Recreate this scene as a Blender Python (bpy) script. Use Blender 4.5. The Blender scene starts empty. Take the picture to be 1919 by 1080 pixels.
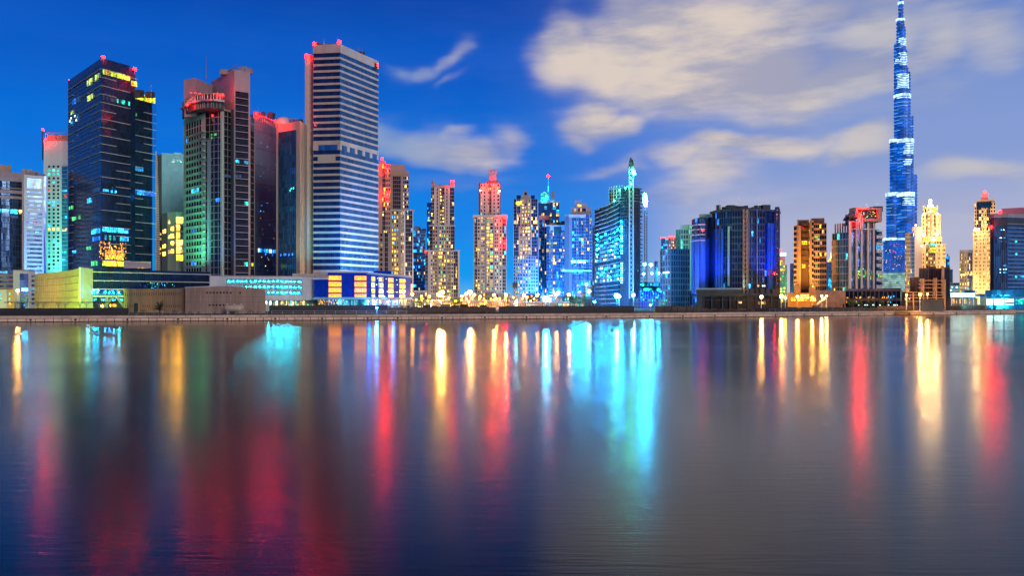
import bpy, math, random
from mathutils import Vector, Matrix
random.seed(7)
R = math.radians
scn = bpy.context.scene
COL = scn.collection
# ------------------------------------------------------------------ camera
LENS = 28.0
F = LENS/36.0*1919.0          # focal length in photo pixels
HY = 561.0                    # photo row of the horizon
H = 6.9                       # eye height above the water
G = 1.8                       # height of the land above the water
cam = bpy.data.cameras.new('camera'); camo = bpy.data.objects.new('camera', cam); COL.objects.link(camo)
cam.lens = LENS; cam.sensor_width = 36; cam.shift_y = (HY-540.0)/1919.0
cam.clip_start = 0.5; cam.clip_end = 60000
camo.location = (0, 0, H); camo.rotation_euler = (R(90), 0, 0)
scn.camera = camo
scn.view_settings.view_transform = 'Standard'; scn.view_settings.look = 'None'
scn.view_settings.exposure = 0.0; scn.view_settings.gamma = 1.0
scn.cycles.max_bounces = 5; scn.cycles.glossy_bounces = 3; scn.cycles.diffuse_bounces = 2
scn.cycles.sample_clamp_indirect = 6.0; scn.cycles.blur_glossy = 0.3
scn.cycles.caustics_reflective = True

# ------------------------------------------------------------------ node helpers
def S(v):                     # srgb 0..255 -> linear
    c = v/255.0
    return c/12.92 if c <= .04045 else ((c+.055)/1.055)**2.4
def rgb(r, g, b): return (S(r), S(g), S(b), 1)
class NT:
    def __init__(s, tree): s.t = tree; s.n = tree.nodes; s.l = tree.links
    def new(s, kind, **kw):
        nd = s.n.new(kind)
        for k, v in kw.items(): setattr(nd, k, v)
        return nd
    def math(s, op, a, b=None, c=None, clamp=False):
        nd = s.n.new('ShaderNodeMath'); nd.operation = op; nd.use_clamp = clamp
        for i, v in enumerate((a, b, c)):
            if v is None: continue
            if isinstance(v, (int, float)): nd.inputs[i].default_value = v
            else: s.l.new(v, nd.inputs[i])
        return nd.outputs[0]
    def mix(s, fac, a, b, blend='MIX'):
        nd = s.n.new('ShaderNodeMix'); nd.data_type = 'RGBA'; nd.blend_type = blend
        for sock, v in ((nd.inputs['Factor'], fac), (nd.inputs[6], a), (nd.inputs[7], b)):
            if isinstance(v, (int, float)): sock.default_value = v
            elif isinstance(v, tuple): sock.default_value = v
            else: s.l.new(v, sock)
        return nd.outputs[2]
    def ramp(s, fac, stops, interp='EASE'):
        nd = s.n.new('ShaderNodeValToRGB'); nd.color_ramp.interpolation = interp
        e = nd.color_ramp.elements
        while len(e) < len(stops): e.new(0.5)
        for el, (p, c) in zip(e, stops): el.position = p; el.color = c
        s.l.new(fac, nd.inputs[0]); return nd.outputs[0]
    def smooth(s, v, lo, hi, a=0.0, b=1.0):
        nd = s.n.new('ShaderNodeMapRange'); nd.interpolation_type = 'SMOOTHSTEP'
        s.l.new(v, nd.inputs[0])
        for i, x in zip((1, 2, 3, 4), (lo, hi, a, b)): nd.inputs[i].default_value = x
        return nd.outputs[0]
# ------------------------------------------------------------------ sky
SUN_EL, SUN_ROT = R(9), R(200)
def make_world():
    w = bpy.data.worlds.new('World'); scn.world = w; w.use_nodes = True
    N = NT(w.node_tree); w.node_tree.nodes.clear()
    tc = N.new('ShaderNodeTexCoord'); sep = N.new('ShaderNodeSeparateXYZ'); N.l.new(tc.outputs['Generated'], sep.inputs[0])
    x, y, z = sep.outputs
    az = N.math('ARCTAN2', x, y)                 # 0 = north (+Y), right positive
    el = N.math('ARCSINE', N.math('MINIMUM', N.math('MAXIMUM', z, -1.0), 1.0))
    el = N.math('ABSOLUTE', el)
    elf = N.math('MULTIPLY', el, 1/R(60.0))
    left = N.ramp(elf, [(0, rgb(90, 180, 240)), (.03, rgb(8, 152, 240)), (.09, rgb(4, 132, 232)), (.17, rgb(2, 112, 218)), (.27, rgb(1, 90, 198)), (.35, rgb(1, 70, 172)), (.43, rgb(1, 26, 66)), (.55, rgb(2, 12, 28)), (1, rgb(1, 12, 40))])
    right = N.ramp(elf, [(0, rgb(206, 198, 204)), (.06, rgb(178, 182, 210)), (.17, rgb(132, 156, 212)), (.31, rgb(92, 130, 202)), (.36, rgb(84, 118, 190)), (.5, rgb(52, 52, 72)), (1, rgb(14, 14, 26))])
    fhi = N.smooth(az, R(-3), R(27)); flo = N.smooth(az, R(6), R(15)); lw = N.smooth(el, R(3), R(13))
    f = N.math('ADD', N.math('MULTIPLY', fhi, lw), N.math('MULTIPLY', flo, N.math('SUBTRACT', 1.0, lw)))
    col = N.mix(f, left, right)
    back = N.smooth(N.math('ABSOLUTE', az), R(60), R(130))
    backc = N.ramp(elf, [(0, rgb(22, 90, 165)), (.1, rgb(10, 78, 168)), (.3, rgb(6, 56, 145)), (1, rgb(3, 22, 75))])
    col = N.mix(back, col, backc)
    # clouds: soft masses placed by azimuth and elevation, their edges broken by stretched noise
    cmb = N.new('ShaderNodeCombineXYZ'); N.l.new(az, cmb.inputs[0]); N.l.new(el, cmb.inputs[1])
    def noise(sx, sy, rot, scale, det, rough, off=0):
        mp = N.new('ShaderNodeMapping'); mp.vector_type = 'POINT'
        mp.inputs['Scale'].default_value = (sx, sy, 1); mp.inputs['Rotation'].default_value = (0, 0, R(rot)); mp.inputs['Location'].default_value = (off, off*1.7, 0)
        N.l.new(cmb.outputs[0], mp.inputs[0])
        nz = N.new('ShaderNodeTexNoise'); nz.inputs['Scale'].default_value = scale; nz.inputs['Detail'].default_value = det; nz.inputs['Roughness'].default_value = rough
        N.l.new(mp.outputs[0], nz.inputs[0]); return nz
    n1 = noise(1, 1.6, -12, 7, 3, .45, 3); n2 = noise(.8, 2.0, -18, 11, 4, .5, 8); n4 = noise(.4, 3.0, -20, 34, 4, .55, 15)
    wx = N.math('MULTIPLY', N.math('SUBTRACT', n1.outputs[0], .5), .13)
    s1 = N.new('ShaderNodeSeparateColor'); N.l.new(n1.outputs[1], s1.inputs[0])
    wy = N.math('MULTIPLY', N.math('SUBTRACT', s1.outputs[1], .5), .10)
    azw = N.math('ADD', az, wx); elw = N.math('ADD', el, wy)
    fld = None; glow = None
    #          px    py   rx   ry  ang  weight
    clouds = [(1072, 100, 58, 40, 0, 1.0), (1150, 112, 72, 54, 0, 1.0), (1240, 98, 88, 80, 0, 1.1), (1330, 92, 98, 90, 0, 1.15), (1420, 122, 105, 76, 5, 1.1), (1280, 152, 105, 34, -8, 1.0), (1495, 165, 92, 38, 8, 1.0),
              (1395, 26, 120, 48, 0, .92), (1515, 40, 105, 30, 6, .85), (1590, 128, 105, 36, 14, .88), (1640, 66, 110, 34, 12, .80), (1765, 62, 120, 30, 16, .74), (1880, 45, 80, 36, 10, .70), (1690, 12, 100, 22, 5, .72), (1700, 100, 60, 22, 14, .6), (1890, 80, 90, 40, 10, .60), (1800, 20, 150, 46, 12, .62), (1560, 78, 60, 22, 5, .5), (1700, 175, 120, 50, 10, .34), (1560, 215, 200, 40, 0, .34),
              (1108, 206, 48, 34, 0, .95), (1160, 220, 54, 24, 5, .90), (1092, 250, 28, 26, 0, .70), (1206, 214, 26, 9, 0, .50),
              (1298, 302, 60, 24, 0, .75), (1380, 284, 75, 26, 5, .95), (1462, 290, 70, 26, 0, .90), (1340, 330, 72, 34, 0, .80), (1530, 275, 48, 15, 0, .62), (1612, 277, 62, 24, 5, .90), (1285, 362, 62, 30, 0, .55), (1420, 315, 60, 16, 0, .55),
              (1125, 328, 60, 13, 8, .55), (1180, 318, 50, 20, 8, .50), (1855, 318, 95, 22, 3, .75), (1790, 322, 60, 12, 3, .5), (1420, 400, 220, 44, 0, .36), (1750, 410, 200, 50, 0, .38),
              (745, 250, 48, 34, -4, .85), (800, 268, 62, 32, -6, 1.0), (868, 285, 56, 26, -8, .85), (850, 240, 28, 14, 10, .60), (945, 275, 42, 34, 20, .62), (915, 295, 50, 18, 0, .5), (772, 112, 24, 12, -25, .52), (800, 114, 28, 14, 0, .60), (832, 100, 26, 14, 28, .58), (846, 134, 14, 8, 0, .4), (850, 345, 110, 26, 0, .34), (740, 330, 60, 20, 0, .3)]
    for px, py, rx, ry, ang, wt in clouds:
        a0 = math.atan((px-959.5)/F); ca = math.cos(a0); e0 = math.atan((HY-py)/F*ca)
        sx = rx/F*ca*ca*1.42; sy = ry/F*ca*1.42
        dx = N.math('SUBTRACT', azw, a0); dy = N.math('SUBTRACT', elw, e0)
        c, s_ = math.cos(R(ang)), math.sin(R(ang))
        u = N.math('ADD', N.math('MULTIPLY', dx, c/sx), N.math('MULTIPLY', dy, s_/sx))
        v = N.math('ADD', N.math('MULTIPLY', dx, -s_/sy), N.math('MULTIPLY', dy, c/sy))
        d2 = N.math('ADD', N.math('MULTIPLY', u, u), N.math('MULTIPLY', v, v))
        g = N.math('MULTIPLY', N.math('EXPONENT', N.math('MULTIPLY', d2, -1.1)), wt)
        fld = g if fld is None else N.math('SMOOTH_MAX', fld, g, .18)
    gate = N.smooth(fld, .03, .35)
    fld = N.math('ADD', fld, N.math('MULTIPLY', gate, N.math('ADD', N.math('MULTIPLY', N.math('SUBTRACT', n2.outputs[0], .5), .42), N.math('MULTIPLY', N.math('SUBTRACT', n4.outputs[0], .5), .22))))
    mask = N.math('ADD', N.math('MULTIPLY', N.smooth(fld, .20, .95), .75), N.math('MULTIPLY', N.smooth(fld, .05, .60), .25))
    n3 = noise(.5, 2.0, -18, 11, 5, .55, 21)
    warm = N.mix(N.smooth(n3.outputs[0], .38, .62), rgb(170, 168, 186), rgb(226, 210, 194))
    cold = N.mix(N.smooth(n3.outputs[0], .38, .62), rgb(158, 162, 188), rgb(198, 194, 196))
    cc = N.mix(N.smooth(az, R(14), R(27)), warm, cold)
    cc = N.mix(N.smooth(az, R(0), R(-10)), cc, rgb(135, 160, 200))
    # clouds reach the front half of the sky only
    front = N.math('SUBTRACT', 1.0, N.smooth(N.math('ABSOLUTE', az), R(50), R(75)))
    up = N.smooth(z, -.0, .02)
    m = N.math('MULTIPLY', N.math('MULTIPLY', mask, front), .93)
    col = N.mix(m, col, cc)
    sky = N.new('ShaderNodeTexSky'); sky.sky_type = 'NISHITA'; sky.sun_disc = False; sky.sun_elevation = R(-4); sky.sun_rotation = SUN_ROT
    col = N.mix(.02, col, sky.outputs[0], 'ADD')
    bg = N.new('ShaderNodeBackground'); N.l.new(col, bg.inputs[0]); bg.inputs[1].default_value = 1.0
    out = N.new('ShaderNodeOutputWorld'); N.l.new(bg.outputs[0], out.inputs[0])
make_world()
city_glow = bpy.data.lights.new('city_glow', 'SUN'); city_glow.energy = 1.3; city_glow.angle = R(12); city_glow.color = (1, .86, .74)  # broad warm lamp added in place of the city glow on the facades
so = bpy.data.objects.new('city_glow', city_glow); COL.objects.link(so)
so.rotation_euler = Vector((-0.52, 1.0, -0.22)).to_track_quat('-Z', 'Y').to_euler()

def assumed_flood(px, py, D, target, color, power, size=65, radius=1.0, blend=.8):
    """an assumed floodlight, a bare light with no lamp body: set at photo column px, height of row py, distance D, aimed at target=(px,py,D)"""
    L = bpy.data.lights.new('floodlight', 'SPOT'); L.energy = power; L.color = color; L.spot_size = R(size); L.spot_blend = blend; L.shadow_soft_size = radius  # light assumed from the tinted facades, no lamp body built
    o = bpy.data.objects.new('floodlight', L); COL.objects.link(o)
    o.location = pt(px, py, D); t = pt(*target)
    o.rotation_euler = (t-o.location).to_track_quat('-Z', 'Y').to_euler(); return o
def plamp(px, py, D, color, power, radius=.6):
    L = bpy.data.lights.new('lamp_or_added_light', 'POINT'); L.energy = power; L.color = color; L.shadow_soft_size = radius  # serves built lamps and added points with no lamp body
    o = bpy.data.objects.new('lamp_or_added_light', L); COL.objects.link(o); o.location = pt(px, py, D); return o

# ------------------------------------------------------------------ where a photo pixel lies at distance D
def pxX(px, D): return (px-959.5)/F*D
def pyZ(py, D): return H+(HY-py)/F*D
def pt(px, py, D): return Vector((pxX(px, D), D, pyZ(py, D)))

# ------------------------------------------------------------------ materials
def principled(name, color=(.5, .5, .5), rough=.6, metal=0.0, emit=None, es=0.0, var=.0, vscale=.3, ior=1.45, streak=False, bump=0):
    m = bpy.data.materials.new(name); m.use_nodes = True
    N = NT(m.node_tree); b = N.n['Principled BSDF']
    b.inputs['Roughness'].default_value = rough; b.inputs['Metallic'].default_value = metal; b.inputs['IOR'].default_value = ior
    c4 = (*color[:3], 1)
    b.inputs['Base Color'].default_value = c4
    if var:
        tc = N.new('ShaderNodeTexCoord'); mp = N.new('ShaderNodeMapping'); N.l.new(tc.outputs['Object'], mp.inputs[0])
        if streak: mp.inputs['Scale'].default_value = (1, 1, .12)
        nz = N.new('ShaderNodeTexNoise'); nz.inputs['Scale'].default_value = vscale; nz.inputs['Detail'].default_value = 6; nz.inputs['Roughness'].default_value = .65
        N.l.new(mp.outputs[0], nz.inputs[0])
        lo = tuple(max(0, v*(1-var)) for v in color[:3])+(1,); hi = tuple(min(1, v*(1+var)) for v in color[:3])+(1,)
        cr = N.mix(N.smooth(nz.outputs[0], .3, .7), lo, hi); N.l.new(cr, b.inputs['Base Color'])
        rr = N.math('ADD', N.math('MULTIPLY', nz.outputs[0], .2), max(0.02, rough-.1)); N.l.new(rr, b.inputs['Roughness'])
        if bump:
            bp = N.new('ShaderNodeBump'); bp.inputs['Strength'].default_value = bump; N.l.new(nz.outputs[0], bp.inputs['Height']); N.l.new(bp.outputs[0], b.inputs['Normal'])
    if emit:
        b.inputs['Emission Color'].default_value = (*emit[:3], 1); b.inputs['Emission Strength'].default_value = es
    return m
def concrete(name, c, var=.14): return principled(name, c, .75, var=var, vscale=.12, streak=True)
def pane_glass(name, c, metal=.55, rough=.10, cell=(1.6, 3.6), var=.35, tilt=.025):
    """curtain glass: every pane tilts and tints a little differently"""
    m = bpy.data.materials.new(name); m.use_nodes = True; N = NT(m.node_tree); b = N.n['Principled BSDF']
    tc = N.new('ShaderNodeTexCoord'); sp = N.new('ShaderNodeSeparateXYZ'); N.l.new(tc.outputs['Object'], sp.inputs[0])
    cb = N.new('ShaderNodeCombineXYZ')
    for i, k in ((0, cell[0]), (1, cell[0]), (2, cell[1])):
        N.l.new(N.math('FLOOR', N.math('DIVIDE', sp.outputs[i], k)), cb.inputs[i])
    wn = N.new('ShaderNodeTexWhiteNoise'); wn.noise_dimensions = '3D'; N.l.new(cb.outputs[0], wn.inputs[0])
    lo = tuple(v*(1-var) for v in c)+(1,); hi = tuple(min(1, v*(1+var)) for v in c)+(1,)
    N.l.new(N.mix(wn.outputs[0], lo, hi), b.inputs['Base Color'])
    b.inputs['Metallic'].default_value = metal
    N.l.new(N.math('ADD', N.math('MULTIPLY', wn.outputs[0], .10), rough), b.inputs['Roughness'])
    geo = N.new('ShaderNodeNewGeometry'); vs = N.new('ShaderNodeVectorMath'); vs.operation = 'SUBTRACT'
    N.l.new(wn.outputs[1], vs.inputs[0]); vs.inputs[1].default_value = (.5, .5, .5)
    sc = N.new('ShaderNodeVectorMath'); sc.operation = 'SCALE'; N.l.new(vs.outputs[0], sc.inputs[0]); sc.inputs[3].default_value = tilt
    ad = N.new('ShaderNodeVectorMath'); ad.operation = 'ADD'; N.l.new(geo.outputs['Normal'], ad.inputs[0]); N.l.new(sc.outputs[0], ad.inputs[1])
    nm = N.new('ShaderNodeVectorMath'); nm.operation = 'NORMALIZE'; N.l.new(ad.outputs[0], nm.inputs[0]); N.l.new(nm.outputs[0], b.inputs['Normal'])
    return m
def lit(name, c, s, scale=1.1, lo=.25):
    """a lit window: blinds, furniture and lamps behind it break up its light"""
    m = bpy.data.materials.new(name); m.use_nodes = True; N = NT(m.node_tree); b = N.n['Principled BSDF']
    b.inputs['Base Color'].default_value = (.05, .05, .05, 1); b.inputs['Roughness'].default_value = .2
    tc = N.new('ShaderNodeNewGeometry')
    nz = N.new('ShaderNodeTexNoise'); nz.inputs['Scale'].default_value = scale; nz.inputs['Detail'].default_value = 2; N.l.new(tc.outputs['Position'], nz.inputs[0])
    b.inputs['Emission Color'].default_value = (*c[:3], 1)
    sp = N.new('ShaderNodeVectorMath'); sp.operation = 'SCALE'; N.l.new(tc.outputs['Position'], sp.inputs[0]); sp.inputs[3].default_value = .29
    fl = N.new('ShaderNodeVectorMath'); fl.operation = 'FLOOR'; N.l.new(sp.outputs[0], fl.inputs[0]); wn = N.new('ShaderNodeTexWhiteNoise'); wn.noise_dimensions = '3D'; N.l.new(fl.outputs[0], wn.inputs[0])
    room = N.math('ADD', N.math('MULTIPLY', N.math('MULTIPLY', wn.outputs[0], wn.outputs[0]), 1.35 if lo < .45 else .3), .22 if lo < .45 else .85)
    N.l.new(N.math('MULTIPLY', room, N.smooth(nz.outputs[0], .36, .62, s*lo, s*1.25)), b.inputs['Emission Strength'])
    return m
def glowm(name, c, s):
    return principled(name, (.3, .3, .3), .4, emit=c, es=s)
M = {}
M['cream'] = concrete('cream_stone_cladding', (.47, .41, .35)); M['white'] = concrete('white_cladding', (.58, .58, .60))
M['pinkish'] = concrete('pinkish_render', (.36, .26, .22)); M['beige'] = concrete('beige_render', (.33, .26, .17)); M['grey'] = concrete('grey_concrete', (.26, .26, .27))
M['dgrey'] = concrete('dark_grey_cladding', (.045, .060, .085)); M['brown'] = concrete('brown_concrete', (.16, .10, .075)); M['mauve'] = concrete('mauve_cladding', (.34, .29, .33))
M['greenish'] = concrete('pale_green_render', (.36, .48, .42)); M['bluegrey'] = concrete('blue_grey_render', (.20, .27, .36)); M['gold'] = concrete('gold_stone', (.60, .44, .26))
M['orange'] = concrete('orange_stone', (.55, .33, .15)); M['stone'] = principled('pink_stone_blocks', (.42, .27, .21), .8, var=.25, vscale=.5)
M['quay'] = principled('quay_concrete', (.66, .47, .36), .8, var=.22, vscale=.35, bump=.2); M['quaycap'] = principled('quay_coping_concrete', (.55, .41, .33), .8, var=.2, vscale=.3)
M['joint'] = principled('dark_joint', (.03, .022, .02), .9); M['black'] = principled('black_metal', (.012, .013, .016), .5); M['dimcon'] = concrete('dark_raw_concrete', (.050, .066, .075), .3); M['steel'] = principled('galvanised_steel', (.35, .36, .38), .4, .6)
M['hoard'] = principled('dark_hoarding', (.018, .018, .028), .6, var=.4, vscale=.8); M['rust'] = principled('brown_container_paint', (.085, .050, .038), .6, var=.35, vscale=.6)
M['timber'] = principled('brown_boards', (.11, .07, .05), .8, var=.4, vscale=.7)
M['ground'] = principled('dark_sandy_ground', (.050, .040, .034), .9, var=.45, vscale=.06, bump=.3)
M['gl'] = pane_glass('blue_black_curtain_glass', (.018, .060, .15)); M['glb'] = pane_glass('blue_curtain_glass', (.05, .19, .42)); M['glt'] = pane_glass('teal_curtain_glass', (.02, .14, .19), .45, .30, tilt=.01)
M['glk'] = pane_glass('black_window_glass', (.018, .022, .034), .3, .12); M['glc'] = pane_glass('cyan_blue_curtain_glass', (.06, .30, .50)); M['glr'] = pane_glass('slate_blue_glass', (.03, .075, .14), .5)
M['glg'] = pane_glass('green_curtain_glass', (.04, .22, .16)); M['gld'] = pane_glass('deep_blue_glass', (.02, .06, .26), .5)
M['ywin'] = lit('yellow_room_light', (1, .56, .04), 3.4); M['wwin'] = lit('warm_white_room_light', (1, .62, .18), 3.0); M['cwin'] = lit('cyan_room_light', (.02, .46, 1), 3.0)
M['bwin'] = lit('blue_room_light', (.01, .20, 1), 2.4); M['gwin'] = lit('green_room_light', (.10, 1, .22), 1.6); M['owin'] = lit('orange_room_light', (1, .32, .012), 4.5)
M['rwin'] = lit('red_room_light', (1, .03, .03), 2.0); M['lime'] = lit('lime_room_light', (.62, .85, .04), 1.8); M['twin'] = lit('turquoise_room_light', (.03, .95, .68), 2.6)
M['white_win'] = lit('white_shop_light', (.62, 1, .95), 3.4, lo=.6); M['mwin'] = lit('magenta_light', rgb(220, 40, 220), 1.2); M['dimw'] = lit('dim_blue_window', rgb(60, 110, 170), .35); M['orsolid'] = lit('amber_blind_light', (1, .27, .006), 3.0, lo=.75)
M['twinh'] = lit('bright_turquoise_office_light', (.02, .80, .62), 3.2, 2.2, .12); M['tube'] = glowm('turquoise_added_tube', (.01, .55, .85), 260); M['bulb'] = glowm('cyan_work_and_added_bulb', (.0, .34, 1), 260); M['cwinh'] = lit('bright_cyan_strip_light', (.02, .50, 1), 55, lo=.5); M['cwinc'] = lit('cyan_work_light', (.02, .40, 1), 4.5, 1.6, .10); M['ywinh'] = lit('bright_yellow_room_light', (1, .46, .03), 15)  # tube and bulb also serve lamps added to colour the water
M['beacon'] = glowm('red_beacon_glow', (1, .0004, .0001), 190); M['lampo'] = glowm('sodium_lamp_glow', (1, .33, .008), 150); M['lampw'] = glowm('cool_white_lamp_glow', (.015, .45, 1), 320)
M['lampb'] = glowm('blue_lamp_glow', (.01, .3, 1), 70); M['lampg'] = glowm('green_lamp_glow', (.02, .85, .90), 50); M['lampx'] = glowm('warm_white_lamp_glow', (1, .62, .25), 22); M['strip'] = glowm('turquoise_strip_glow', (.15, .95, .8), 3.0)
M['leaf'] = principled('dark_green_leaves', (.035, .06, .022), .6, var=.5, vscale=1.5); M['bark'] = principled('palm_bark', (.09, .06, .04), .9)
M['redglow'] = glowm('red_strip_glow', (1, .05, .04), 4)

# ------------------------------------------------------------------ mesh building
class MB:
    def __init__(s): s.v = []; s.f = []
    def quad(s, *p):
        i = len(s.v); s.v += [tuple(q) for q in p]; s.f.append(tuple(range(i, i+len(p))))
    def box8(s, p):            # p: 8 corners, bottom ring 0-3 then top ring 4-7
        i = len(s.v); s.v += [tuple(q) for q in p]
        for f in ((3, 2, 1, 0), (4, 5, 6, 7), (0, 1, 5, 4), (1, 2, 6, 5), (2, 3, 7, 6), (3, 0, 4, 7)): s.f.append(tuple(i+k for k in f))
    def box(s, a, b):
        x0, y0, z0 = a; x1, y1, z1 = b
        s.box8([(x0, y0, z0), (x1, y0, z0), (x1, y1, z0), (x0, y1, z0), (x0, y0, z1), (x1, y0, z1), (x1, y1, z1), (x0, y1, z1)])
    def prism(s, pts, z0, z1, ztops=None):
        n = len(pts); i = len(s.v)
        s.v += [(p[0], p[1], z0) for p in pts]+[(p[0], p[1], ztops[k] if ztops else z1) for k, p in enumerate(pts)]
        for k in range(n):
            j = (k+1) % n; s.f.append((i+k, i+j, i+n+j, i+n+k))
        s.f.append(tuple(i+n+k for k in range(n))); s.f.append(tuple(i+k for k in reversed(range(n))))
    def bar(s, a, b, t, t2=None):   # square bar
        a = Vector(a); b = Vector(b); d = b-a
        if d.length < 1e-6: return
        d.normalize(); up = Vector((0, 0, 1)) if abs(d.z) < .95 else Vector((1, 0, 0))
        x = d.cross(up).normalized(); y = d.cross(x).normalized(); t2 = t if t2 is None else t2
        s.box8([a-x*t-y*t, a+x*t-y*t, a+x*t+y*t, a-x*t+y*t, b-x*t2-y*t2, b+x*t2-y*t2, b+x*t2+y*t2, b-x*t2+y*t2])
    def cyl(s, c, r, z0, z1, n=20, r1=None, a0=0, a1=2*math.pi, cap=True):
        r1 = r if r1 is None else r1; full = abs(a1-a0-2*math.pi) < 1e-6; k = n if full else n+1
        i = len(s.v)
        for zz, rr in ((z0, r), (z1, r1)):
            s.v += [(c[0]+rr*math.cos(a0+(a1-a0)*q/n), c[1]+rr*math.sin(a0+(a1-a0)*q/n), zz) for q in range(k)]
        for q in range(k if full else k-1):
            j = (q+1) % k; s.f.append((i+q, i+j, i+k+j, i+k+q))
        if cap: s.f.append(tuple(i+k+q for q in range(k))); s.f.append(tuple(i+q for q in reversed(range(k))))
    def ball(s, c, r, n=10, m=6, sz=1.0, half=False):
        i = len(s.v); lo = 0 if half else -90
        for a in range(m+1):
            th = R(lo+(90-lo)*a/m)
            s.v += [(c[0]+r*math.cos(th)*math.cos(2*math.pi*q/n), c[1]+r*math.cos(th)*math.sin(2*math.pi*q/n), c[2]+r*sz*math.sin(th)) for q in range(n)]
        for a in range(m):
            for q in range(n):
                j = (q+1) % n; s.f.append((i+a*n+q, i+a*n+j, i+(a+1)*n+j, i+(a+1)*n+q))
    def build(s, name, mat, parent=None, origin=None, smooth=False):
        off = world_loc(parent) if parent is not None else Vector((0, 0, 0)); o = Vector(origin) if origin is not None else off
        me = bpy.data.meshes.new(name)
        me.from_pydata([(v[0]-o.x, v[1]-o.y, v[2]-o.z) for v in s.v], [], s.f); me.update()
        me.materials.append(mat)
        if smooth:
            for p in me.polygons: p.use_smooth = True
        ob = bpy.data.objects.new(name, me); COL.objects.link(ob); ob.location = o-off
        if parent is not None: ob.parent = parent
        return ob
def world_loc(o):
    v = Vector(o.location)
    while o.parent: o = o.parent; v += Vector(o.location)
    return v
def thing(name, label, cat, loc, group=None):
    o = bpy.data.objects.new(name, None); o.empty_display_size = 1; COL.objects.link(o); o.location = loc
    o['label'] = label; o['category'] = cat
    if group: o['group'] = group
    return o
def tag(o, label, cat, group=None):
    o['label'] = label; o['category'] = cat
    if group: o['group'] = group
    return o
def struct(o, kind='structure'): o['kind'] = kind; return o

class Wall:
    """one vertical face between plan points P0 (left) and P1 (right) as seen from the water"""
    def __init__(s, P0, P1, T=None):
        s.P0 = Vector(P0[:2]); s.P1 = Vector(P1[:2]); d = s.P1-s.P0; s.L = d.length; s.u = d/s.L; s.n = Vector((s.u.y, -s.u.x)); s.T = T
    def U(s, px):                       # distance along the wall seen at photo column px
        k = (px-959.5)/F                # X = k*Y
        den = s.u.x-k*s.u.y
        return (k*s.P0.y-s.P0.x)/den
    def D(s, u): return s.P0.y+s.u.y*u
    def z(s, py, px): return pyZ(py, s.D(s.U(px)))
    def at(s, u, d, z): p = s.P0+s.u*u+s.n*d; return (p.x, p.y, z)
    def box(s, mb, u0, u1, z0, z1, d0, d1):
        mb.box8([s.at(u0, d1, z0), s.at(u1, d1, z0), s.at(u1, d0, z0), s.at(u0, d0, z0), s.at(u0, d1, z1), s.at(u1, d1, z1), s.at(u1, d0, z1), s.at(u0, d0, z1)])
PANES = {}
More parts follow.
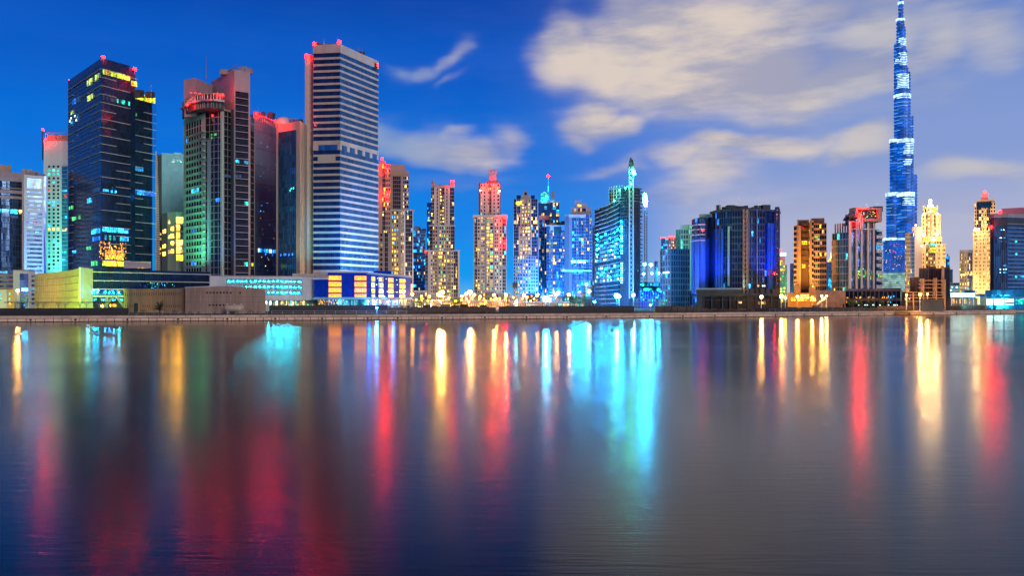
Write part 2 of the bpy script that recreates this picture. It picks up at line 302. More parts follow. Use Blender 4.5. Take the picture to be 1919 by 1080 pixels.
class Tower:
    def __init__(s, name, label, D, px, cat='tower', group=None, wall='cream', glass='gl', cap=100):
        s.root = thing(name, label, cat, (pxX(px, D), D, G), group); s.mb = {}; s.wm = wall; s.gm = glass; s.D0 = D; s.cap = cap; s.panes = []
    def M(s, part, mat):
        k = (part, mat)
        if k not in s.mb: s.mb[k] = MB()
        return s.mb[k]
    def slab(s, l, r, ytop, D=None, depth=22, ybot=None, mat=None, part=None, core=True, tilt=0):
        """a block whose front faces the water between photo columns l and r"""
        D = D or s.D0; mid = (l+r)/2; k = (mid-959.5)/F; a = math.atan(k)+R(tilt)
        c = Vector((k*D, D)); u = Vector((math.cos(a), -math.sin(a)))
        w = Wall(c, c+u, s); U0, U1 = w.U(l), w.U(r); P0, P1 = w.at(U0, 0, 0), w.at(U1, 0, 0)
        return s.poly([P0, P1], pyZ(ytop, D), depth, mat, part, G if ybot is None else pyZ(ybot, D), core)[0]
    def poly(s, pts, ztop, depth=22, mat=None, part=None, z0=G, core=True):
        """visible plan points left to right; the back is closed away from the camera"""
        pts = [Vector(p[:2]) for p in pts]; ws = [Wall(a, b, s) for a, b in zip(pts, pts[1:])]
        bl = pts[0]+pts[0].normalized()*depth; br = pts[-1]+pts[-1].normalized()*depth
        if core: s.M(part or 'glazing', mat or s.gm).prism(pts+[br, bl], z0, ztop)
        for w in ws: w.z0 = z0; w.z1 = ztop
        s.foot = pts+[br, bl]
        return ws
    def cornice(s, ws, z, h=1.2, proud=.9, mat=None, part='parapet', inner=True):
        for w in ws: w.box(s.M(part, mat or s.wm), -proud*.9, w.L+proud*.9, z, z+h, -.3 if not inner else -3, proud)
    def facade(s, w, strips, z0=None, z1=None, fh=3.6, wall=None, palette=('ywin', 'wwin'), proud=.55, ybot=None, ytop=None, frac=False):
        """strips: (px0, px1, kind, columns, share of lit rooms)
        W solid wall, G glass with floor lines, P punched windows, B balconies, H ribbon windows, V vertical fins, N nothing"""
        z0 = w.z0 if z0 is None else z0; z1 = w.z1 if z1 is None else z1
        if ybot is not None: z0 = w.z(ybot, strips[0][0])
        if ytop is not None: z1 = w.z(ytop, strips[0][0])
        nf = max(1, round((z1-z0)/fh)); fh = (z1-z0)/nf
        wm = wall or s.wm
        for st in strips:
            a, b, kind, n, p = st[:5]; pal = st[5] if len(st) > 5 and st[5] else palette; m = st[6] if len(st) > 6 else wm
            ua, ub = max(0, w.U(a)), min(w.L, w.U(b)); cw = (ub-ua)/max(1, n); mb = s.M('wall', m)
            if ub <= ua+.1: continue
            if kind == 'W': w.box(mb, ua, ub, z0, z1, -.2, proud); continue
            sh, pw, pr, off = {'G': (.10, .10, .18, 0), 'P': (.44, .42, proud-.08, 0), 'B': (.36, .12, proud+.7, 0), 'H': (.46, .0, proud-.06, 0), 'V': (.05, .26, .30, 0), 'N': (0, 0, 0, 0), 'Q': (.28, .24, .5, 0)}[kind]
            if sh:
                for k in range(nf+1):
                    t = sh*fh; zz = z0+k*fh-t/2
                    w.box(mb, ua, ub, max(z0, zz), min(z1, zz+t), -.1, pr)
            if pw:
                pwid = pw*cw
                for k in range(n+1):
                    uu = ua+k*cw; w.box(mb, max(ua, uu-pwid/2), min(ub, uu+pwid/2), z0, z1, -.1, pr+(.03 if kind not in 'B' else -.65))
            if p > 0:
                row_bias = [random.random() for _ in range(nf)]
                for j in range(nf):
                    for i in range(n):
                        q = p*(.45+1.1*row_bias[j])*(1.3 if s.D0 > 600 else 1.0)
                        if random.random() < q:
                            x0 = ua+i*cw+pw*cw/2+.02; x1 = ua+(i+1)*cw-pw*cw/2-.02
                            za = z0+j*fh+sh*fh/2+.02; zb = z0+(j+1)*fh-sh*fh/2-.02
                            if random.random() < .35: x1 = x0+(x1-x0)*.55
                            s.panes.append((w, x0, x1, za, zb, random.choice(pal), .05))
    def pane(s, w, pa, ya, pb, yb, mats, n=1, p=1.0, d=.3, bars=True, rows=1):
        """lit windows at the photo's own place: columns pa..pb, rows ya..yb"""
        mats = (mats,) if isinstance(mats, str) else mats
        u0, u1 = w.U(pa), w.U(pb); um = (u0+u1)/2; D = w.D(um); zt, zb = pyZ(ya, D), pyZ(yb, D); cw = (u1-u0)/n; hh = (zt-zb)/rows
        for r in range(rows):
            for i in range(n):
                if random.random() <= p: s.panes.append((w, u0+i*cw+.06*cw, u0+(i+1)*cw-.06*cw, zb+r*hh+.08*hh, zb+(r+1)*hh-.08*hh, random.choice(mats), d))
    def roof(s, px0, px1, py, D, n=7, hmax=3.0, mast=2, mat='dgrey', seed=1):
        rr = random.Random(seed)
        for i in range(n):
            a = pt(rr.uniform(px0, px1), py, D+rr.uniform(3, 9)); w_, h_ = rr.uniform(.7, 2.6), rr.uniform(.6, hmax); m = MB(); m.box((a.x-w_, a.y-1, a.z-2), (a.x+w_, a.y+1, a.z+h_)); m.box((a.x-w_-.1, a.y-1.1, a.z+h_-.15), (a.x+w_+.1, a.y+1.1, a.z+h_+.1)); m.build('roof_plant', M[mat], s.root)
        for i in range(mast):
            a = pt(rr.uniform(px0, px1), py, D+rr.uniform(3, 8)); h_ = rr.uniform(3, 7); m = MB(); m.bar((a.x, a.y, a.z-2), (a.x, a.y, a.z+h_), .16, .05); m.bar((a.x-.7, a.y, a.z+h_*.7), (a.x+.7, a.y, a.z+h_*.7), .06); m.build('aerial', M['steel'], s.root)
    def beacon(s, px, py, D=None, r=1.15, post=2.5, mat='beacon'):
        D = D or s.D0; p = pt(px, py, D); k = D/450.0
        m = MB(); m.bar((p.x, p.y, p.z-post*k-1), (p.x, p.y, p.z-r*k*.8), .12*k); b = m.build('beacon', M['steel'], s.root)
        g = MB(); g.ball(p, r*k*(.74 if D < 560 or mat != 'beacon' else .50)); g.build('beacon_lens', M[mat], b); return b
    def done(s, names=None):
        for (part, mat), mb in s.mb.items():
            if mb.v: mb.build(part, M[mat], s.root)
        big = sorted(s.panes, key=lambda q: -(q[2]-q[1])*(q[4]-q[3])/(q[0].D(q[1])**2)) if len(s.panes) > s.cap else s.panes
        rest = {}
        for idx, (w, u0, u1, z0, z1, mat, d) in enumerate(big):
            if idx < s.cap:
                sz = (round(u1-u0, 1) or .1, round(z1-z0, 1) or .1); key = (sz, mat)
                if key not in PANES:
                    me = bpy.data.meshes.new('window'); a, b = sz
                    vs = [(0, 0, 0), (a, 0, 0), (a, .06, 0), (0, .06, 0), (0, 0, b), (a, 0, b), (a, .06, b), (0, .06, b)]
                    me.from_pydata(vs, [], [(3, 2, 1, 0), (4, 5, 6, 7), (0, 1, 5, 4), (1, 2, 6, 5), (2, 3, 7, 6), (3, 0, 4, 7)]); me.materials.append(M[mat]); PANES[key] = me
                o = bpy.data.objects.new('window', PANES[key]); COL.objects.link(o); o.parent = s.root
                o.location = Vector(w.at(u0, d+.06, z0))-s.root.location; o.rotation_euler = (0, 0, math.atan2(w.u.y, w.u.x))
            else:
                mb = rest.setdefault(mat, MB()); w.box(mb, u0, u1, z0, z1, d, d+.06)
        if rest:
            me_all = MB(); mats = []; fm = []
            for mi, (mat, mb) in enumerate(rest.items()):
                i = len(me_all.v); me_all.v += mb.v; me_all.f += [tuple(q+i for q in f) for f in mb.f]; fm += [mi]*len(mb.f); mats.append(M[mat])
            o = me_all.build('window', mats[0], s.root)
            for mm in mats[1:]: o.data.materials.append(mm)
            for pgn, k in zip(o.data.polygons, fm): pgn.material_index = k
            o['kind'] = 'stuff'
        return s.root
def depth_from(D0, y0, y): return D0*(HY-y0)/(HY-y)
def PP(px, D): return (pxX(px, D), D)
def on_line(px, A, B):            # plan point seen at px on the line AB
    w = Wall(A, B); return w.at(w.U(px), 0, 0)[:2]
# ================================================================== THE SETTING
QB = [(-420, 606.2), (100, 603.8), (710, 600.2), (1190, 596.8), (1430, 594.0), (1904, 588.6)]   # foot of the quay wall, photo
QP = [Vector((pxX(px, H*F/(y-HY)), H*F/(y-HY))) for px, y in QB]
QP[0] = QP[1]+(QP[1]-QP[2]).normalized()*160
def quay_at(px, back=0.0):
    for a, b in zip(QP, QP[1:]):
        w = Wall(a, b); u = w.U(px)
        if u <= w.L or b is QP[-1]:
            return Vector(w.at(u, -back, 0)[:2])
def quayD(px, back=0.0): return quay_at(px, back).y
def make_setting():
    # water
    m = bpy.data.materials.new('creek_water'); m.use_nodes = True; N = NT(m.node_tree); b = N.n['Principled BSDF']
    N.n.remove(b); gl = N.new('ShaderNodeBsdfAnisotropic'); gl.distribution = 'GGX'; gl.inputs['Color'].default_value = (1, .95, .82, 1); df = N.new('ShaderNodeBsdfDiffuse'); df.inputs[0].default_value = (.006, .008, .010, 1)
    fr = N.new('ShaderNodeFresnel'); fr.inputs[0].default_value = 1.32; ms = N.new('ShaderNodeMixShader'); N.l.new(fr.outputs[0], ms.inputs[0]); N.l.new(df.outputs[0], ms.inputs[1]); N.l.new(gl.outputs[0], ms.inputs[2])
    N.l.new(ms.outputs[0], N.n['Material Output'].inputs[0]); b = gl
    tc = N.new('ShaderNodeTexCoord')
    def nz(sx, sy, sc, det=3):
        mp = N.new('ShaderNodeMapping'); mp.inputs['Scale'].default_value = (sx, sy, 1); N.l.new(tc.outputs['Object'], mp.inputs[0])
        n = N.new('ShaderNodeTexNoise'); n.inputs['Scale'].default_value = sc; n.inputs['Detail'].default_value = det; N.l.new(mp.outputs[0], n.inputs[0]); return n.outputs[0]
    patch = nz(.35, 1.0, .05, 3)
    sy_ = N.new('ShaderNodeSeparateXYZ'); N.l.new(tc.outputs['Object'], sy_.inputs[0])      # roughness raised toward the camera to blur and dim the sky's blue reflection
    N.l.new(N.math('ADD', N.smooth(patch, .3, .7, .10, .16), N.smooth(sy_.outputs[1], 220, 15, 0, .055)), b.inputs['Roughness'])
    bp = N.new('ShaderNodeBump'); bp.inputs['Strength'].default_value = .45; bp.inputs['Distance'].default_value = .012
    h = N.math('ADD', nz(.12, 1.0, 5.0, 4), N.math('MULTIPLY', nz(.15, 1.0, 1.4, 3), .8)); N.l.new(h, bp.inputs['Height']); N.l.new(bp.outputs[0], gl.inputs['Normal']); N.l.new(bp.outputs[0], fr.inputs['Normal'])
    w = MB(); w.quad((-1500, -60, 0), (1500, -60, 0), (1500, 620, 0), (-1500, 620, 0))
    struct(w.build('water', m))
    # land: one sheet from the quay to the horizon
    g = MB(); pts = [p for p in QP]; end = QP[-1]
    edge = [Vector((p.x, p.y)) + Wall(QP[0], QP[-1]).n*-.6 for p in QP]
    far = [(24000, 30000), (-24000, 30000)]
    edge2 = [(-1600, QP[0].y-1)]+[tuple(e) for e in edge]+[(end.x+40, end.y+150), (1600, end.y+150)]
    for a, b_ in zip(edge2, edge2[1:]):
        pass
    n = len(edge2); i0 = 0
    ring1 = edge2; ring2 = [(x*1.0, max(y, 640)) for x, y in edge2]; ring3 = [(x*18, 30000) for x, y in edge2]
    for r1, r2 in ((ring1, ring2), (ring2, ring3)):
        for k in range(n-1): g.quad((*r1[k], G), (*r1[k+1], G), (*r2[k+1], G), (*r2[k], G))
    for k in range(n-1): g.quad((*ring1[k], -1), (*ring1[k+1], -1), (*ring1[k+1], G), (*ring1[k], G))
    struct(g.build('ground', M['ground']))
    # quay wall
    root = thing('quay_wall', 'long low concrete quay wall of panels along the far water edge', 'quay wall', (0, QP[2].y, 0))
    back, cap, pan, foot = MB(), MB(), MB(), MB(); marks = []
    for si, (a, b_) in enumerate(zip(QP, QP[1:])):
        w_ = Wall(a, b_); w_.box(back, 0, w_.L, -1.5, G-.05, -1.0, -.06)
        w_.box(foot, 0, w_.L, -.5, .16, -.05, .05)
        nb = max(1, round(w_.L/7.2)); cw = w_.L/nb
        for k in range(nb): w_.box(cap, k*cw+.06, (k+1)*cw-.06, 1.12+random.uniform(-.015, .015), G+.06, -1.1, .16)
        nb = max(1, round(w_.L/2.45)); cw = w_.L/nb
        for k in range(nb):
            w_.box(pan, k*cw+.09, (k+1)*cw-.09, .2, 1.0, -.05, .03+random.uniform(0, .03))
            if k % 6 == 2: marks.append((w_, (k+.5)*cw))
    back.build('joint_backing', M['joint'], root); cap.build('coping', M['quaycap'], root); pan.build('facing_panels', M['quay'], root); foot.build('footing', M['joint'], root)
    for w_, u in marks:
        f = MB(); p = [w_.at(u-.45, .07, .62), w_.at(u, .07, .22), w_.at(u+.45, .07, .62), w_.at(u, .07, 1.0)]; q = [w_.at(u-.45, .16, .62), w_.at(u, .16, .22), w_.at(u+.45, .16, .62), w_.at(u, .16, 1.0)]
        f.box8(p+q); f.build('fender', M['black'], root)
make_setting()

def strip_thing(name, label, cat, pa, pb, back, h, mat, post=None, zlo=G, thick=.25, group=None, gap=0, seg=2.4, jag=0):
    """a fence or hoarding that follows the quay between photo columns pa and pb"""
    c = quay_at((pa+pb)/2, back); root = thing(name, label, cat, (c.x, c.y, G), group)
    a, b = quay_at(pa, back), quay_at(pb, back); w = Wall(a, b); n = max(1, round(w.L/seg)); cw = w.L/n; pn, po = MB(), MB()
    for k in range(n):
        hh = h+random.uniform(-jag, jag)
        w.box(pn, k*cw+gap, (k+1)*cw-gap, zlo+.05, zlo+hh, 0, thick*.4)
        pq = MB(); w.box(pn if False else pq, k*cw-.06, k*cw+.06, zlo, zlo+h+.1, -.15, -.01); pq.build('post', M[post or mat], root); pn.build('panel', M[mat], root); pn = MB()
    return root
def rail_fence(name, label, pa, pb, back, h, mat='steel', seg=2.5, rails=2, t=.035):
    c = quay_at((pa+pb)/2, back); root = thing(name, label, 'fence', (c.x, c.y, G))
    w = Wall(quay_at(pa, back), quay_at(pb, back)); n = max(1, round(w.L/seg)); cw = w.L/n
    for k in range(n+1): po = MB(); w.box(po, k*cw-t, k*cw+t, G, G+h, -t, t); po.build('post', M[mat], root)
    for r in range(rails): ra = MB(); w.box(ra, 0, w.L, G+h*(r+1)/rails-.09, G+h*(r+1)/rails-.04, t, t*2); ra.build('rail', M[mat], root)
    return root
strip_thing('hoarding', 'dark navy site hoarding behind the quay at the far left', 'hoarding', -60, 228, 9, 2.3, 'hoard', seg=3.2)
strip_thing('hoarding', 'dark hoarding in front of the long white and blue podium blocks', 'hoarding', 500, 735, 12, 3.0, 'hoard', seg=3.0, jag=.05)
strip_thing('hoarding', 'brownish black hoarding below the orange street lamps, right of the blue podium', 'hoarding', 738, 948, 14, 2.3, 'timber', jag=.25, seg=2.6)
strip_thing('hoarding', 'dark hoarding below the cyan floodlit construction site', 'hoarding', 952, 1222, 12, 2.6, 'hoard', jag=.12, seg=2.6)
strip_thing('hoarding', 'low dark hoarding in front of the concrete frame podium', 'hoarding', 1312, 1452, 12, 1.3, 'timber', jag=.35, seg=2.2)
strip_thing('hoarding', 'low dark fence boards in front of the orange lit tower base', 'hoarding', 1456, 1690, 14, 1.5, 'hoard', jag=.2, seg=2.4)
strip_thing('hoarding', 'dark brown hoarding in front of the cyan station at the far right', 'hoarding', 1694, 1900, 14, 2.0, 'timber', jag=.08, seg=2.6)
rail_fence('railing', 'thin post and rail fence on the grass in front of the beige warehouse', 236, 500, 3.5, 1.25)
rail_fence('railing', 'thin steel railing on the quay in front of the white and blue podium', 508, 765, 3.0, 1.3, seg=3.4)
rail_fence('railing', 'pale railing posts on the quay below the orange lit tower', 1452, 1680, 3.0, 1.2, seg=3.0)
rail_fence('railing', 'thin dark railing on the quay at the far right', 1684, 1900, 3.0, 1.2, 'black', seg=2.4)
rail_fence('railing', 'thin dark railing on the quay at the far left', -50, 228, 3.0, 1.25, 'black', seg=3.0)
# covered way on flared posts, far left
def canopy():
    c = quay_at(95, 16); root = thing('covered_walkway', 'long thin canopy on flared Y shaped posts behind the left quay', 'canopy', (c.x, c.y, G))
    w = Wall(quay_at(-30, 16), quay_at(188, 16)); b = MB(); z = G+3.95; w.box(b, 0, w.L, z, z+.22, -.9, .9); b.build('canopy_beam', M['black'], root)
    for px in (28, 38, 70, 82, 110, 123, 150, 162, 186):
        p = MB(); u = w.U(px); a = w.at(u, 0, G); t = w.at(u, 0, z-.9); p.bar(a, t, .09)
        for s_ in (-1, 1): p.bar(t, w.at(u+s_*.75, 0, z), .07)
        p.bar(w.at(u, 0, z-.9), w.at(u, 0, z), .07); p.build('post', M['steel'], root)
canopy()
# ================================================================== TOWERS, LEFT TO RIGHT
RED = 'aircraft warning beacons'
def t_curved_left():
    D = 500; T = Tower('office_tower', 'round fronted dark glass tower with pale stone rings, cut by the left edge', D, 20, 'tower', wall='mauve', glass='gl')
    c = Vector(PP(18, D+24)); r = 24; arc = []
    for k in range(13):
        a = R(205+k*130/12); arc.append((c.x+r*math.cos(a), c.y+r*math.sin(a)))
    ws = T.poly(arc, pyZ(333, D), 20)
    for w in ws:
        T.facade(w, [(-300, 400, 'G', 3, 0)], fh=3.6, wall='dgrey')
        pass
    for ya, yb in ((331, 338), (355, 361), (366, 371), (350, 351.5)):
        q = MB()
        for w in ws: w.box(q, -.1, w.L+.1, pyZ(yb, D), pyZ(ya, D), -.2, .7)
        q.build('stone_ring', M['mauve'], T.root)
    for w in ws[3:12]:
        u = w.L; T.panes.append((w, .3, u-.3, pyZ(399, D), pyZ(391, D), random.choice(['cwin', 'cwin', 'wwin', 'dimw']), .4))
        if random.random() < .5: T.panes.append((w, .3, u-.3, pyZ(408, D), pyZ(402, D), 'dimw', .4))
        if random.random() < .5: T.panes.append((w, .3, u-.3, pyZ(512, D), pyZ(507, D), 'cwin', .4))
    T.slab(-30, 21, 308, D+26, 18, mat='pinkish', part='roof_block'); T.slab(-20, 46, 322, D+22, 14, mat='mauve', part='roof_parapet')
    T.done()
t_curved_left()
def t_striped():
    D = 480; T = Tower('office_tower', 'white office block with dark ribbon windows beside the round glass tower', D, 63, 'tower', wall='white', glass='gl')
    w = T.slab(45, 82, 330, D, 20, core=True)
    w.z1 = pyZ(329, D); T.facade(w, [(45, 50.5, 'W', 1, 0), (79, 82, 'W', 1, 0)])
    zt = pyZ(356, D); w.box(T.M('wall', 'white'), w.U(50.5), w.U(79), pyZ(334, D), w.z1, -.2, .5)
    n = 19; y0, y1 = 356, 512
    for k in range(n+1):
        y = y0+(y1-y0)*k/n; w.box(T.M('wall', 'white'), w.U(50.5), w.U(79), pyZ(y+2.0, D), pyZ(y-2.2, D), -.1, .5)
    T.pane(w, 51, 336, 79, 354, ('dimw', 'lime', 'dimw'), 9, .25, rows=3)
    for pa, pb, ya, yb, mm in ((66, 79, 350, 354, 'cwin'), (51, 79, 392.5, 396.5, 'dimw'), (66, 79, 376, 380, 'cwin'), (64, 79, 417, 420.5, 'rwin'), (51, 62, 425, 428, 'lime'), (66, 79, 433.5, 437, 'twin'), (66, 79, 500, 505, 'cwin')):
        T.pane(w, pa, ya, pb, yb, mm, 5, .9)
    T.slab(41, 60, 317, D+8, 8, mat='mauve', part='roof_block'); T.slab(60, 72, 321, D+8, 8, mat='pinkish', part='roof_block')
    w2 = T.slab(82, 86.5, 330, D+1, 16, mat='gld', part='side_glazing'); T.pane(w2, 82, 336, 86.5, 375, 'bwin', 1, .5, rows=6)
    T.roof(48, 80, 330, D, 5, 2, 1, 'mauve', 2)
    T.done()
t_striped()
def t_whiteslab():
    D = 560; T = Tower('office_tower', 'tall white slab tower with rows of small square windows and a red crown', D, 100, 'tower', wall='white', glass='glk', cap=100)
    T.poly([PP(82, D), PP(127, D)], pyZ(264, D), 18, 'white', 'wall'); w = Wall(PP(82, D), PP(127, D))
    # small square windows, each its own
    for r in range(27):
        y = 312+r*7.35
        for c, px in enumerate((92.2, 100.8, 109)):
            mat = 'glk'
            q = random.random()
            if r in (1, 2): mat = 'twin'
            elif r in (9,): mat = 'cwin'
            elif r in (16,): mat = 'ywin'
            elif r > 18: mat = 'cwin' if q < .35 else ('twin' if q < .45 else 'glk')
            elif q < .10: mat = random.choice(['wwin', 'rwin', 'ywin', 'cwin'])
            T.panes.append((w, w.U(px-2.0), w.U(px+2.0), pyZ(y+2.1, D), pyZ(y-1.9, D), mat, .02))
    w.box(T.M('side_glazing', 'glc'), w.U(116.5), w.U(127), G, pyZ(312, D), 0, .5)
    wg = w; n = 26
    for k in range(n): wg.box(T.M('floor_edge', 'bluegrey'), w.U(116.5), w.U(127), pyZ(312+k*7.4, D)-.25, pyZ(312+k*7.4, D)+.25, .5, .7)
    for ya, yb, mm in ((362, 371, 'rwin'), (428, 434, 'ywin'), (355, 360, 'cwin'), (405, 410, 'cwin'), (470, 476, 'twin'), (485, 490, 'cwin')): T.pane(w, 117, ya, 126.5, yb, mm, 2, .9, d=.55)
    w.box(T.M('parapet', 'pinkish'), 1.0, w.L, pyZ(264, D), pyZ(251, D), -4, -3); 
    for k in range(12): w.box(T.M('railing', 'mauve'), 1+k*1.4, 1.2+k*1.4, pyZ(264, D), pyZ(248, D), -.4, -.2)
    w.box(T.M('railing', 'mauve'), 1, w.L, pyZ(249.5, D), pyZ(248, D), -.4, -.2)
    b = MB(); b.bar(pt(80, 300, D), pt(80, 245, D), .35); b.build('lift_mast', M['glt'], T.root)
    T.beacon(80, 243, D); T.beacon(86.5, 262, D-1)
    T.done()
t_whiteslab()
def t_darkglass():
    D = 430; c = PP(190, D); D1 = depth_from(D, 108, 124); pr = PP(247, D1); Dl = depth_from(D, 108, 151); pl = PP(128, Dl)
    T = Tower('office_tower', 'dark navy glass tower with thin white ledges and a lit yellow top floor', D, 190, 'tower', wall='white', glass='gl')
    zt = pyZ(108, D); wl, wr = T.poly([pl, c, on_line(244, c, pr)], zt, 26)
    def inn(px, d): p = Vector(on_line(px, c, pr)); return p-Wall(c, pr).n*d
    wm = T.poly([inn(243.5, 1.6), inn(257, 1.6)], zt-1.2, 18)[0]
    ww = T.poly([inn(243, 3.0), inn(291.5, 3.0)], Wall(c, pr).z(171, 245), 20)[0]
    def ledge(w, pa, pb, ycorner, wref=None):
        z = pyZ(ycorner, D); m = MB(); w.box(m, w.U(pa), w.U(pb), z-.13, z+.13, 0, .55); m.build('ledge', M['white'], T.root)
    y = 129.0; k = 0
    while y < 300:
        if k % 2 == 0:
            ledge(wl, 128, 190, y); ledge(wr, 190, 243.5, y)
            if y > 165: ledge(ww, 269, 291.5, y-2)
        else:
            ledge(wl, 172, 190, y); ledge(wl, 128.2, 138, y); ledge(wr, 190, 217, y)
            if y > 190: ledge(ww, 243.5, 291.5, y)
        if k == 0: ledge(wm, 244, 257, y)
        y += 15.6; k += 1
    y = 300.0; k = 0
    while y < 500:
        if k % 2 == 0:
            ledge(wl, 172, 190, y); ledge(wl, 128.4, 137, y); ledge(wr, 190, 243.5, y); ledge(ww, 243.5, 267, y)
        else: ledge(wr, 217, 243.5, y); ledge(ww, 243.5, 291.5, y); ledge(wl, 128.4, 137, y)
        y += 15.6; k += 1
    for w, f0, f1, n in ((wl, 128, 190, 22), (wr, 190, 243.5, 20), (ww, 243.5, 291.5, 18)):
        for i in range(n+1): w.box(T.M('mullions', 'black'), w.U(f0)+(w.U(f1)-w.U(f0))*i/n-.05, w.U(f0)+(w.U(f1)-w.U(f0))*i/n+.05, G, w.z1-.5, 0, .12)
        nn = int((w.z1-G)/4.46)
        for i in range(nn*2): w.box(T.M('mullions', 'black'), 0, w.L, G+i*2.23, G+i*2.23+.10, 0, .10)
    P = T.pane
    P(wr, 192, 134.5, 243, 146, ('lime', 'ywin', 'lime'), 12); P(wl, 164, 147, 175, 160, 'lime', 2); P(wl, 179, 138, 187, 151, 'lime', 2); P(wl, 164, 177, 175, 189, 'lime', 2)
    P(wm, 245, 151, 256, 162, 'ywin', 3); P(ww, 244.5, 176, 290.5, 190, ('ywin', 'ywin', 'lime'), 12)
    P(wr, 192, 184, 243, 193, ('dimw', 'twin', 'dimw'), 16, .8); P(wl, 132, 184, 150, 196, ('bwin', 'dimw'), 5, .8); P(wl, 128.5, 208, 139, 216, 'lime', 2, .7); P(wl, 128.5, 217, 150, 230, ('cwin', 'white_win', 'dimw'), 9, .6, rows=3); P(ww, 244, 210, 256, 217, 'gwin', 4)
    P(ww, 242, 312, 268, 321, 'cwin', 7, .9); P(ww, 244, 355.5, 291, 367, ('bwin', 'cwin', 'bwin'), 16); P(wr, 192, 355, 218, 361, 'cwin', 7, .8); P(wl, 174, 353, 188, 361, 'dimw', 3); P(wl, 164, 371, 173, 381, 'cwin', 1)
    P(wl, 172, 428, 189, 439, 'cwin', 4); P(wr, 191, 426, 240, 437, ('cwinc', 'cwin', 'cwinc'), 12, .95); P(wl, 174, 443, 189, 452, 'bwin', 3); P(wr, 191, 442, 240, 452, ('cwinc', 'cwin', 'twin'), 12, .85)
    P(wl, 163, 462, 172, 469, 'gwin', 1); P(wl, 136, 469, 144, 476, 'cwin', 1); P(wl, 129, 386, 137, 393, 'gwin', 2); P(wl, 136, 405, 152, 413, 'gwin', 4, .7)
    P(wr, 185, 454, 236, 487, ('owin', 'dimw', 'wwin', 'owin'), 26, .42, rows=11); P(wr, 196, 469, 231, 487, 'owin', 14, .75, rows=5); P(wl, 172, 489, 184, 499, 'gwin', 3); P(wr, 191, 489, 232, 500, ('lime', 'ywin'), 8)
    for _ in range(26): px = random.uniform(129, 291); w = wl if px < 190 else (wr if px < 243 else ww); yy = random.uniform(200, 490); P(w, px, yy, px+.8, yy+1.2, random.choice(['cwin', 'dimw', 'dimw']), 1)
    wcap = MB(); wr.box(wcap, 12, 22, G+14, pyZ(487, D), .2, 5); 
    T.beacon(193.5, 107, D-.2, 1.25); T.beacon(252.5, 129, D1, 1.2); T.beacon(130, 150, Dl, .5)
    T.roof(250, 288, 176, D+16, 6, 2.2, 1, seed=4)
    T.done()
    # pale plant box on the podium roof
t_darkglass()
def t_lattice_sliver():
    D = 520; T = Tower('screen_tower', 'thin pale louvred screen tower right of the dark navy glass tower', D, 297, 'tower', wall='white', glass='dgrey')
    w = T.slab(291, 303, 290, D, 10); zt = w.z1; n = 90
    for k in range(n):
        z = G+(zt-G)*k/n; lean = (z-G)/(zt-G)*2.6
        w.box(T.M('louvres', 'white'), 0, w.L-lean, z, z+(zt-G)/n*.55, .1, 1.2)
    w.box(T.M('mast', 'white'), 0, .7, G, zt+2, .1, 1.3)
    for k in range(8): T.pane(w, 299.5, 428+k*9, 302.5, 433+k*9, 'ywin', 1, .6, d=1.25)
    T.done()
t_lattice_sliver()
def t_teal():
    D = 640; T = Tower('office_tower', 'plain dark teal glass tower behind the pale louvred screen', D, 320, 'tower', wall='bluegrey', glass='glt')
    w = T.slab(303, 346, 290, D, 20); w2 = T.slab(294, 304, 294, D+6, 14, mat='gl')
    for i in range(22): w.box(T.M('fins', 'black'), w.L*i/21-.08, w.L*i/21+.08, G, w.z1+.3, 0, .35)
    w.box(T.M('parapet', 'glt'), 0, w.L, w.z1, w.z1+.8, -1, .4)
    T.slab(326, 340, 286, D+6, 8, mat='glt', part='roof_plant')
    for _ in range(16): x = random.uniform(318, 340); y = random.uniform(298, 304); T.pane(w, x, y, x+1.6, y+1.6, 'twin', 1)
    for _ in range(10): x = random.uniform(306, 344); y = random.uniform(300, 395); T.pane(w, x, y, x+.8, y+1.2, 'dimw', 1)
    T.done()
    D = 500; T = Tower('apartment_block', 'pale round cornered block with big warm yellow windows between dark towers', D, 323, 'building', wall='greenish', glass='greenish')
    A, B, C_ = PP(303, D+10), PP(314, D), PP(330, D-3); E = PP(347, D)
    ws = T.poly([A, B, C_, E], pyZ(401, D), 16, 'greenish', 'wall')
    w = ws[1]
    for i in range(6):
        T.panes.append((ws[2], ws[2].U(330.5), ws[2].U(337), pyZ(419+i*14, D), pyZ(408+i*14, D), 'ywinh', .04)); T.panes.append((ws[2], ws[2].U(337.5), ws[2].U(343), pyZ(419+i*14, D), pyZ(408+i*14, D), random.choice(['ywinh', 'dimw', 'wwin']), .04))
        if random.random() < .8: T.pane(w, 320, 410+i*14, 326, 419+i*14, 'ywinh', 1, d=.04)
        if random.random() < .8: T.pane(ws[0], 305, 416+i*14, 311, 424+i*14, 'ywinh', 1, d=.04)
        if random.random() < .5: T.pane(w, 315, 412+i*14, 319, 420+i*14, 'wwin', 1, d=.04)
    for w in ws: w.box(T.M('parapet', 'greenish'), 0, w.L, w.z1, w.z1+.9, -1, .2)
    T.done()
t_teal()
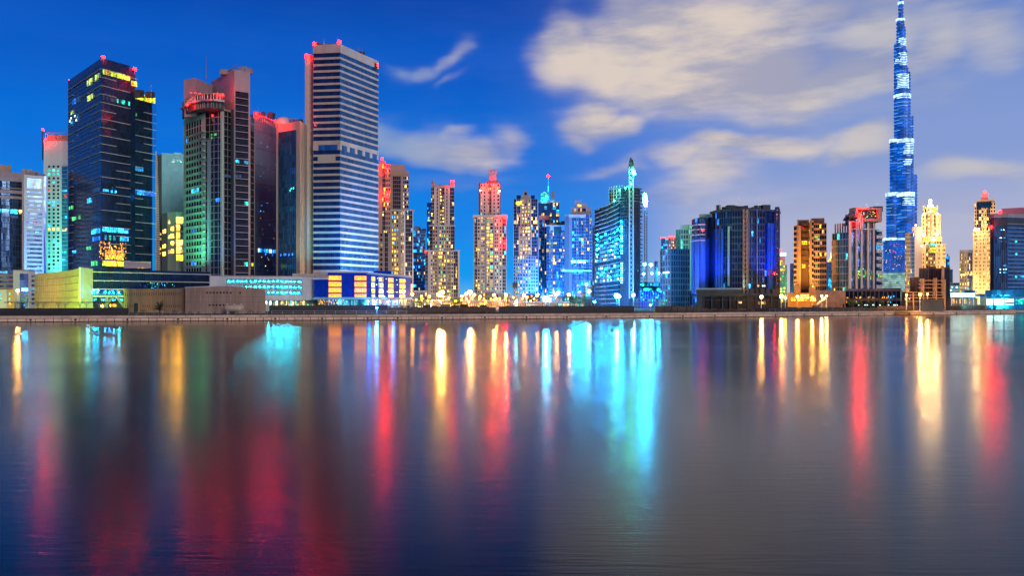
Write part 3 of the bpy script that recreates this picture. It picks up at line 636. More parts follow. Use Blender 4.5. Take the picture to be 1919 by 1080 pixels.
def t_ring():
    D = 440; T = Tower('office_tower', 'tower with a red lit curved crown balcony, green left face and black glass right face', D, 400, 'tower', wall='mauve', glass='glk', cap=100)
    # left wing with punched windows
    Dl = depth_from(D, 211, 226); L0, L1 = PP(344, Dl), PP(385, D)
    wl = T.poly([L0, L1], pyZ(211, D), 20, 'greenish', 'left_wing')[0]
    z1 = pyZ(211, D); fh = 12.65/F*D
    y = 224.0; r = 0
    rows = [(219, 243)]+[(247.5+i*12.65, 254.5+i*12.65) for i in range(21)]
    mb = T.M('left_wing', 'greenish')
    for ri, (ya, yb) in enumerate(rows):
        za, zb = pyZ(ya+1, D), pyZ(yb+1, D)
        for ci in range(6):
            u0 = wl.U(349.5)+ci*(wl.U(379)-wl.U(349.5))/6; u1 = u0+(wl.U(379)-wl.U(349.5))/6*.62
            mat = 'glk'
            if (ri, ci) in ((9, 2), (9, 3), (9, 4)): mat = 'cwin'
            elif (ri, ci) in ((1, 0), (15, 2), (15, 3), (20, 2), (20, 3), (18, 5)): mat = 'bwin'
            if ri == 0:
                T.panes.append((wl, u0, u1, zb, zb+(za-zb)*.46, mat, .03)); T.panes.append((wl, u0, u1, zb+(za-zb)*.54, za, mat, .03))
            else: T.panes.append((wl, u0, u1, zb, za, mat, .03))
        wl.box(T.M('ledges', 'greenish'), wl.U(346), wl.U(382), zb-.75, zb-.35, 0, .7)
        wl.box(T.M('ledges', 'greenish'), wl.U(382), wl.U(385), zb-.95, zb-.15, 0, 1.2)
    # recess and pier between wings
    W1 = T.poly([PP(385, D+4), PP(417.5, D-1)], pyZ(205, D), 16)[0]; W1.z1 = pyZ(206, D)
    T.facade(W1, [(385, 418, 'G', 4, 0)], fh=fh, wall='steel'); W1.box(T.M('pier', 'bluegrey'), W1.U(392), W1.U(395.5), G, pyZ(261, D), 0, 1.6)
    for i in range(7): W1.box(T.M('bracket', 'bluegrey'), W1.U(386), W1.U(397), pyZ(263+i*38, D), pyZ(260.5+i*38, D), 0, 1.3)
    W1.box(T.M('pier', 'greenish'), W1.U(416), W1.U(419), G, pyZ(201, D), -.5, 1.2)
    W2 = T.poly([PP(419, D-1), PP(434, D+4)], pyZ(205, D), 16)[0]; T.facade(W2, [(419, 434, 'G', 2, 0)], fh=fh, wall='steel')
    W3 = T.poly([PP(433, D+2), PP(440, D)], pyZ(204, D), 14, 'dgrey', 'recess')[0]
    W1.box(T.M('parapet', 'mauve'), 0, W1.L, pyZ(208, D), pyZ(205, D), -1, .7); W2.box(T.M('parapet', 'mauve'), 0, W2.L, pyZ(208, D), pyZ(205, D), -1, .7)
    # right block: tall shaft, plain top, dark panels below
    Rc = PP(439, D); Rb = PP(396, depth_from(D, 130, 152)); Dr = depth_from(D, 130, 135); Rr = PP(468.5, Dr)
    wa, wb = T.poly([Rb, Rc, Rr], pyZ(130, D), 14, 'mauve', 'shaft')
    fh = 12.65/F*D; ztop = pyZ(169, D)
    wb.box(T.M('front_glazing', 'glk'), wb.U(441), wb.U(465.5), G, ztop, 0, .15); k = 0; z = ztop
    while z > G+2:
        q_ = MB(); wb.box(q_, wb.U(441), wb.U(465.5), z-.32, z, .15, .45); q_.build('floor_band', M['mauve'], T.root); z -= fh; k += 1
        for q in range(3): wb.box(T.M('louvres', 'dgrey'), wb.U(441), wb.U(465.5), z+fh*.2*(q+1), z+fh*.2*(q+1)+.12, .15, .3)
    for i in range(1, 4): wb.box(T.M('panel_joint', 'grey'), 0, wb.L, pyZ(130+i*9.5, D)-.05, pyZ(130+i*9.5, D)+.05, 0, .02)
    for i in range(1, 6): wb.box(T.M('panel_joint', 'grey'), wb.L*i/6-.04, wb.L*i/6+.04, ztop, pyZ(130.5, D), 0, .02)
    for i in range(1, 3): wa.box(T.M('panel_joint', 'grey'), 0, wa.L, pyZ(130+i*13, D)-.05, pyZ(130+i*13, D)+.05, 0, .02)
    W4 = T.poly([PP(468.8, Dr+1), PP(477, Dr+7)], pyZ(217, Dr), 12)[0]; T.facade(W4, [(468.8, 477, 'G', 1, 0)], fh=fh, wall='steel')
    # back left roof block
    La, Lb, Lc = PP(345, D+6), PP(366, D+2), PP(398, D+18); T.poly([La, Lb, Lc], pyZ(145.5, D+2), 5, 'mauve', 'roof_block', z0=pyZ(215, D))
    # curved crown balcony
    ring = [(341.5, D+10), (350, D+2), (364, D-5), (381, D-9), (400, D-10), (419.5, D-7)]; ry = [0]*6
    rp = [Vector(PP(*q)) for q in ring]; zr = pyZ(187, D-9)
    segs = [Wall(a, b) for a, b in zip(rp, rp[1:])]
    T.M('crown_drum', 'dgrey').prism([tuple(p*(1+2.0/p.length)) for p in rp]+[tuple(rp[-1]*1.03), tuple(rp[0]*1.02)], pyZ(209, D), pyZ(173.5, D-9))
    for w in segs:
        w.box(T.M('crown_ring', 'steel'), -.05, w.L+.05, zr-.9, zr, -2.2, 1.2); n = max(2, int(w.L/1.6))
        for i in range(n): w.box(T.M('crown_fins', 'white'), w.L*i/n, w.L*i/n+.25, zr, pyZ(175, D-9), -.9, -.4); w.box(T.M('crown_fins', 'mauve'), w.L*i/n, w.L*i/n+.25, pyZ(208, D), zr-.9, -1.3, -.8)
        w.box(T.M('crown_rail', 'pinkish'), 0, w.L, pyZ(176, D-9), pyZ(174.6, D-9), -1.0, -.2)
    P = T.pane
    P(wb, 441.5, 299, 448.5, 306, 'cwin', 2, d=.2); P(wb, 457, 301, 465, 308, 'cwin', 2, d=.2); P(wb, 457, 377, 465, 385, 'twin', 2, d=.2); P(wb, 457, 491, 464, 499, 'twin', 2, d=.2); P(W4, 469.5, 493, 474, 500, 'lime', 1)
    P(W1, 396, 250, 407, 260, 'gwin', 4, .7, rows=2); P(W2, 420, 327, 432, 333, 'dimw', 3); P(wb, 441, 327, 452, 333, 'dimw', 3, d=.2); P(W1, 405, 371, 414, 379, 'bwin', 3); P(W1, 397, 214.5, 401, 219.5, 'rwin', 1)
    for i in range(4): P(W1, 397, 263+i*50, 414, 267+i*50, 'dimw', 5, .3)
    m = MB(); a = pt(386.5, 150, D+14); m.bar(a, pt(386.5, 104, D+14), .22, .05); m.build('antenna', M['steel'], T.root)
    m = MB(); p = pt(421, 137, D+8); m.box((p.x-2, p.y-2, p.z-1), (p.x+2.5, p.y+2, p.z+1.6)); m.bar(p, pt(440, 125, D+6), .3); m.bar(pt(424, 139, D+6), pt(438, 128, D+6), .15); m.bar(pt(417, 131, D+8), pt(424, 131, D+8), .5); m.build('window_cleaning_cradle', M['grey'], T.root)
    T.beacon(351, 196, D-4, .9); T.beacon(417, 178, D-9, .9); T.beacon(398, 216, D-3, .45); T.beacon(411, 178.5, D-9, .5)
    for i, px in enumerate((358, 366, 374, 382, 391, 400, 408)): T.beacon(px, 176-abs(i-4)*.6, D-9+1.5, .22)
    T.roof(442, 466, 131.5, D+1, 4, 1.8, 1, 'mauve', 5)
    T.done()
t_ring()
def t_redfins():
    D = 540; T = Tower('office_tower', 'dark tower with fine vertical fins and a red lit top between two pale towers', D, 490, 'tower', wall='dgrey', glass='glb')
    a, b, c = PP(468, D+4), PP(476, D), PP(522, depth_from(D, 212, 227)); w0, w = T.poly([a, b, c], pyZ(213, D), 20)
    n = 26
    for i in range(n+1): w.box(T.M('fins', 'bluegrey'), w.L*i/n-.10, w.L*i/n+.10, G, w.z1, 0, .4)
    for i in range(11): w.box(T.M('floor_bands', 'black'), 0, w.L, G+i*12, G+i*12+.4, 0, .3)
    T.facade(w0, [(460, 480, 'G', 1, 0)], fh=4.4, wall='steel')
    for i in range(11): x = w.L*i/10; w.box(T.M('roof_rail', 'steel'), x, x+.12, w.z1, w.z1+2.2, -.6, -.4)
    w.box(T.M('roof_rail', 'steel'), 0, w.L, w.z1+2.0, w.z1+2.2, -.6, -.4)
    T.pane(w, 482, 467, 517, 474, ('cwin', 'white_win', 'bwin'), 14, .8, d=.85); T.pane(w, 482, 475, 517, 480, ('bwin', 'dimw'), 14, .5, d=.85)
    for _ in range(46): x = random.uniform(484, 516); y = random.triangular(235, 512, 500); T.pane(w, x, y, x+1.0, y+1.6, random.choice(['dimw', 'cwin', 'wwin', 'owin', 'dimw']), 1, d=.2)
    T.beacon(480, 213, D-1, 1.0); T.beacon(517, 228, D-3, 1.1)
    for k in range(9): T.beacon(484+k*4, 214.5+k*1.6, D+1, .19)
    T.roof(480, 516, 216, D+4, 6, 2.4, 1, seed=6)
    T.done()
t_redfins()
def t_annex():
    D = 445; c = PP(562, D); l = PP(517.5, depth_from(D, 226, 233.5)); r = PP(589, D+26)
    T = Tower('office_tower', 'shorter cream tower with one tall blue glass panel, joined in front of the striped tower', D, 550, 'tower', wall='cream', glass='cream')
    wf, ws = T.poly([l, c, r], pyZ(226, D), 14, 'cream', 'wall')
    zt = pyZ(242, D); u0, u1 = wf.U(522.5), wf.U(555); wf.box(T.M('glass_panel', 'glb'), u0, u1, G, zt, 0, .2)
    for i in range(9): x = u0+(u1-u0)*i/8; wf.box(T.M('mullions', 'black'), x-.06, x+.06, G, zt, .2, .32)
    for i in range(24): z = G+(zt-G)*i/24; wf.box(T.M('mullions', 'black'), u0, u1, z-.05, z+.05, .2, .30)
    for k in range(30): ws.box(T.M('panel_joint', 'grey'), 0, ws.L, G+k*3.4, G+k*3.4+.05, 0, .015)
    T.pane(wf, 524, 475, 550, 480, ('cwin', 'bwin', 'dimw'), 12, .6, d=.35); T.pane(wf, 530, 352, 552, 360, ('dimw', 'twin'), 10, .35, d=.35, rows=2)
    d = MB(); p = pt(531, 226, D+12); d.ball((p.x, p.y, p.z-.5), 4.2, 16, 6, .62, half=True); d.cyl((p.x, p.y), 4.2, p.z-3, p.z-.5, 16); d.build('roof_dome', M['white'], T.root, smooth=True)
    m = MB()
    for k in range(5): a = pt(541+k*4, 228, D+8); m.bar(a, (a.x, a.y, a.z+2.2), .08)
    m.bar(pt(541, 222, D+8), pt(557, 222, D+8), .08); m.build('roof_railing', M['steel'], T.root)
    T.beacon(519.5, 229.5, D+2, 1.1)
    T.roof(540, 585, 228, D+6, 4, 1.8, 1, seed=7)
    T.done()
t_annex()
def t_white():
    D = 450; c = PP(637, D); l = PP(588, depth_from(D, 84, 86)); Dr = depth_from(D, 84, 116); r = PP(708, Dr)
    T = Tower('office_tower', 'tallest cream tower with dark horizontal window bands and red corner beacons', D, 640, 'tower', wall='cream', glass='glb')
    zt = pyZ(84, D); wl, wr = T.poly([l, c, r], zt-.5, 26, 'dgrey', 'structural_core')
    bands = [98.5+12.05*i for i in range(14)]; lo = [281+12.05*i for i in range(19)]
    def spandrel(y0, y1):
        z1, z0 = pyZ(y0, D), pyZ(y1, D)
        wl.box(T.M('wall', 'cream'), -.3, wl.L+.5, z0, z1, -1, .5); wr.box(T.M('wall', 'white'), -.44, wr.L+.3, z0, z1, -1, .47)  # right face clad lighter, the side light put into its colour
    def band(y0, y1, fr=True, m='gl'):
        z1, z0 = pyZ(y0, D), pyZ(y1, D)
        for w, g in ((wl, 'gl'), (wr, 'glb')):
            b = MB(); w.box(b, 0, w.L, z0, z1, 0, .12); o = b.build('window_band', M[g], T.root)
            q = MB(); n = 14 if w is wl else 26
            for i in range(1, n): w.box(q, w.L*i/n-.05, w.L*i/n+.05, z0, z1, .12, .22)
            q.build('mullions', M['black'], o, origin=None).location = (0, 0, 0)
    prev = 82.5
    for y in bands:
        spandrel(prev, y); band(y, y+8); prev = y+8
    spandrel(prev, 271)
    # plant floor with large openings
    z1, z0 = pyZ(271, D), pyZ(281, D); wl.box(T.M('plant_openings', 'glb'), wl.U(597), wl.U(633), z0, z1, -.2, .1)
    for a, b in ((587, 597), (633, 638)): wl.box(T.M('wall', 'cream'), max(-.3, wl.U(a)), min(wl.L+.5, wl.U(b)), z0, z1, -.2, .5)
    wr.box(T.M('plant_openings', 'glb'), 0, wr.L, z0, z1, -.2, .1)
    for i in range(6): x = wr.L*i/5.0; wr.box(T.M('wall', 'white'), max(-.3, x-1.1), min(wr.L+.3, x+1.1), z0, z1, -.2, .47)
    prev = None
    for i, y in enumerate(lo):
        if prev: spandrel(prev, y)
        band(y, y+8); prev = y+8
    wl.box(T.M('wall', 'cream'), wl.U(596), wl.U(629), pyZ(301.5, D), pyZ(293, D), .1, .4)
    spandrel(prev, 522)
    # plain flank slab
    Tf = T.slab(571.5, 588.5, 101.5, D+8, 14, mat='cream', part='flank')
    for k in range(22): Tf.box(T.M('panel_joint', 'grey'), 0, Tf.L, G+k*6, G+k*6+.05, 0, .015)
    # service mark near the top right corner
    b = MB(); wr.box(b, wr.U(700.5), wr.U(704.8), pyZ(133, Dr), pyZ(121, Dr), .47, .8); b.build('louvre_panel', M['dgrey'], T.root)
    for _ in range(50): x = random.uniform(638, 704); y = random.triangular(440, 508, 505); T.pane(wr, x, y, x+1, y+1.2, random.choice(['cwin', 'bwin', 'bwin']), 1, d=.5)
    for px, py, dd, rr in ((589.5, 82, l[1], 1.25), (636, 78.5, D, 1.3), (574, 104, D+7, 1.25), (706, 121, Dr-1, 1.1)): T.beacon(px, py, dd, rr)
    T.roof(592, 632, 86, D+4, 5, 1.7, 3, seed=8); T.roof(645, 690, 100, D+18, 5, 1.4, 2, seed=9)
    T.done()
t_white()
def t_redthin():
    D = 580; T = Tower('apartment_tower', 'slim pinkish apartment tower with red beacons hard against the striped tower', D, 718, 'tower', wall='pinkish', glass='glk', cap=60)
    w = T.slab(704, 731.5, 307, D, 18); T.facade(w, [(704, 716.5, 'W', 1, 0), (716.5, 722, 'G', 2, .3), (722, 731.5, 'P', 3, .10, ('wwin', 'rwin'))], fh=3.5, proud=.8)
    w = T.slab(704, 733, 436, D-3, 8); T.facade(w, [(704, 711, 'W', 1, 0), (711, 718, 'P', 1, .12), (718, 721, 'W', 1, 0), (721, 727, 'G', 2, .05), (727, 733, 'W', 1, 0)], fh=3.5)
    T.slab(712, 722, 301, D+4, 6, mat='pinkish', part='roof_block')
    T.beacon(716.5, 297.5, D+1, 1.3); T.beacon(721, 314, D-2, 1.7); T.beacon(722, 366, D-2, 1.8); T.pane(w, 706, 410, 709, 414, 'twin', 1)
    T.done()
    D = 660; T = Tower('apartment_tower', 'brownish apartment tower with a red roof block and a yellow lit lower half', D, 750, 'tower', wall='pinkish', glass='glk', cap=80)
    w = T.slab(731.5, 766, 330, D+4, 20); w.z0 = pyZ(398, D)
    T.facade(w, [(731.5, 736, 'W', 1, 0, None, 'beige'), (736, 751, 'G', 4, .03), (751, 755, 'W', 1, 0), (755, 758, 'P', 1, .4), (758, 766, 'B', 2, .1, None, 'mauve')], fh=3.6)
    T.slab(732, 759, 308, D+6, 16, mat='pinkish', part='roof_block'); T.slab(731, 766, 319, D+6, 16, mat='beige', part='roof_parapet')
    w = T.slab(731.5, 774.5, 395, D, 22)
    T.facade(w, [(731.5, 734, 'W', 1, 0), (734, 747, 'P', 3, .55, ('ywin', 'wwin', 'ywin', 'cwin'), 'beige'), (747, 751, 'W', 1, 0, None, 'grey'), (751, 757, 'P', 2, .85, ('ywin', 'ywin', 'lime')), (757, 759.5, 'W', 1, 0, None, 'white'), (759.5, 773, 'G', 4, .10, ('wwin', 'cwin')), (773, 774.5, 'W', 1, 0, None, 'white')], fh=3.6)
    T.cornice([w], w.z1, 1.0, .8, 'cream'); T.done()
t_redthin()
def t_blue775():
    D = 1000; T = Tower('apartment_tower', 'distant blue glass tower with scattered white lights between two lit stone towers', D, 786, 'tower', wall='bluegrey', glass='glb', cap=80)
    w = T.slab(774, 797, 432, D, 20); T.facade(w, [(774, 779, 'G', 1, .2, ('cwin', 'bwin')), (779, 797, 'Q', 7, .28, ('cwin', 'wwin', 'bwin', 'cwin'))], fh=4.0, proud=.3)
    T.roof(778, 795, 432, D, 4, 3, 1, seed=10)
    T.slab(776, 788, 424, D+5, 10, mat='bluegrey', part='roof_block'); T.done()
t_blue775()
def t_gable():
    D = 740; T = Tower('apartment_tower', 'stone apartment tower with two rooftop horns, the right one tipped by a red beacon', D, 830, 'tower', wall='pinkish', glass='glk', cap=100)
    w = T.slab(797, 861, 471, D, 24)
    L = ('ywin', 'wwin', 'ywin', 'gwin')
    T.facade(w, [(797, 802, 'G', 1, .04), (802, 807, 'W', 1, 0, None, 'cream'), (807, 811, 'P', 1, .2, None, 'cream'), (811, 819, 'P', 2, .32, L, 'beige'), (819, 822, 'W', 1, 0, None, 'grey'), (822, 829, 'B', 2, .75, L), (829, 835, 'B', 2, .35, L), (835, 838, 'W', 1, 0, None, 'grey'), (838, 845, 'P', 2, .30, L, 'beige'), (845, 850, 'P', 1, .15, None, 'cream'), (850, 858, 'G', 2, .12), (858, 861, 'W', 1, 0, None, 'cream')], fh=3.5)
    T.cornice([w], w.z1, 1.0, .9, 'cream')
    w = T.slab(805, 852, 424, D+3, 22); w.z0 = pyZ(472, D)
    T.facade(w, [(805, 811, 'G', 1, .03), (811, 820, 'P', 2, .3, L), (820, 823, 'W', 1, 0, None, 'grey'), (823, 836, 'P', 3, .35, L, 'mauve'), (836, 845, 'P', 2, .2, L), (845, 852, 'G', 2, .05)], fh=3.5)
    T.cornice([w], w.z1, 1.0, .8, 'cream')
    w = T.slab(808, 851, 352, D+6, 20); w.z0 = pyZ(425, D)
    T.facade(w, [(808, 813.5, 'G', 2, .18, None, 'cream'), (813.5, 818, 'W', 1, 0, None, 'cream'), (818, 821, 'P', 1, .08), (821, 824, 'W', 1, 0, None, 'cream'), (824, 833, 'P', 2, .65, ('wwin', 'wwin', 'ywin'), 'dgrey'), (833, 836, 'W', 1, 0, None, 'cream'), (836, 839, 'P', 1, .06), (839, 843, 'W', 1, 0, None, 'cream'), (843, 851, 'G', 2, .06, None, 'mauve')], fh=3.5)
    w.box(T.M('parapet', 'pinkish'), w.U(813), w.U(843), w.z1, w.z1+2, -2, .8); T.slab(821, 838, 347, D+10, 12, mat='brown', part='roof_block')
    for a, b in ((808.5, 815), (844, 851)):
        ww = T.slab(a, b, 345, D+6, 4, ybot=352, mat='pinkish', part='horn'); m = T.M('horn', 'pinkish'); c = (ww.P0+ww.P1)/2; m.cyl((c.x, c.y+1.8), 2.0, ww.z1, ww.z1+3.6, 10, .8)
    T.beacon(848, 340.5, D+2, 1.7, post=1); w3 = T.slab(800, 808, 380, D+25, 10, mat='glb', part='rear_glazing')
    T.pane(w3, 800.5, 388, 807.5, 470, ('cwin', 'lime', 'bwin'), 3, .35, rows=18); T.beacon(797.5, 473, D-2, .7, post=.8); T.done()
t_gable()
def t_crown():
    D = 760; T = Tower('apartment_tower', 'stepped stone apartment tower topped by a square pink block, red beacons down its right side', D, 918, 'tower', wall='cream', glass='glk', cap=100)
    L = ('ywin', 'wwin', 'ywin', 'ywin', 'twin')
    w = T.slab(888, 949, 404, D, 24)
    T.facade(w, [(888, 889, 'W', 1, 0), (889, 894.5, 'G', 2, .08), (894.5, 900, 'P', 1, .25), (900, 901.5, 'W', 1, 0), (901.5, 908.5, 'P', 2, .35, L), (908.5, 912, 'W', 1, 0, None, 'grey'), (912, 917, 'B', 1, .6, L), (917, 918.5, 'W', 1, 0), (918.5, 924, 'B', 1, .5, L), (924, 927, 'W', 1, 0, None, 'grey'), (927, 934, 'P', 2, .28, L), (934, 936, 'W', 1, 0), (936, 940, 'P', 1, .12, L), (940, 941.5, 'W', 1, 0), (941.5, 948, 'G', 2, .12, ('wwin', 'cwin')), (948, 949, 'W', 1, 0)], fh=3.45)
    T.cornice([w], w.z1-2, 2.6, .9, 'cream'); w.box(T.M('belt', 'grey'), 0, w.U(901), pyZ(505, D), pyZ(499, D), 0, .8); w.box(T.M('belt', 'grey'), w.U(936), w.L, pyZ(505, D), pyZ(499, D), 0, .8)
    w = T.slab(899, 938, 344, D+6, 20); w.z0 = pyZ(404, D)
    T.facade(w, [(899, 900.5, 'W', 1, 0, None, 'brown'), (900.5, 904, 'P', 1, .5, L), (904, 906, 'W', 1, 0), (906, 910, 'P', 1, .35), (910, 914, 'W', 1, 0), (914, 916.5, 'P', 1, .3), (916.5, 921, 'P', 1, .35, None, 'brown'), (921, 924, 'W', 1, 0), (924, 928, 'P', 1, .2), (928, 931, 'W', 1, 0), (931, 936.5, 'P', 1, .25), (936.5, 938, 'W', 1, 0, None, 'brown')], fh=3.45)
    T.slab(911, 935, 339, D+8, 16, mat='brown', part='roof_block'); T.slab(916, 930.5, 318, D+9, 12, mat='mauve', part='top_block')
    T.slab(897, 902, 342, D+7, 3, mat='brown', part='corner_post')
    for x, y, q in ((921, 346, 1.7), (925, 345, 1.2), (945.5, 408.5, 1.9), (945.5, 456, 1.8)): T.beacon(x, y, D-2, q, post=1)
    T.beacon(900, 357, D+2, .5, post=.5, mat='lampx'); T.beacon(936, 358, D+2, .6, post=.5, mat='lampx')
    T.done()
t_crown()
def t_step962():
    D = 780; T = Tower('apartment_tower', 'dark stepped apartment tower with a yellow lit central bay', D, 985, 'tower', wall='bluegrey', glass='gl', cap=100)
    L = ('ywin', 'ywin', 'lime', 'wwin')
    w = T.slab(962, 1009, 428, D, 24); w.z1 = pyZ(424, D)
    T.facade(w, [(962, 963, 'W', 1, 0, None, 'cream'), (963, 972, 'G', 3, .12), (972, 974, 'W', 1, 0, None, 'cream'), (974, 979, 'P', 1, .8, L, 'beige'), (979, 984, 'P', 1, .75, L, 'pinkish'), (984, 989, 'P', 1, .8, L, 'beige'), (989, 995, 'P', 1, .5, L, 'beige'), (995, 996.5, 'W', 1, 0, None, 'cream'), (996.5, 1008, 'G', 4, .14, ('ywin', 'cwin', 'wwin')), (1008, 1009, 'W', 1, 0, None, 'cream')], fh=3.45)
    w2 = T.slab(962, 1009, 480, D-3, 6); w2.z1 = pyZ(480, D-3); T.facade(w2, [(962, 966, 'P', 1, .2, ('twin', 'ywin')), (966, 974, 'P', 2, .22, ('twin', 'ywin')), (974, 995, 'P', 4, .5, L+('twin',)), (995, 1003, 'P', 2, .18, ('cwin',)), (1003, 1009, 'P', 1, .12)], fh=3.45, wall='bluegrey')
    w = T.slab(962, 1008, 373, D+3, 22); w.z0 = pyZ(426, D)
    T.facade(w, [(962, 963, 'W', 1, 0), (963, 968, 'G', 1, .12), (968, 969, 'W', 1, 0, None, 'cream'), (969, 975, 'G', 2, .22), (975, 977, 'W', 1, 0, None, 'cream'), (977, 994, 'P', 3, .7, L, 'pinkish'), (994, 995.5, 'W', 1, 0, None, 'cream'), (995.5, 1007, 'G', 3, .2), (1007, 1008, 'W', 1, 0, None, 'cream')], fh=3.45)
    w.z1 = pyZ(367, D); T.slab(968, 976, 366, D+3.5, 14, part='turret'); T.slab(995, 1002, 366, D+3, 14, part='turret')
    T.pane(w, 967, 377, 978, 384, ('lime', 'ywin'), 4, d=.8, rows=2)
    w = T.slab(977, 994, 366, D+3.4, 14, mat='beige', part='turret'); w = T.slab(980.5, 989.5, 357, D+3.2, 10, mat='grey', part='top_block'); T.pane(w, 982.5, 360, 987.5, 366, 'glk', 1, d=.1)
    T.done()
t_step962()
def t_spire():
    D = 1400; T = Tower('office_tower', 'distant dark blue tower with a glowing cyan globe and a tall spire', D, 1028, 'tower', wall='dgrey', glass='glb', cap=40)
    w = T.slab(1009, 1048, 380, D, 30); T.facade(w, [(1009, 1036, 'G', 5, .13, ('cwin', 'dimw', 'wwin')), (1036, 1048, 'G', 2, .30, ('wwin', 'cwin'))], fh=6, proud=.4)
    T.cornice([w], w.z1, 1.5, .5, 'white'); T.slab(1033, 1039, 358, D+6, 6, mat='mauve', part='top_fin')
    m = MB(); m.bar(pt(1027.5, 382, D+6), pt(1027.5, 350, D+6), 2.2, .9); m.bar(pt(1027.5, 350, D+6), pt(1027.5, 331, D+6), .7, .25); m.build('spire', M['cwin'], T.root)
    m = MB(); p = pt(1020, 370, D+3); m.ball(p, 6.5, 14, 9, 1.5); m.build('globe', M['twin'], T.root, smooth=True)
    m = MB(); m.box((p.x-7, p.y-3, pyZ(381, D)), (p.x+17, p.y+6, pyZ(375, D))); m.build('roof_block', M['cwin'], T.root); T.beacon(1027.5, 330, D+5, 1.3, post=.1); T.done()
    D = 900; T = Tower('apartment_tower', 'narrow tower with a pink lit roof block and a zigzag lattice front', D, 1019, 'tower', wall='bluegrey', glass='gl', cap=60)
    w = T.slab(1009, 1031, 412, D, 20); T.facade(w, [(1009, 1010.5, 'W', 1, 0, None, 'mauve'), (1010.5, 1019.5, 'G', 3, .22, ('wwin', 'cwin')), (1019.5, 1021, 'W', 1, 0, None, 'mauve'), (1021, 1031, 'G', 2, .1)], fh=4.2)
    T.slab(1010, 1031, 404, D+2, 14, mat='pinkish', part='roof_block'); u0, u1 = w.U(1010.5), w.U(1019.5); m = T.M('lattice', 'mauve')
    for k in range(11):
        z = pyZ(412+k*13, D); a, b = (u0, u1) if k % 2 else (u1, u0); m.bar(w.at(a, .7, z), w.at(b, .7, pyZ(425+k*13, D)), .22)
    T.done()
t_spire()
def t_cluster():
    D = 860; T = Tower('apartment_tower', 'pale blue stepped apartment tower with a white gridded crown', D, 1047, 'tower', wall='bluegrey', glass='glb', cap=90)
    L = ('wwin', 'ywin', 'cwin', 'cwin')
    w = T.slab(1024, 1071, 424, D, 24); T.facade(w, [(1024, 1029, 'G', 1, .1), (1029, 1036, 'P', 2, .25, L, 'bluegrey'), (1036, 1040, 'G', 1, .2), (1040, 1050, 'G', 3, .12, L, 'bluegrey'), (1050, 1058, 'P', 2, .25, L, 'bluegrey'), (1058, 1066, 'P', 2, .3, L, 'bluegrey'), (1066, 1071, 'W', 1, 0, None, 'bluegrey')], fh=3.5)
    T.cornice([w], w.z1, 1.2, .8, 'white'); w.box(T.M('crown_wall', 'white'), w.U(1031), w.U(1070), pyZ(432, D), w.z1, 0, .9); w.box(T.M('crown_window', 'glt'), w.U(1038), w.U(1052), pyZ(441, D), pyZ(425, D), .9, 1.2)
    T.slab(1029, 1068, 418, D+5, 12, mat='pinkish', part='roof_block'); 
    T.roof(1030, 1066, 418, D+6, 6, 2.5, 2, seed=12)
    T.pane(w, 1024, 454, 1044, 458, 'lime', 5, .9); T.pane(w, 1044, 466, 1064, 472, ('wwin', 'wwin', 'ywin'), 5, .8); T.done()
    D = 840; T = Tower('apartment_tower', 'blue floodlit apartment tower with a stepped brown roof and small lit arches', D, 1085, 'tower', wall='bluegrey', glass='glb', cap=90)
    w = T.slab(1066, 1110, 402, D, 24); T.facade(w, [(1066, 1072, 'W', 1, 0), (1072, 1080, 'G', 2, .15, ('cwin',)), (1080, 1084, 'P', 1, .1, L), (1084, 1094, 'G', 2, .22, ('cwin', 'wwin')), (1094, 1098, 'P', 1, .1), (1098, 1104, 'G', 2, .06), (1104, 1110, 'P', 1, .12, ('wwin', 'lime'))], fh=3.5)
    w.box(T.M('parapet', 'white'), w.U(1066), w.U(1098), w.z1-3, w.z1, 0, .9)
    w2 = T.slab(1070, 1108, 388, D+6, 16, mat='pinkish', part='roof_block'); w3 = T.slab(1078, 1100, 381, D+8, 12, mat='pinkish', part='roof_block'); w4 = T.slab(1077, 1090, 375, D+9, 8, mat='mauve', part='roof_block'); T.slab(1058, 1072, 402, D+9, 10, mat='mauve', part='side_block')
    T.pane(w2, 1076, 390, 1098, 397, ('owin', 'wwin', 'glk'), 6, .9); T.pane(w3, 1082, 383, 1090, 388, 'ywin', 1)
    T.pane(w, 1072, 439, 1096, 442, 'cwin', 7); T.pane(w, 1075, 445, 1086, 447, 'cwin', 4); T.done()
    D = 1000; T = Tower('office_tower', 'plain deep blue block squeezed behind the floodlit construction tower', D, 1112, 'tower', wall='bluegrey', glass='glb', cap=30)
    w = T.slab(1108, 1124, 421, D, 20); T.facade(w, [(1108, 1124, 'G', 3, .04, ('bwin',))], fh=4); T.done()
t_cluster()
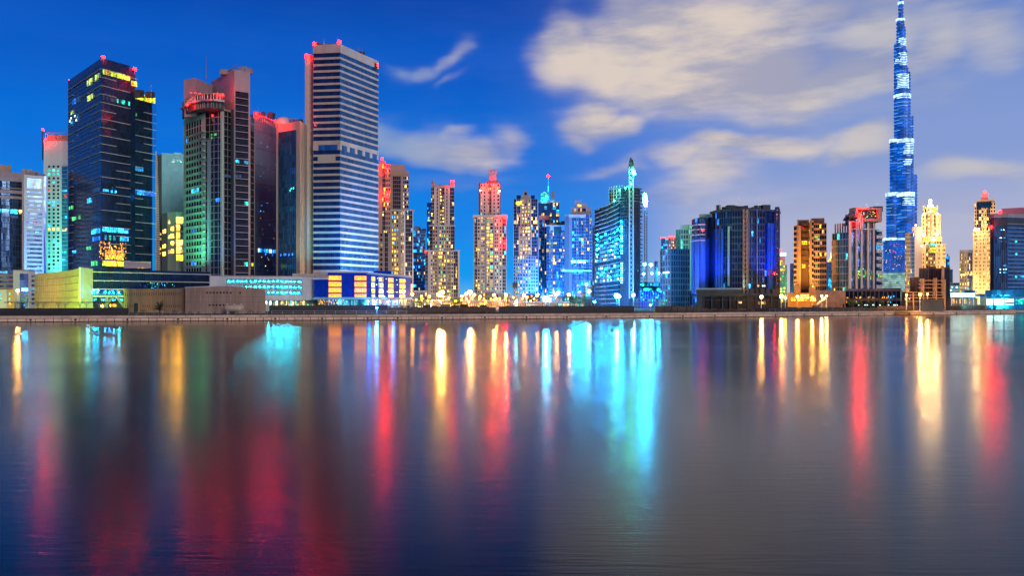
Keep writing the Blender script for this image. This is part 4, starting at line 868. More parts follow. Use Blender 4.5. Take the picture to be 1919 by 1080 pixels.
def t_construct():
    D = 470; T = Tower('construction_tower', 'unfinished concrete tower floodlit cyan, with open lit rooms and a green lit top', D, 1160, 'building', wall='grey', glass='dgrey', cap=100)
    # curved left wing: roof line climbs to the right
    pts = [(1115.5, D+8), (1124, D+3), (1137, D), (1150, D+1), (1163, D+4)]; tops = [395, 391, 386, 379, 371]; nfl = 24
    P = [Vector(PP(*q)) for q in pts]
    bk = [Vector(PP(q[0], q[1]+16)) for q in reversed(pts)]
    T.M('core_wall', 'dgrey').prism([tuple(p*1.006) for p in P]+[tuple(b) for b in bk], G, 0, [pyZ(t, q[1]) for t, q in zip(tops, pts)]+[pyZ(t, q[1]) for t, q in zip(reversed(tops), reversed(pts))])
    for si in range(4):
        w = Wall(P[si], P[si+1]); ta, tb = tops[si], tops[si+1]; zt = pyZ((ta+tb)/2, D+2)
        for k in range(nfl+1):
            za, zb = G+(pyZ(ta, pts[si][1])-G)*k/nfl, G+(pyZ(tb, pts[si+1][1])-G)*k/nfl
            a0, a1 = w.at(0, .6, za), w.at(w.L, .6, zb); b0, b1 = w.at(0, -2, za), w.at(w.L, -2, zb)
            T.M('floor_slabs', 'grey').box8([a0, a1, b1, b0]+[(q[0], q[1], q[2]+.38) for q in (a0, a1, b1, b0)])
        n = 3 if si in (0,) else 4
        for i in range(n): w.box(T.M('columns', 'dimcon'), w.L*i/n-.15, w.L*i/n+.15, G, min(pyZ(ta, pts[si][1]), pyZ(tb, pts[si+1][1])), -1.5, .3)
        for k in range(nfl):
            za = G+(pyZ(ta, pts[si][1])-G)*k/nfl; fhh = (zt-G)/nfl; ypix = HY-(za+fhh/2-H)*F/D
            lo_, hi_ = 433+(4-si)*8, 529
            if lo_ < ypix < hi_ and not (486+(3-si)*3 < ypix < 494+(3-si)*3):
                for i in range(n):
                    if random.random() < .86: T.panes.append((w, w.L*i/n+.25, w.L*(i+1)/n-.25, za+.7, za+fhh-.5, random.choice(['cwinc', 'cwinc', 'cwinc', 'white_win', 'bwin']), .12))
    for (x, y) in ((1119, 440), (1119, 449), (1119, 459), (1119, 468), (1127, 444), (1127, 461), (1135, 438), (1135, 455), (1143, 447), (1151, 436), (1151, 462), (1119, 478), (1143, 470), (1135, 505), (1127, 515), (1151, 500), (1143, 520), (1158, 430), (1158, 448)):
        b_ = MB(); b_.ball(pt(x, y, D-2.2), .40, 8, 5); b_.build('added_work_bulb', M['bulb'], T.root)  # bulbs added to widen the cyan reflection on the water
    # core with denser slabs
    w = T.poly([PP(1163, D+2), PP(1178, D-1), PP(1200, D+4)], pyZ(352, D), 16, 'dgrey', 'core_wall'); zt = pyZ(352, D); nf = 38
    for q, ww in enumerate(w):
        for k in range(nf+1):
            z = G+(zt-G)*k/nf; ww.box(T.M('floor_slabs', 'dimcon'), -.2, ww.L+(.9 if q and k % 3 else .2), z-.22, z+.1, -1, .9)
        for i in range(4): ww.box(T.M('columns', 'dimcon'), ww.L*i/4, ww.L*i/4+.3, G, zt, -.5, .6)
    for k in range(26):
        if k in (9, 14, 15, 16): continue
        y = 414+k*4.6; T.pane(w[0], 1164, y, 1169, y+2.4, ('cwinc', 'white_win'), 1, d=.92)
        if k % 2 == 0: b_ = MB(); b_.ball(w[0].at(w[0].U(1166), 1.5, pyZ(y+1, D)), .42, 8, 5); b_.build('added_work_bulb', M['bulb'], T.root)
    top = T.poly([PP(1143, D+8), PP(1160, D+3), PP(1180, D+1), PP(1200, D+5)], pyZ(352, D), 12, 'dgrey', 'top_storeys', z0=pyZ(380, D))
    for ww in top:
        for k in range(5): z = pyZ(352+k*6, D); ww.box(T.M('floor_slabs', 'greenish'), 0, ww.L, z-.3, z+.1, -1, 1.3)
        for i in range(4): ww.box(T.M('columns', 'greenish'), ww.L*i/4, ww.L*i/4+.25, pyZ(380, D), pyZ(350, D)+1.2, .3, .8)
    for x in (1150, 1156, 1163): m = MB(); m.bar(pt(x, 372, D), pt(x, 352 if x != 1156 else 347, D), .15); m.build('scaffold_pole', M['greenish'], T.root)
    for _ in range(60): x = random.uniform(1164, 1200); y = random.uniform(360, 545); ww = w[0] if x < 1178 else w[1]; T.pane(ww, x, y, x+.8, y+1.2, random.choice(['dimw', 'dimw', 'bwin', 'twin']), 1, d=.95)
    for k, (x, y) in enumerate(((1151, 376), (1172, 352), (1161, 356), (1178, 351))): T.beacon(x, y, D-1, .55, post=1, mat='lampg')
    for k in range(30): ww = w[1]; z = G+(zt-G)*k/30; m = T.M('safety_net', 'dgrey'); ww.box(m, ww.L+.1, ww.L+1.2, z, z+.5, -.5, .6)
    return T.done()
t_construct()
def lattice(m, a, b, wid, t=.09, step=None):
    """a square lattice truss from a to b"""
    a = Vector(a); b = Vector(b); d = (b-a); L = d.length; d.normalize(); up = Vector((0, 1, 0)) if abs(d.y) < .9 else Vector((0, 0, 1))
    x = d.cross(up).normalized()*wid/2; y = d.cross(x).normalized()*wid/2; cs = [x+y, -x+y, -x-y, x-y]; n = max(2, int(L/(step or wid*1.2)))
    for c in cs: m.bar(a+c, b+c, t)
    for k in range(n):
        p, q = a+d*(L*k/n), a+d*(L*(k+1)/n)
        for i in range(4): m.bar(p+cs[i], q+cs[(i+1) % 4], t*.7)
def crane(label, px, ybase, ytop, D, jib, mat='steel', wid=1.8, cab=True, t=.11):
    b = pt(px, ybase, D); top = pt(px, ytop, D); root = thing('tower_crane', label, 'crane', b)
    m = MB(); lattice(m, b, top, wid, t); m.build('mast', M[mat], root)
    for (x, y) in jib:
        m = MB(); lattice(m, top, pt(x, y, D), wid*.7, t*.8); m.build('jib', M[mat], root)
    if cab:
        m = MB(); m.box((top.x-1.3, top.y-1.2, top.z-1), (top.x+1.3, top.y+1.2, top.z+1.6)); m.build('cab', M['dgrey'], root)
    return root
r_ = crane('green lit crane mast rising from the top of the floodlit construction tower', 1183, 560, 312, 464, [], 'greenish', 2.2, t=.16)
m = MB(); lattice(m, pt(1183, 312, 464), pt(1183, 300, 464), 1.6, .2); m.bar(pt(1183, 305, 464), pt(1182, 296, 464), .5); m.bar(pt(1181, 303, 464), pt(1186, 300, 464), .4); m.build('apex', M['dgrey'], r_)
for (x, y, rr) in ((1187.5, 322, 1.3), (1188.5, 326, 1.2), (1185.5, 318, .8), (1183, 345, .7)):
    g = MB(); g.ball(pt(x, y, 463), rr*.8); g.build('work_lamp', M['lampg'], r_)
r_ = crane('thin crane mast with a white work light right of the floodlit construction tower', 1210, 560, 395, 700, [], 'bluegrey', 2.2, cab=False, t=.2)
for (x, y, rr) in ((1208.5, 366, 1.5), (1208.8, 372, 1.9), (1209.3, 378, 2.0), (1209.6, 383, 1.5)):
    g = MB(); g.ball(pt(x, y, 700), rr, sz=1.3); g.build('work_lamp', M['lampw'], r_)
m = MB(); m.bar(pt(1210, 395, 700), pt(1209, 362, 700), .3); m.build('light_pole', M['steel'], r_)
r_ = crane('low crane with a glowing turquoise strip along its level jib', 1098, 560, 508, 520, [], 'steel', 1.8)
m = MB(); lattice(m, pt(1052, 506, 520), pt(1109, 506, 520), 1.3, .1); m.build('jib', M['steel'], r_)
m = MB(); a, b = pt(1053, 508, 519), pt(1108, 508, 519); m.bar(a, b, .35); m.build('strip_light', M['strip'], r_)
r_ = crane('small crane with white lights on its jib above the turquoise one', 1076, 560, 493, 560, [], 'steel', 1.6)
m = MB(); lattice(m, pt(1072, 492, 560), pt(1111, 489, 560), 1.3, .12); m.build('jib', M['white'], r_)
for x in (1073, 1077, 1084, 1088, 1094): g = MB(); g.ball(pt(x, 490.5, 559), .7); g.build('work_lamp', M['lampw'], r_)
crane('rust red lattice crane mast standing in front of the wide blue unfinished block', 1397, 556, 392, 400, [], 'orange', 1.9, cab=False, t=.13)
crane('small yellow crane left of the dark stepped apartment tower', 965, 574, 536, 420, [(954, 537), (968, 538)], 'orange', 1.0, t=.09)
def t_mid():
    D = 1900; T = Tower('apartment_tower', 'tiny distant tower with a pink lit roof above the dark blue gridded block', D, 1253, 'tower', wall='white', glass='glc', cap=30)
    w = T.slab(1239, 1250, 447, D, 20); T.facade(w, [(1239, 1250, 'G', 3, .1, ('cwin',))], fh=6, wall='bluegrey')
    w = T.slab(1250, 1267, 446, D+5, 20); T.facade(w, [(1250, 1267, 'P', 5, .5, ('wwin', 'rwin', 'cwin'))], fh=7, wall='pinkish')
    T.slab(1238, 1248, 444.5, D, 12, ybot=447, mat='redglow', part='roof_light'); T.slab(1252, 1264, 443, D, 12, ybot=446, mat='redglow', part='roof_light'); T.done()
    D = 460; T = Tower('unfinished_block', 'dark blue unfinished block of square openings, two faces showing', D, 1258, 'building', wall='grey', glass='dgrey', cap=80)
    a, b, c = PP(1238.5, D+14), PP(1257, D), PP(1292, D+5); wa, wb = T.poly([a, b, c], pyZ(466, D), 16)
    T.facade(wa, [(1238, 1257, 'Q', 4, .55, ('dimw', 'cwin', 'dimw'))], fh=3.3); T.facade(wb, [(1257, 1292, 'Q', 8, .35, ('dimw',))], fh=3.3)
    T.pane(wa, 1244, 509, 1256, 513, 'white_win', 3, d=.6); T.done()
    D = 560; T = Tower('unfinished_block', 'green lit unfinished curved tower peeking left of the wide blue block', D, 1285, 'building', wall='greenish', glass='glt', cap=60)
    ws = T.poly([PP(1268, D+6), PP(1276, D), PP(1290, D-2), PP(1303, D+2)], pyZ(430, D), 16); 
    for w in ws: T.facade(w, [(1200, 1400, 'Q', 3, .28, ('dimw', 'twin'))], fh=3.6)
    for w in ws[1:]: w.box(T.M('roof_slab', 'greenish'), 0, w.L, w.z1, w.z1+3, -3, .8)
    T.slab(1276.5, 1283, 422, D+8, 8, mat='mauve', part='lift_core'); T.slab(1283, 1300, 427, D+6, 8, mat='greenish', part='lift_core'); w = T.slab(1292.5, 1298, 422, D-2, 6, mat='greenish', part='lift_core'); T.pane(w, 1293, 423, 1298, 428, 'twin', 2); T.done()
t_mid()
def t_bluewide():
    D = 420; T = Tower('unfinished_block', 'wide curved unfinished tower block lit deep blue, with bare floor edges', D, 1385, 'building', wall='bluegrey', glass='gld', cap=100)
    zt = pyZ(402, D)
    segs = [(1297, D+14, 410), (1303, D+7, 409), (1312, D+4, 407), (1321, D+4, 406), (1328, D+10, 405)]
    M['curtain'] = principled('blue_site_netting', (.01, .10, .52), .6, var=.35, vscale=.25, streak=True)
    ws = T.poly([PP(a, b) for a, b, _ in segs], pyZ(407, D), 10, 'gld', 'left_bay')
    for w in ws[:4]: q = MB(); w.box(q, .1, w.L-.1, G+8, pyZ(445, D), .2, .5); q.build('blue_curtain', M['curtain'], T.root)
    for w in ws: T.facade(w, [(1200, 1500, 'G', 2, .10, ('dimw', 'bwin'))], fh=3.4, wall='dimcon', proud=.6)
    for w in ws[:3]:
        for y in (419, 428, 438, 449): w.box(T.M('floor_edge', 'white'), 0, w.L, pyZ(y+1.5, D), pyZ(y, D), .2, 1.0)
    wr = T.poly([PP(1326, D+12), PP(1338, D+7)], pyZ(404, D), 10, 'dgrey', 'recess')[0]
    segs = [(1335, D+9), (1344, D+2), (1356, D-3), (1372, D-6), (1392, D-7), (1412, D-6), (1432, D-3), (1450, D+1), (1458, D+8)]
    tops = [402, 399, 396, 393.5, 391.5, 391.5, 392, 393, 393.5]
    ws = T.poly([PP(a, b) for a, b in segs], pyZ(396.5, D-3), 18, 'gl', 'main_glazing'); zt = pyZ(396.5, D-3)
    kinds = [('G', 3, .3, 'dimcon', ('bwin', 'dimw')), ('G', 3, .14, 'dimcon', ('bwin', 'dimw')), ('G', 4, .10, 'dimcon', ('dimw', 'dimw', 'cwin')), ('Q', 4, .08, 'dimcon', ('dimw',)), ('Q', 4, .12, 'dgrey', ('dimw', 'dimw', 'cwin')), ('Q', 4, .24, 'dgrey', ('dimw', 'cwin', 'bwin')), ('G', 3, .05, 'gld', ('bwin',)), ('G', 2, .1, 'dgrey', ('dimw', 'rwin'))]
    for i, (w, (k, n, p, m_, pal)) in enumerate(zip(ws, kinds)):
        T.facade(w, [(1200, 1600, k, n, p, pal)], z1=zt, fh=3.4, wall=m_, proud=.5)
        w.box(T.M('roof_slab', 'dimcon'), -.1, w.L+.1, zt, zt+1.1, -4, 1.5)
        if i in (0, 1): q = MB(); w.box(q, .1, w.L-.1, G+8, zt-9, .2, .8); q.build('blue_curtain', M['curtain'], T.root)
        if i == 6: q = MB(); w.box(q, w.L*.2, w.L, G+8, zt-6, .3, 1.0); q.build('blue_curtain', M['curtain'], T.root)
        if i in (0, 1, 6):
            zz = G+10
            while zz < zt-10: w.box(T.M('netting_ties', 'dimcon'), .1 if i != 6 else w.L*.2, w.L-.1, zz, zz+.28, .8, 1.1); zz += 3.4
            for q4 in range(1, 4): w.box(T.M('netting_ties', 'gl'), w.L*q4/4-.1, w.L*q4/4+.1, G+8, zt-9, .8, 1.08)
    ws[5].box(T.M('hoist_rail', 'steel'), 1, 1.5, G+12, zt, .5, 1.4); ws[6].box(T.M('hoist_rail', 'steel'), 2, 2.4, G+45, zt-8, .5, 1.4); ws[2].box(T.M('hoist_rail', 'greenish'), 2.8, 3.6, G+12, zt-8, .5, 1.3)
    w = T.slab(1358, 1384, 390, D+2, 10, mat='dimcon', part='roof_structure', ybot=396); w = T.slab(1386, 1412, 389.5, D+2, 8, mat='dimcon', part='roof_structure', ybot=396)
    T.slab(1310, 1334, 401, D+8, 6, mat='greenish', part='roof_structure', ybot=407)
    m = T.M('edge_tower', 'dgrey'); lattice(m, pt(1456.5, 545, D-1), pt(1456.5, 392, D-1), 1.8, .22); m.bar(pt(1456.5, 393, D-1), pt(1456.5, 388, D-1), .9)
    for k in range(42): y = 398+k*3.5; T.pane(ws[7], 1451, y, 1456, y+1.2, ('dimw', 'glk', 'wwin'), 2, .5, d=.9)
    T.roof(1345, 1440, 392, D, 16, 2.2, 6, 'dimcon', 13)
    T.beacon(1451, 512, D-4, .55, post=.2); T.beacon(1317, 432, D, .5, post=.2)
    T.done()
    # podium frame
    D = 390; T = Tower('unfinished_podium', 'grey concrete frame podium below the wide blue unfinished block', D, 1385, 'building', wall='dimcon', glass='black', cap=60)
    w = T.slab(1305, 1462, 556, D, 14); T.M('glazing', 'black')
    w.box(T.M('slab_edge', 'dimcon'), 0, w.L, pyZ(555, D), pyZ(551, D)+.2, -8, 1.0); w.box(T.M('slab_edge', 'dimcon'), w.U(1319), w.L, pyZ(563.5, D), pyZ(562.3, D), -4, .9)
    w.box(T.M('slab_edge', 'dimcon'), 0, w.U(1390), pyZ(551, D), pyZ(543, D), -8, -.5); w.box(T.M('blank_wall', 'dimcon'), 0, w.U(1317), G, pyZ(543, D), 0, .8)
    for i, px in enumerate((1319, 1334, 1354, 1368, 1383, 1402, 1417, 1432, 1446, 1460)): w.box(T.M('columns', 'dimcon'), w.U(px)-.25, w.U(px)+.25, G, pyZ(551, D), 0, .8)
    w2 = T.slab(1405, 1462, 542, D+6, 10, mat='brown', part='upper_deck'); 
    for px in (1417, 1425, 1436, 1447): w2.box(T.M('columns', 'dgrey'), w2.U(px)-.2, w2.U(px)+.2, pyZ(551, D), w2.z1+2.5, 0, .6)
    T.pane(w2, 1419, 534, 1423, 538, 'wwin', 1); T.pane(w2, 1428, 535, 1434, 537.5, 'white_win', 2); T.pane(w, 1420, 565, 1434, 571, 'wwin', 4, .9); T.pane(w, 1383, 565, 1390, 569, 'wwin', 2); T.pane(w, 1350, 555, 1380, 562, 'dimw', 6, .4); T.pane(w, 1450, 556, 1458, 572, 'owin', 2, .6)
    T.slab(1305, 1390, 540, D+8, 8, mat='greenish', part='rear_slab', ybot=560); T.done()
t_bluewide()
def t_right():
    D = 1300; T = Tower('office_tower', 'distant green lit tower with a bright white roof just right of the wide blue block', D, 1468, 'tower', wall='greenish', glass='glg', cap=50)
    w = T.slab(1459, 1475, 497, D, 20, mat='greenish'); T.facade(w, [(1459, 1465, 'Q', 2, .3, ('twin', 'ywin')), (1465, 1475, 'Q', 5, .45, ('gwin', 'ywin'))], fh=5, wall='greenish')
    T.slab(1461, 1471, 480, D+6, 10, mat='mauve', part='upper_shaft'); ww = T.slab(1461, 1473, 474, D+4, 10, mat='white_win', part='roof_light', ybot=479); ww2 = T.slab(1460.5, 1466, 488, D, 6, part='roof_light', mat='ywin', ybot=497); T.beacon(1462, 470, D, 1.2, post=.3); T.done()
    D = 1500; T = Tower('office_tower', 'thin plain blue tower far off, left of the orange lit apartment tower', D, 1484, 'tower', wall='bluegrey', glass='glb', cap=20)
    w = T.slab(1480.5, 1488, 494, D, 20); T.facade(w, [(1480.5, 1488, 'V', 4, 0)], fh=9, wall='bluegrey'); T.done()
    D = 470; T = Tower('apartment_tower', 'brown balconied apartment tower lit orange from below', D, 1518, 'tower', wall='orange', glass='glk', cap=100)
    L = ('ywin', 'wwin', 'ywin', 'gwin')
    wa = T.slab(1487.5, 1501, 423, D+2, 18); T.facade(wa, [(1487.5, 1496.5, 'B', 2, .04, L), (1496.5, 1501, 'W', 1, 0)], fh=3.35)
    wb = T.slab(1500, 1519, 418, D+6, 16); T.facade(wb, [(1500, 1515, 'B', 4, .30, L, 'brown'), (1515, 1519, 'P', 1, .3, L)], fh=3.35, wall='brown')
    wc = T.slab(1517, 1525, 414, D, 18); T.facade(wc, [(1517, 1521, 'W', 1, 0), (1521, 1525, 'B', 1, .08, L)], fh=3.35)
    wd = T.slab(1524, 1549, 419, D+2, 18); T.facade(wd, [(1524, 1536, 'B', 3, .12, L, 'orange'), (1536, 1549, 'B', 3, .16, L, 'brown')], fh=3.35)
    T.slab(1494, 1516, 412, D+6, 10, mat='brown', part='roof_block'); T.slab(1520, 1545, 409, D+3, 12, mat='brown', part='roof_block'); T.slab(1519, 1521.5, 409.5, D-1, 3, mat='pinkish', part='roof_fin'); T.slab(1493.5, 1496, 412, D, 3, mat='pinkish', part='roof_fin')
    T.pane(wd, 1521.5, 442, 1536, 447, ('ywin', 'lime'), 5, d=1.35); T.pane(wd, 1530, 447, 1536, 450, 'twin', 2, d=1.35); T.pane(wb, 1502, 452, 1513, 459, 'ywin', 3, .9, d=1.3, rows=2); T.pane(wb, 1503, 495, 1509, 503, 'ywin', 2, d=1.3, rows=2); T.pane(wb, 1496, 423, 1508, 431, 'rwin', 4, .5, d=1.3, rows=2)
    for a, b in ((1488.5, 1500), (1516, 1528)): T.slab(a, b, 538, D-6, 8, mat='orange', part='base_pier')
    wm_ = T.slab(1476, 1530, 549, D-8, 6, mat='orange', part='base_wall'); T.pane(wm_, 1500, 552, 1516, 561, 'wwin', 5, d=.3, rows=2); T.pane(wm_, 1478, 557, 1530, 565, ('ywin', 'owin'), 12, .7, d=.3)
    for k in range(4): wm_.box(T.M('base_wall', 'orange'), 0, wm_.L, pyZ(551+k*5, D-8), pyZ(550+k*5, D-8), 0, 1.2)
    T.done()
    D = 1400; T = Tower('domed_tower', 'distant bright blue tower with a pale dome behind the orange apartment tower', D, 1555, 'tower', wall='glc', glass='glc', cap=30)
    w = T.slab(1548, 1562, 491, D, 20); T.facade(w, [(1548, 1562, 'G', 3, .12, ('cwin',))], fh=7, wall='bluegrey'); T.pane(w, 1552, 524, 1560, 540, 'cwin', 3, .7, rows=5)
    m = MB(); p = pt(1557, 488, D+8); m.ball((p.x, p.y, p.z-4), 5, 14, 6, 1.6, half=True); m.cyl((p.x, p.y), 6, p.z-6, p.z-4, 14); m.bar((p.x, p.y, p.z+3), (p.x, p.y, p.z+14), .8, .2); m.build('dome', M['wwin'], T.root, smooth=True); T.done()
t_right()
def t_frame():
    D = 460; T = Tower('office_tower', 'blue glass tower with pale piers and a tilted pink roof frame holding a red beacon', D, 1605, 'tower', wall='white', glass='gl', cap=100)
    A, B, C_, E = PP(1560, D+16), PP(1574, D+9), PP(1590, D+1), PP(1653, D+3)
    w0 = T.poly([PP(1560, D+12), PP(1575, D+6)], pyZ(447, D), 16, 'mauve', 'left_wing')[0]
    T.facade(w0, [(1560, 1573, 'Q', 4, .03), (1573, 1575, 'W', 1, 0)], fh=4.1, wall='mauve', proud=.4)
    w1 = T.poly([PP(1560, D+13), PP(1574, D+5), PP(1591, D+1)], pyZ(435, D), 16, 'glb', 'corner_glazing')
    for w in w1: T.facade(w, [(1500, 1600, 'G', 3, .10, ('dimw', 'twin'))], fh=4.1, wall='steel', proud=.3)
    for i in range(6): x = 1564+i*4.6; T.slab(x, x+3.0, 420-i*.6, D+9, 5, mat='grey', part='roof_columns', ybot=436)
    w2 = T.poly([PP(1589, D), PP(1640, D+1)], pyZ(416, D), 18)[0]; zt = pyZ(416, D)
    pal = ('dimw', 'bwin')
    for a, b in ((1589, 1593.5), (1602, 1605), (1611.5, 1614.5), (1623.5, 1627), (1634.5, 1637)): w2.box(T.M('piers', 'white'), w2.U(a), w2.U(b), G, zt, 0, 1.3)
    for y in (428.5, 415): w2.box(T.M('beam', 'white'), 0, w2.L, pyZ(y+2.2, D), pyZ(y, D), 0, 1.2)
    T.facade(w2, [(1589, 1640, 'G', 10, 0)], fh=6.4, wall='dimcon', proud=.3)
    w3 = T.poly([PP(1640, D+2), PP(1653, D+6)], pyZ(430, D), 16)[0]; T.facade(w3, [(1642, 1653, 'H', 1, .03, ('cwin',))], fh=4.1, proud=.4)
    for k in range(17): y = 438+k*6.4; w3.box(T.M('ledges', 'white'), w3.U(1645.5), w3.L, pyZ(y+1.1, D), pyZ(y, D), 0, 1.2)
    for a, b in ((1594, 1601), (1628, 1634)): w2.box(T.M('roof_openings', 'brown'), w2.U(a), w2.U(b), pyZ(427, D), pyZ(417.5, D), 0, .5)
    P = T.pane
    P(w2, 1604, 431, 1611, 452, ('mwin', 'bwin', 'glb'), 5, .75, rows=8); P(w2, 1595, 436, 1602, 447, ('mwin', 'bwin'), 4, .5, rows=4); P(w2, 1602, 503, 1634, 524, ('gwin', 'glg', 'lime'), 18, .42, rows=9); P(w2, 1605, 452, 1611, 500, ('bwin', 'glb'), 3, .35, rows=10)
    P(w2, 1594, 500, 1602, 536, ('bwin', 'dimw'), 3, .3, rows=8); P(w3, 1642, 429, 1648, 433, 'twin', 2); P(w3, 1644, 514, 1653, 521, ('lime', 'gwin'), 3, .8); P(w2, 1594, 436, 1638, 540, ('dimw',), 16, .10, rows=24)
    # tilted roof frame
    zf1, zf0 = pyZ(390, D-1), pyZ(416, D-1)
    fr = Wall(PP(1602, D-4), PP(1651, D-2)); m = T.M('roof_frame', 'pinkish')
    fr.box(m, 0, fr.L, zf1-1.2, zf1, -6, 1); fr.box(m, fr.U(1644), fr.L, zf0-.2, zf1-1.2, -6, 1); fr.box(m, 0, fr.U(1606), pyZ(408, D), zf1-1.2, -6, 1); fr.box(m, fr.U(1618), fr.U(1644), zf0, zf0+1.6, -6, 1)
    fr.box(T.M('frame_screen', 'glk'), fr.U(1606), fr.U(1644), zf0+1.6, zf1-1.2, -2, -1)
    P(fr, 1611, 394, 1643, 411, ('wwin', 'dimw', 'ywin'), 22, .16, d=-.9, rows=9)
    sd = Wall(PP(1580, D+22), PP(1602, D-4)); a0, a1 = pyZ(413, D+10), pyZ(405, D+10)
    for (za, zb) in ((zf1-1.2, zf1), (zf1-4.2, zf1-3.4)):
        p = [sd.at(0, 0, za-4), sd.at(sd.L, 0, za), sd.at(sd.L, -2, za), sd.at(0, -2, za-4), sd.at(0, 0, zb-4), sd.at(sd.L, 0, zb), sd.at(sd.L, -2, zb), sd.at(0, -2, zb-4)]; m.box8(p)
    T.slab(1584, 1604, 402, D+16, 8, mat='mauve', part='plant_room', ybot=420)
    for px in (1608, 1612, 1616): mm = T.M('mast', 'white'); mm.bar(pt(px, 430, D-5), pt(px, 408 if px != 1612 else 404, D-5), .3)
    T.roof(1606, 1646, 391, D+2, 5, 1.4, 2, seed=15)
    T.beacon(1610, 403.5, D-6, 1.9, post=3)
    T.done()
    D = 410; T = Tower('podium', 'blank pink stone podium wall left of the dark glass podium', D, 1556, 'building', wall='stone', glass='stone', cap=10)
    w = T.slab(1529, 1584, 546, D, 14, mat='stone', part='wall')
    for k in range(8): w.box(T.M('joints', 'brown'), 0, w.L, G+k*1.15, G+k*1.15+.06, 0, .02)
    w.box(T.M('coping', 'mauve'), -.3, w.L+.3, w.z1, w.z1+.3, -2, .3); w.box(T.M('doorway', 'black'), w.U(1579.5), w.U(1582.5), G, G+2.6, 0, .1); T.done()
    D = 412; T = Tower('podium', 'low dark glass podium with warm lights behind, below the pink roof frame tower', D, 1636, 'building', wall='bluegrey', glass='glk', cap=100)
    w = T.slab(1584, 1688, 544, D, 16); T.facade(w, [(1584, 1688, 'Q', 13, 0)], fh=4.4, wall='grey', proud=.2); w.box(T.M('parapet', 'greenish'), -.2, w.L+.2, w.z1, w.z1+.8, -2, .5)
    for cx in (1588, 1606, 1613, 1629, 1637, 1655, 1664): P2 = T.pane(w, cx-3, 556, cx+3, 568, ('owin', 'ywin', 'wwin'), 6, .42, d=.25, rows=7)
    T.pane(w, 1600, 571, 1686, 573, 'white_win', 22, .5, d=.25); T.pane(w, 1664, 552, 1676, 568, ('cwin', 'dimw'), 6, .5, d=.25, rows=7); T.pane(w, 1590, 546, 1680, 552, 'dimw', 30, .2, d=.25, rows=2); T.done()
t_frame()
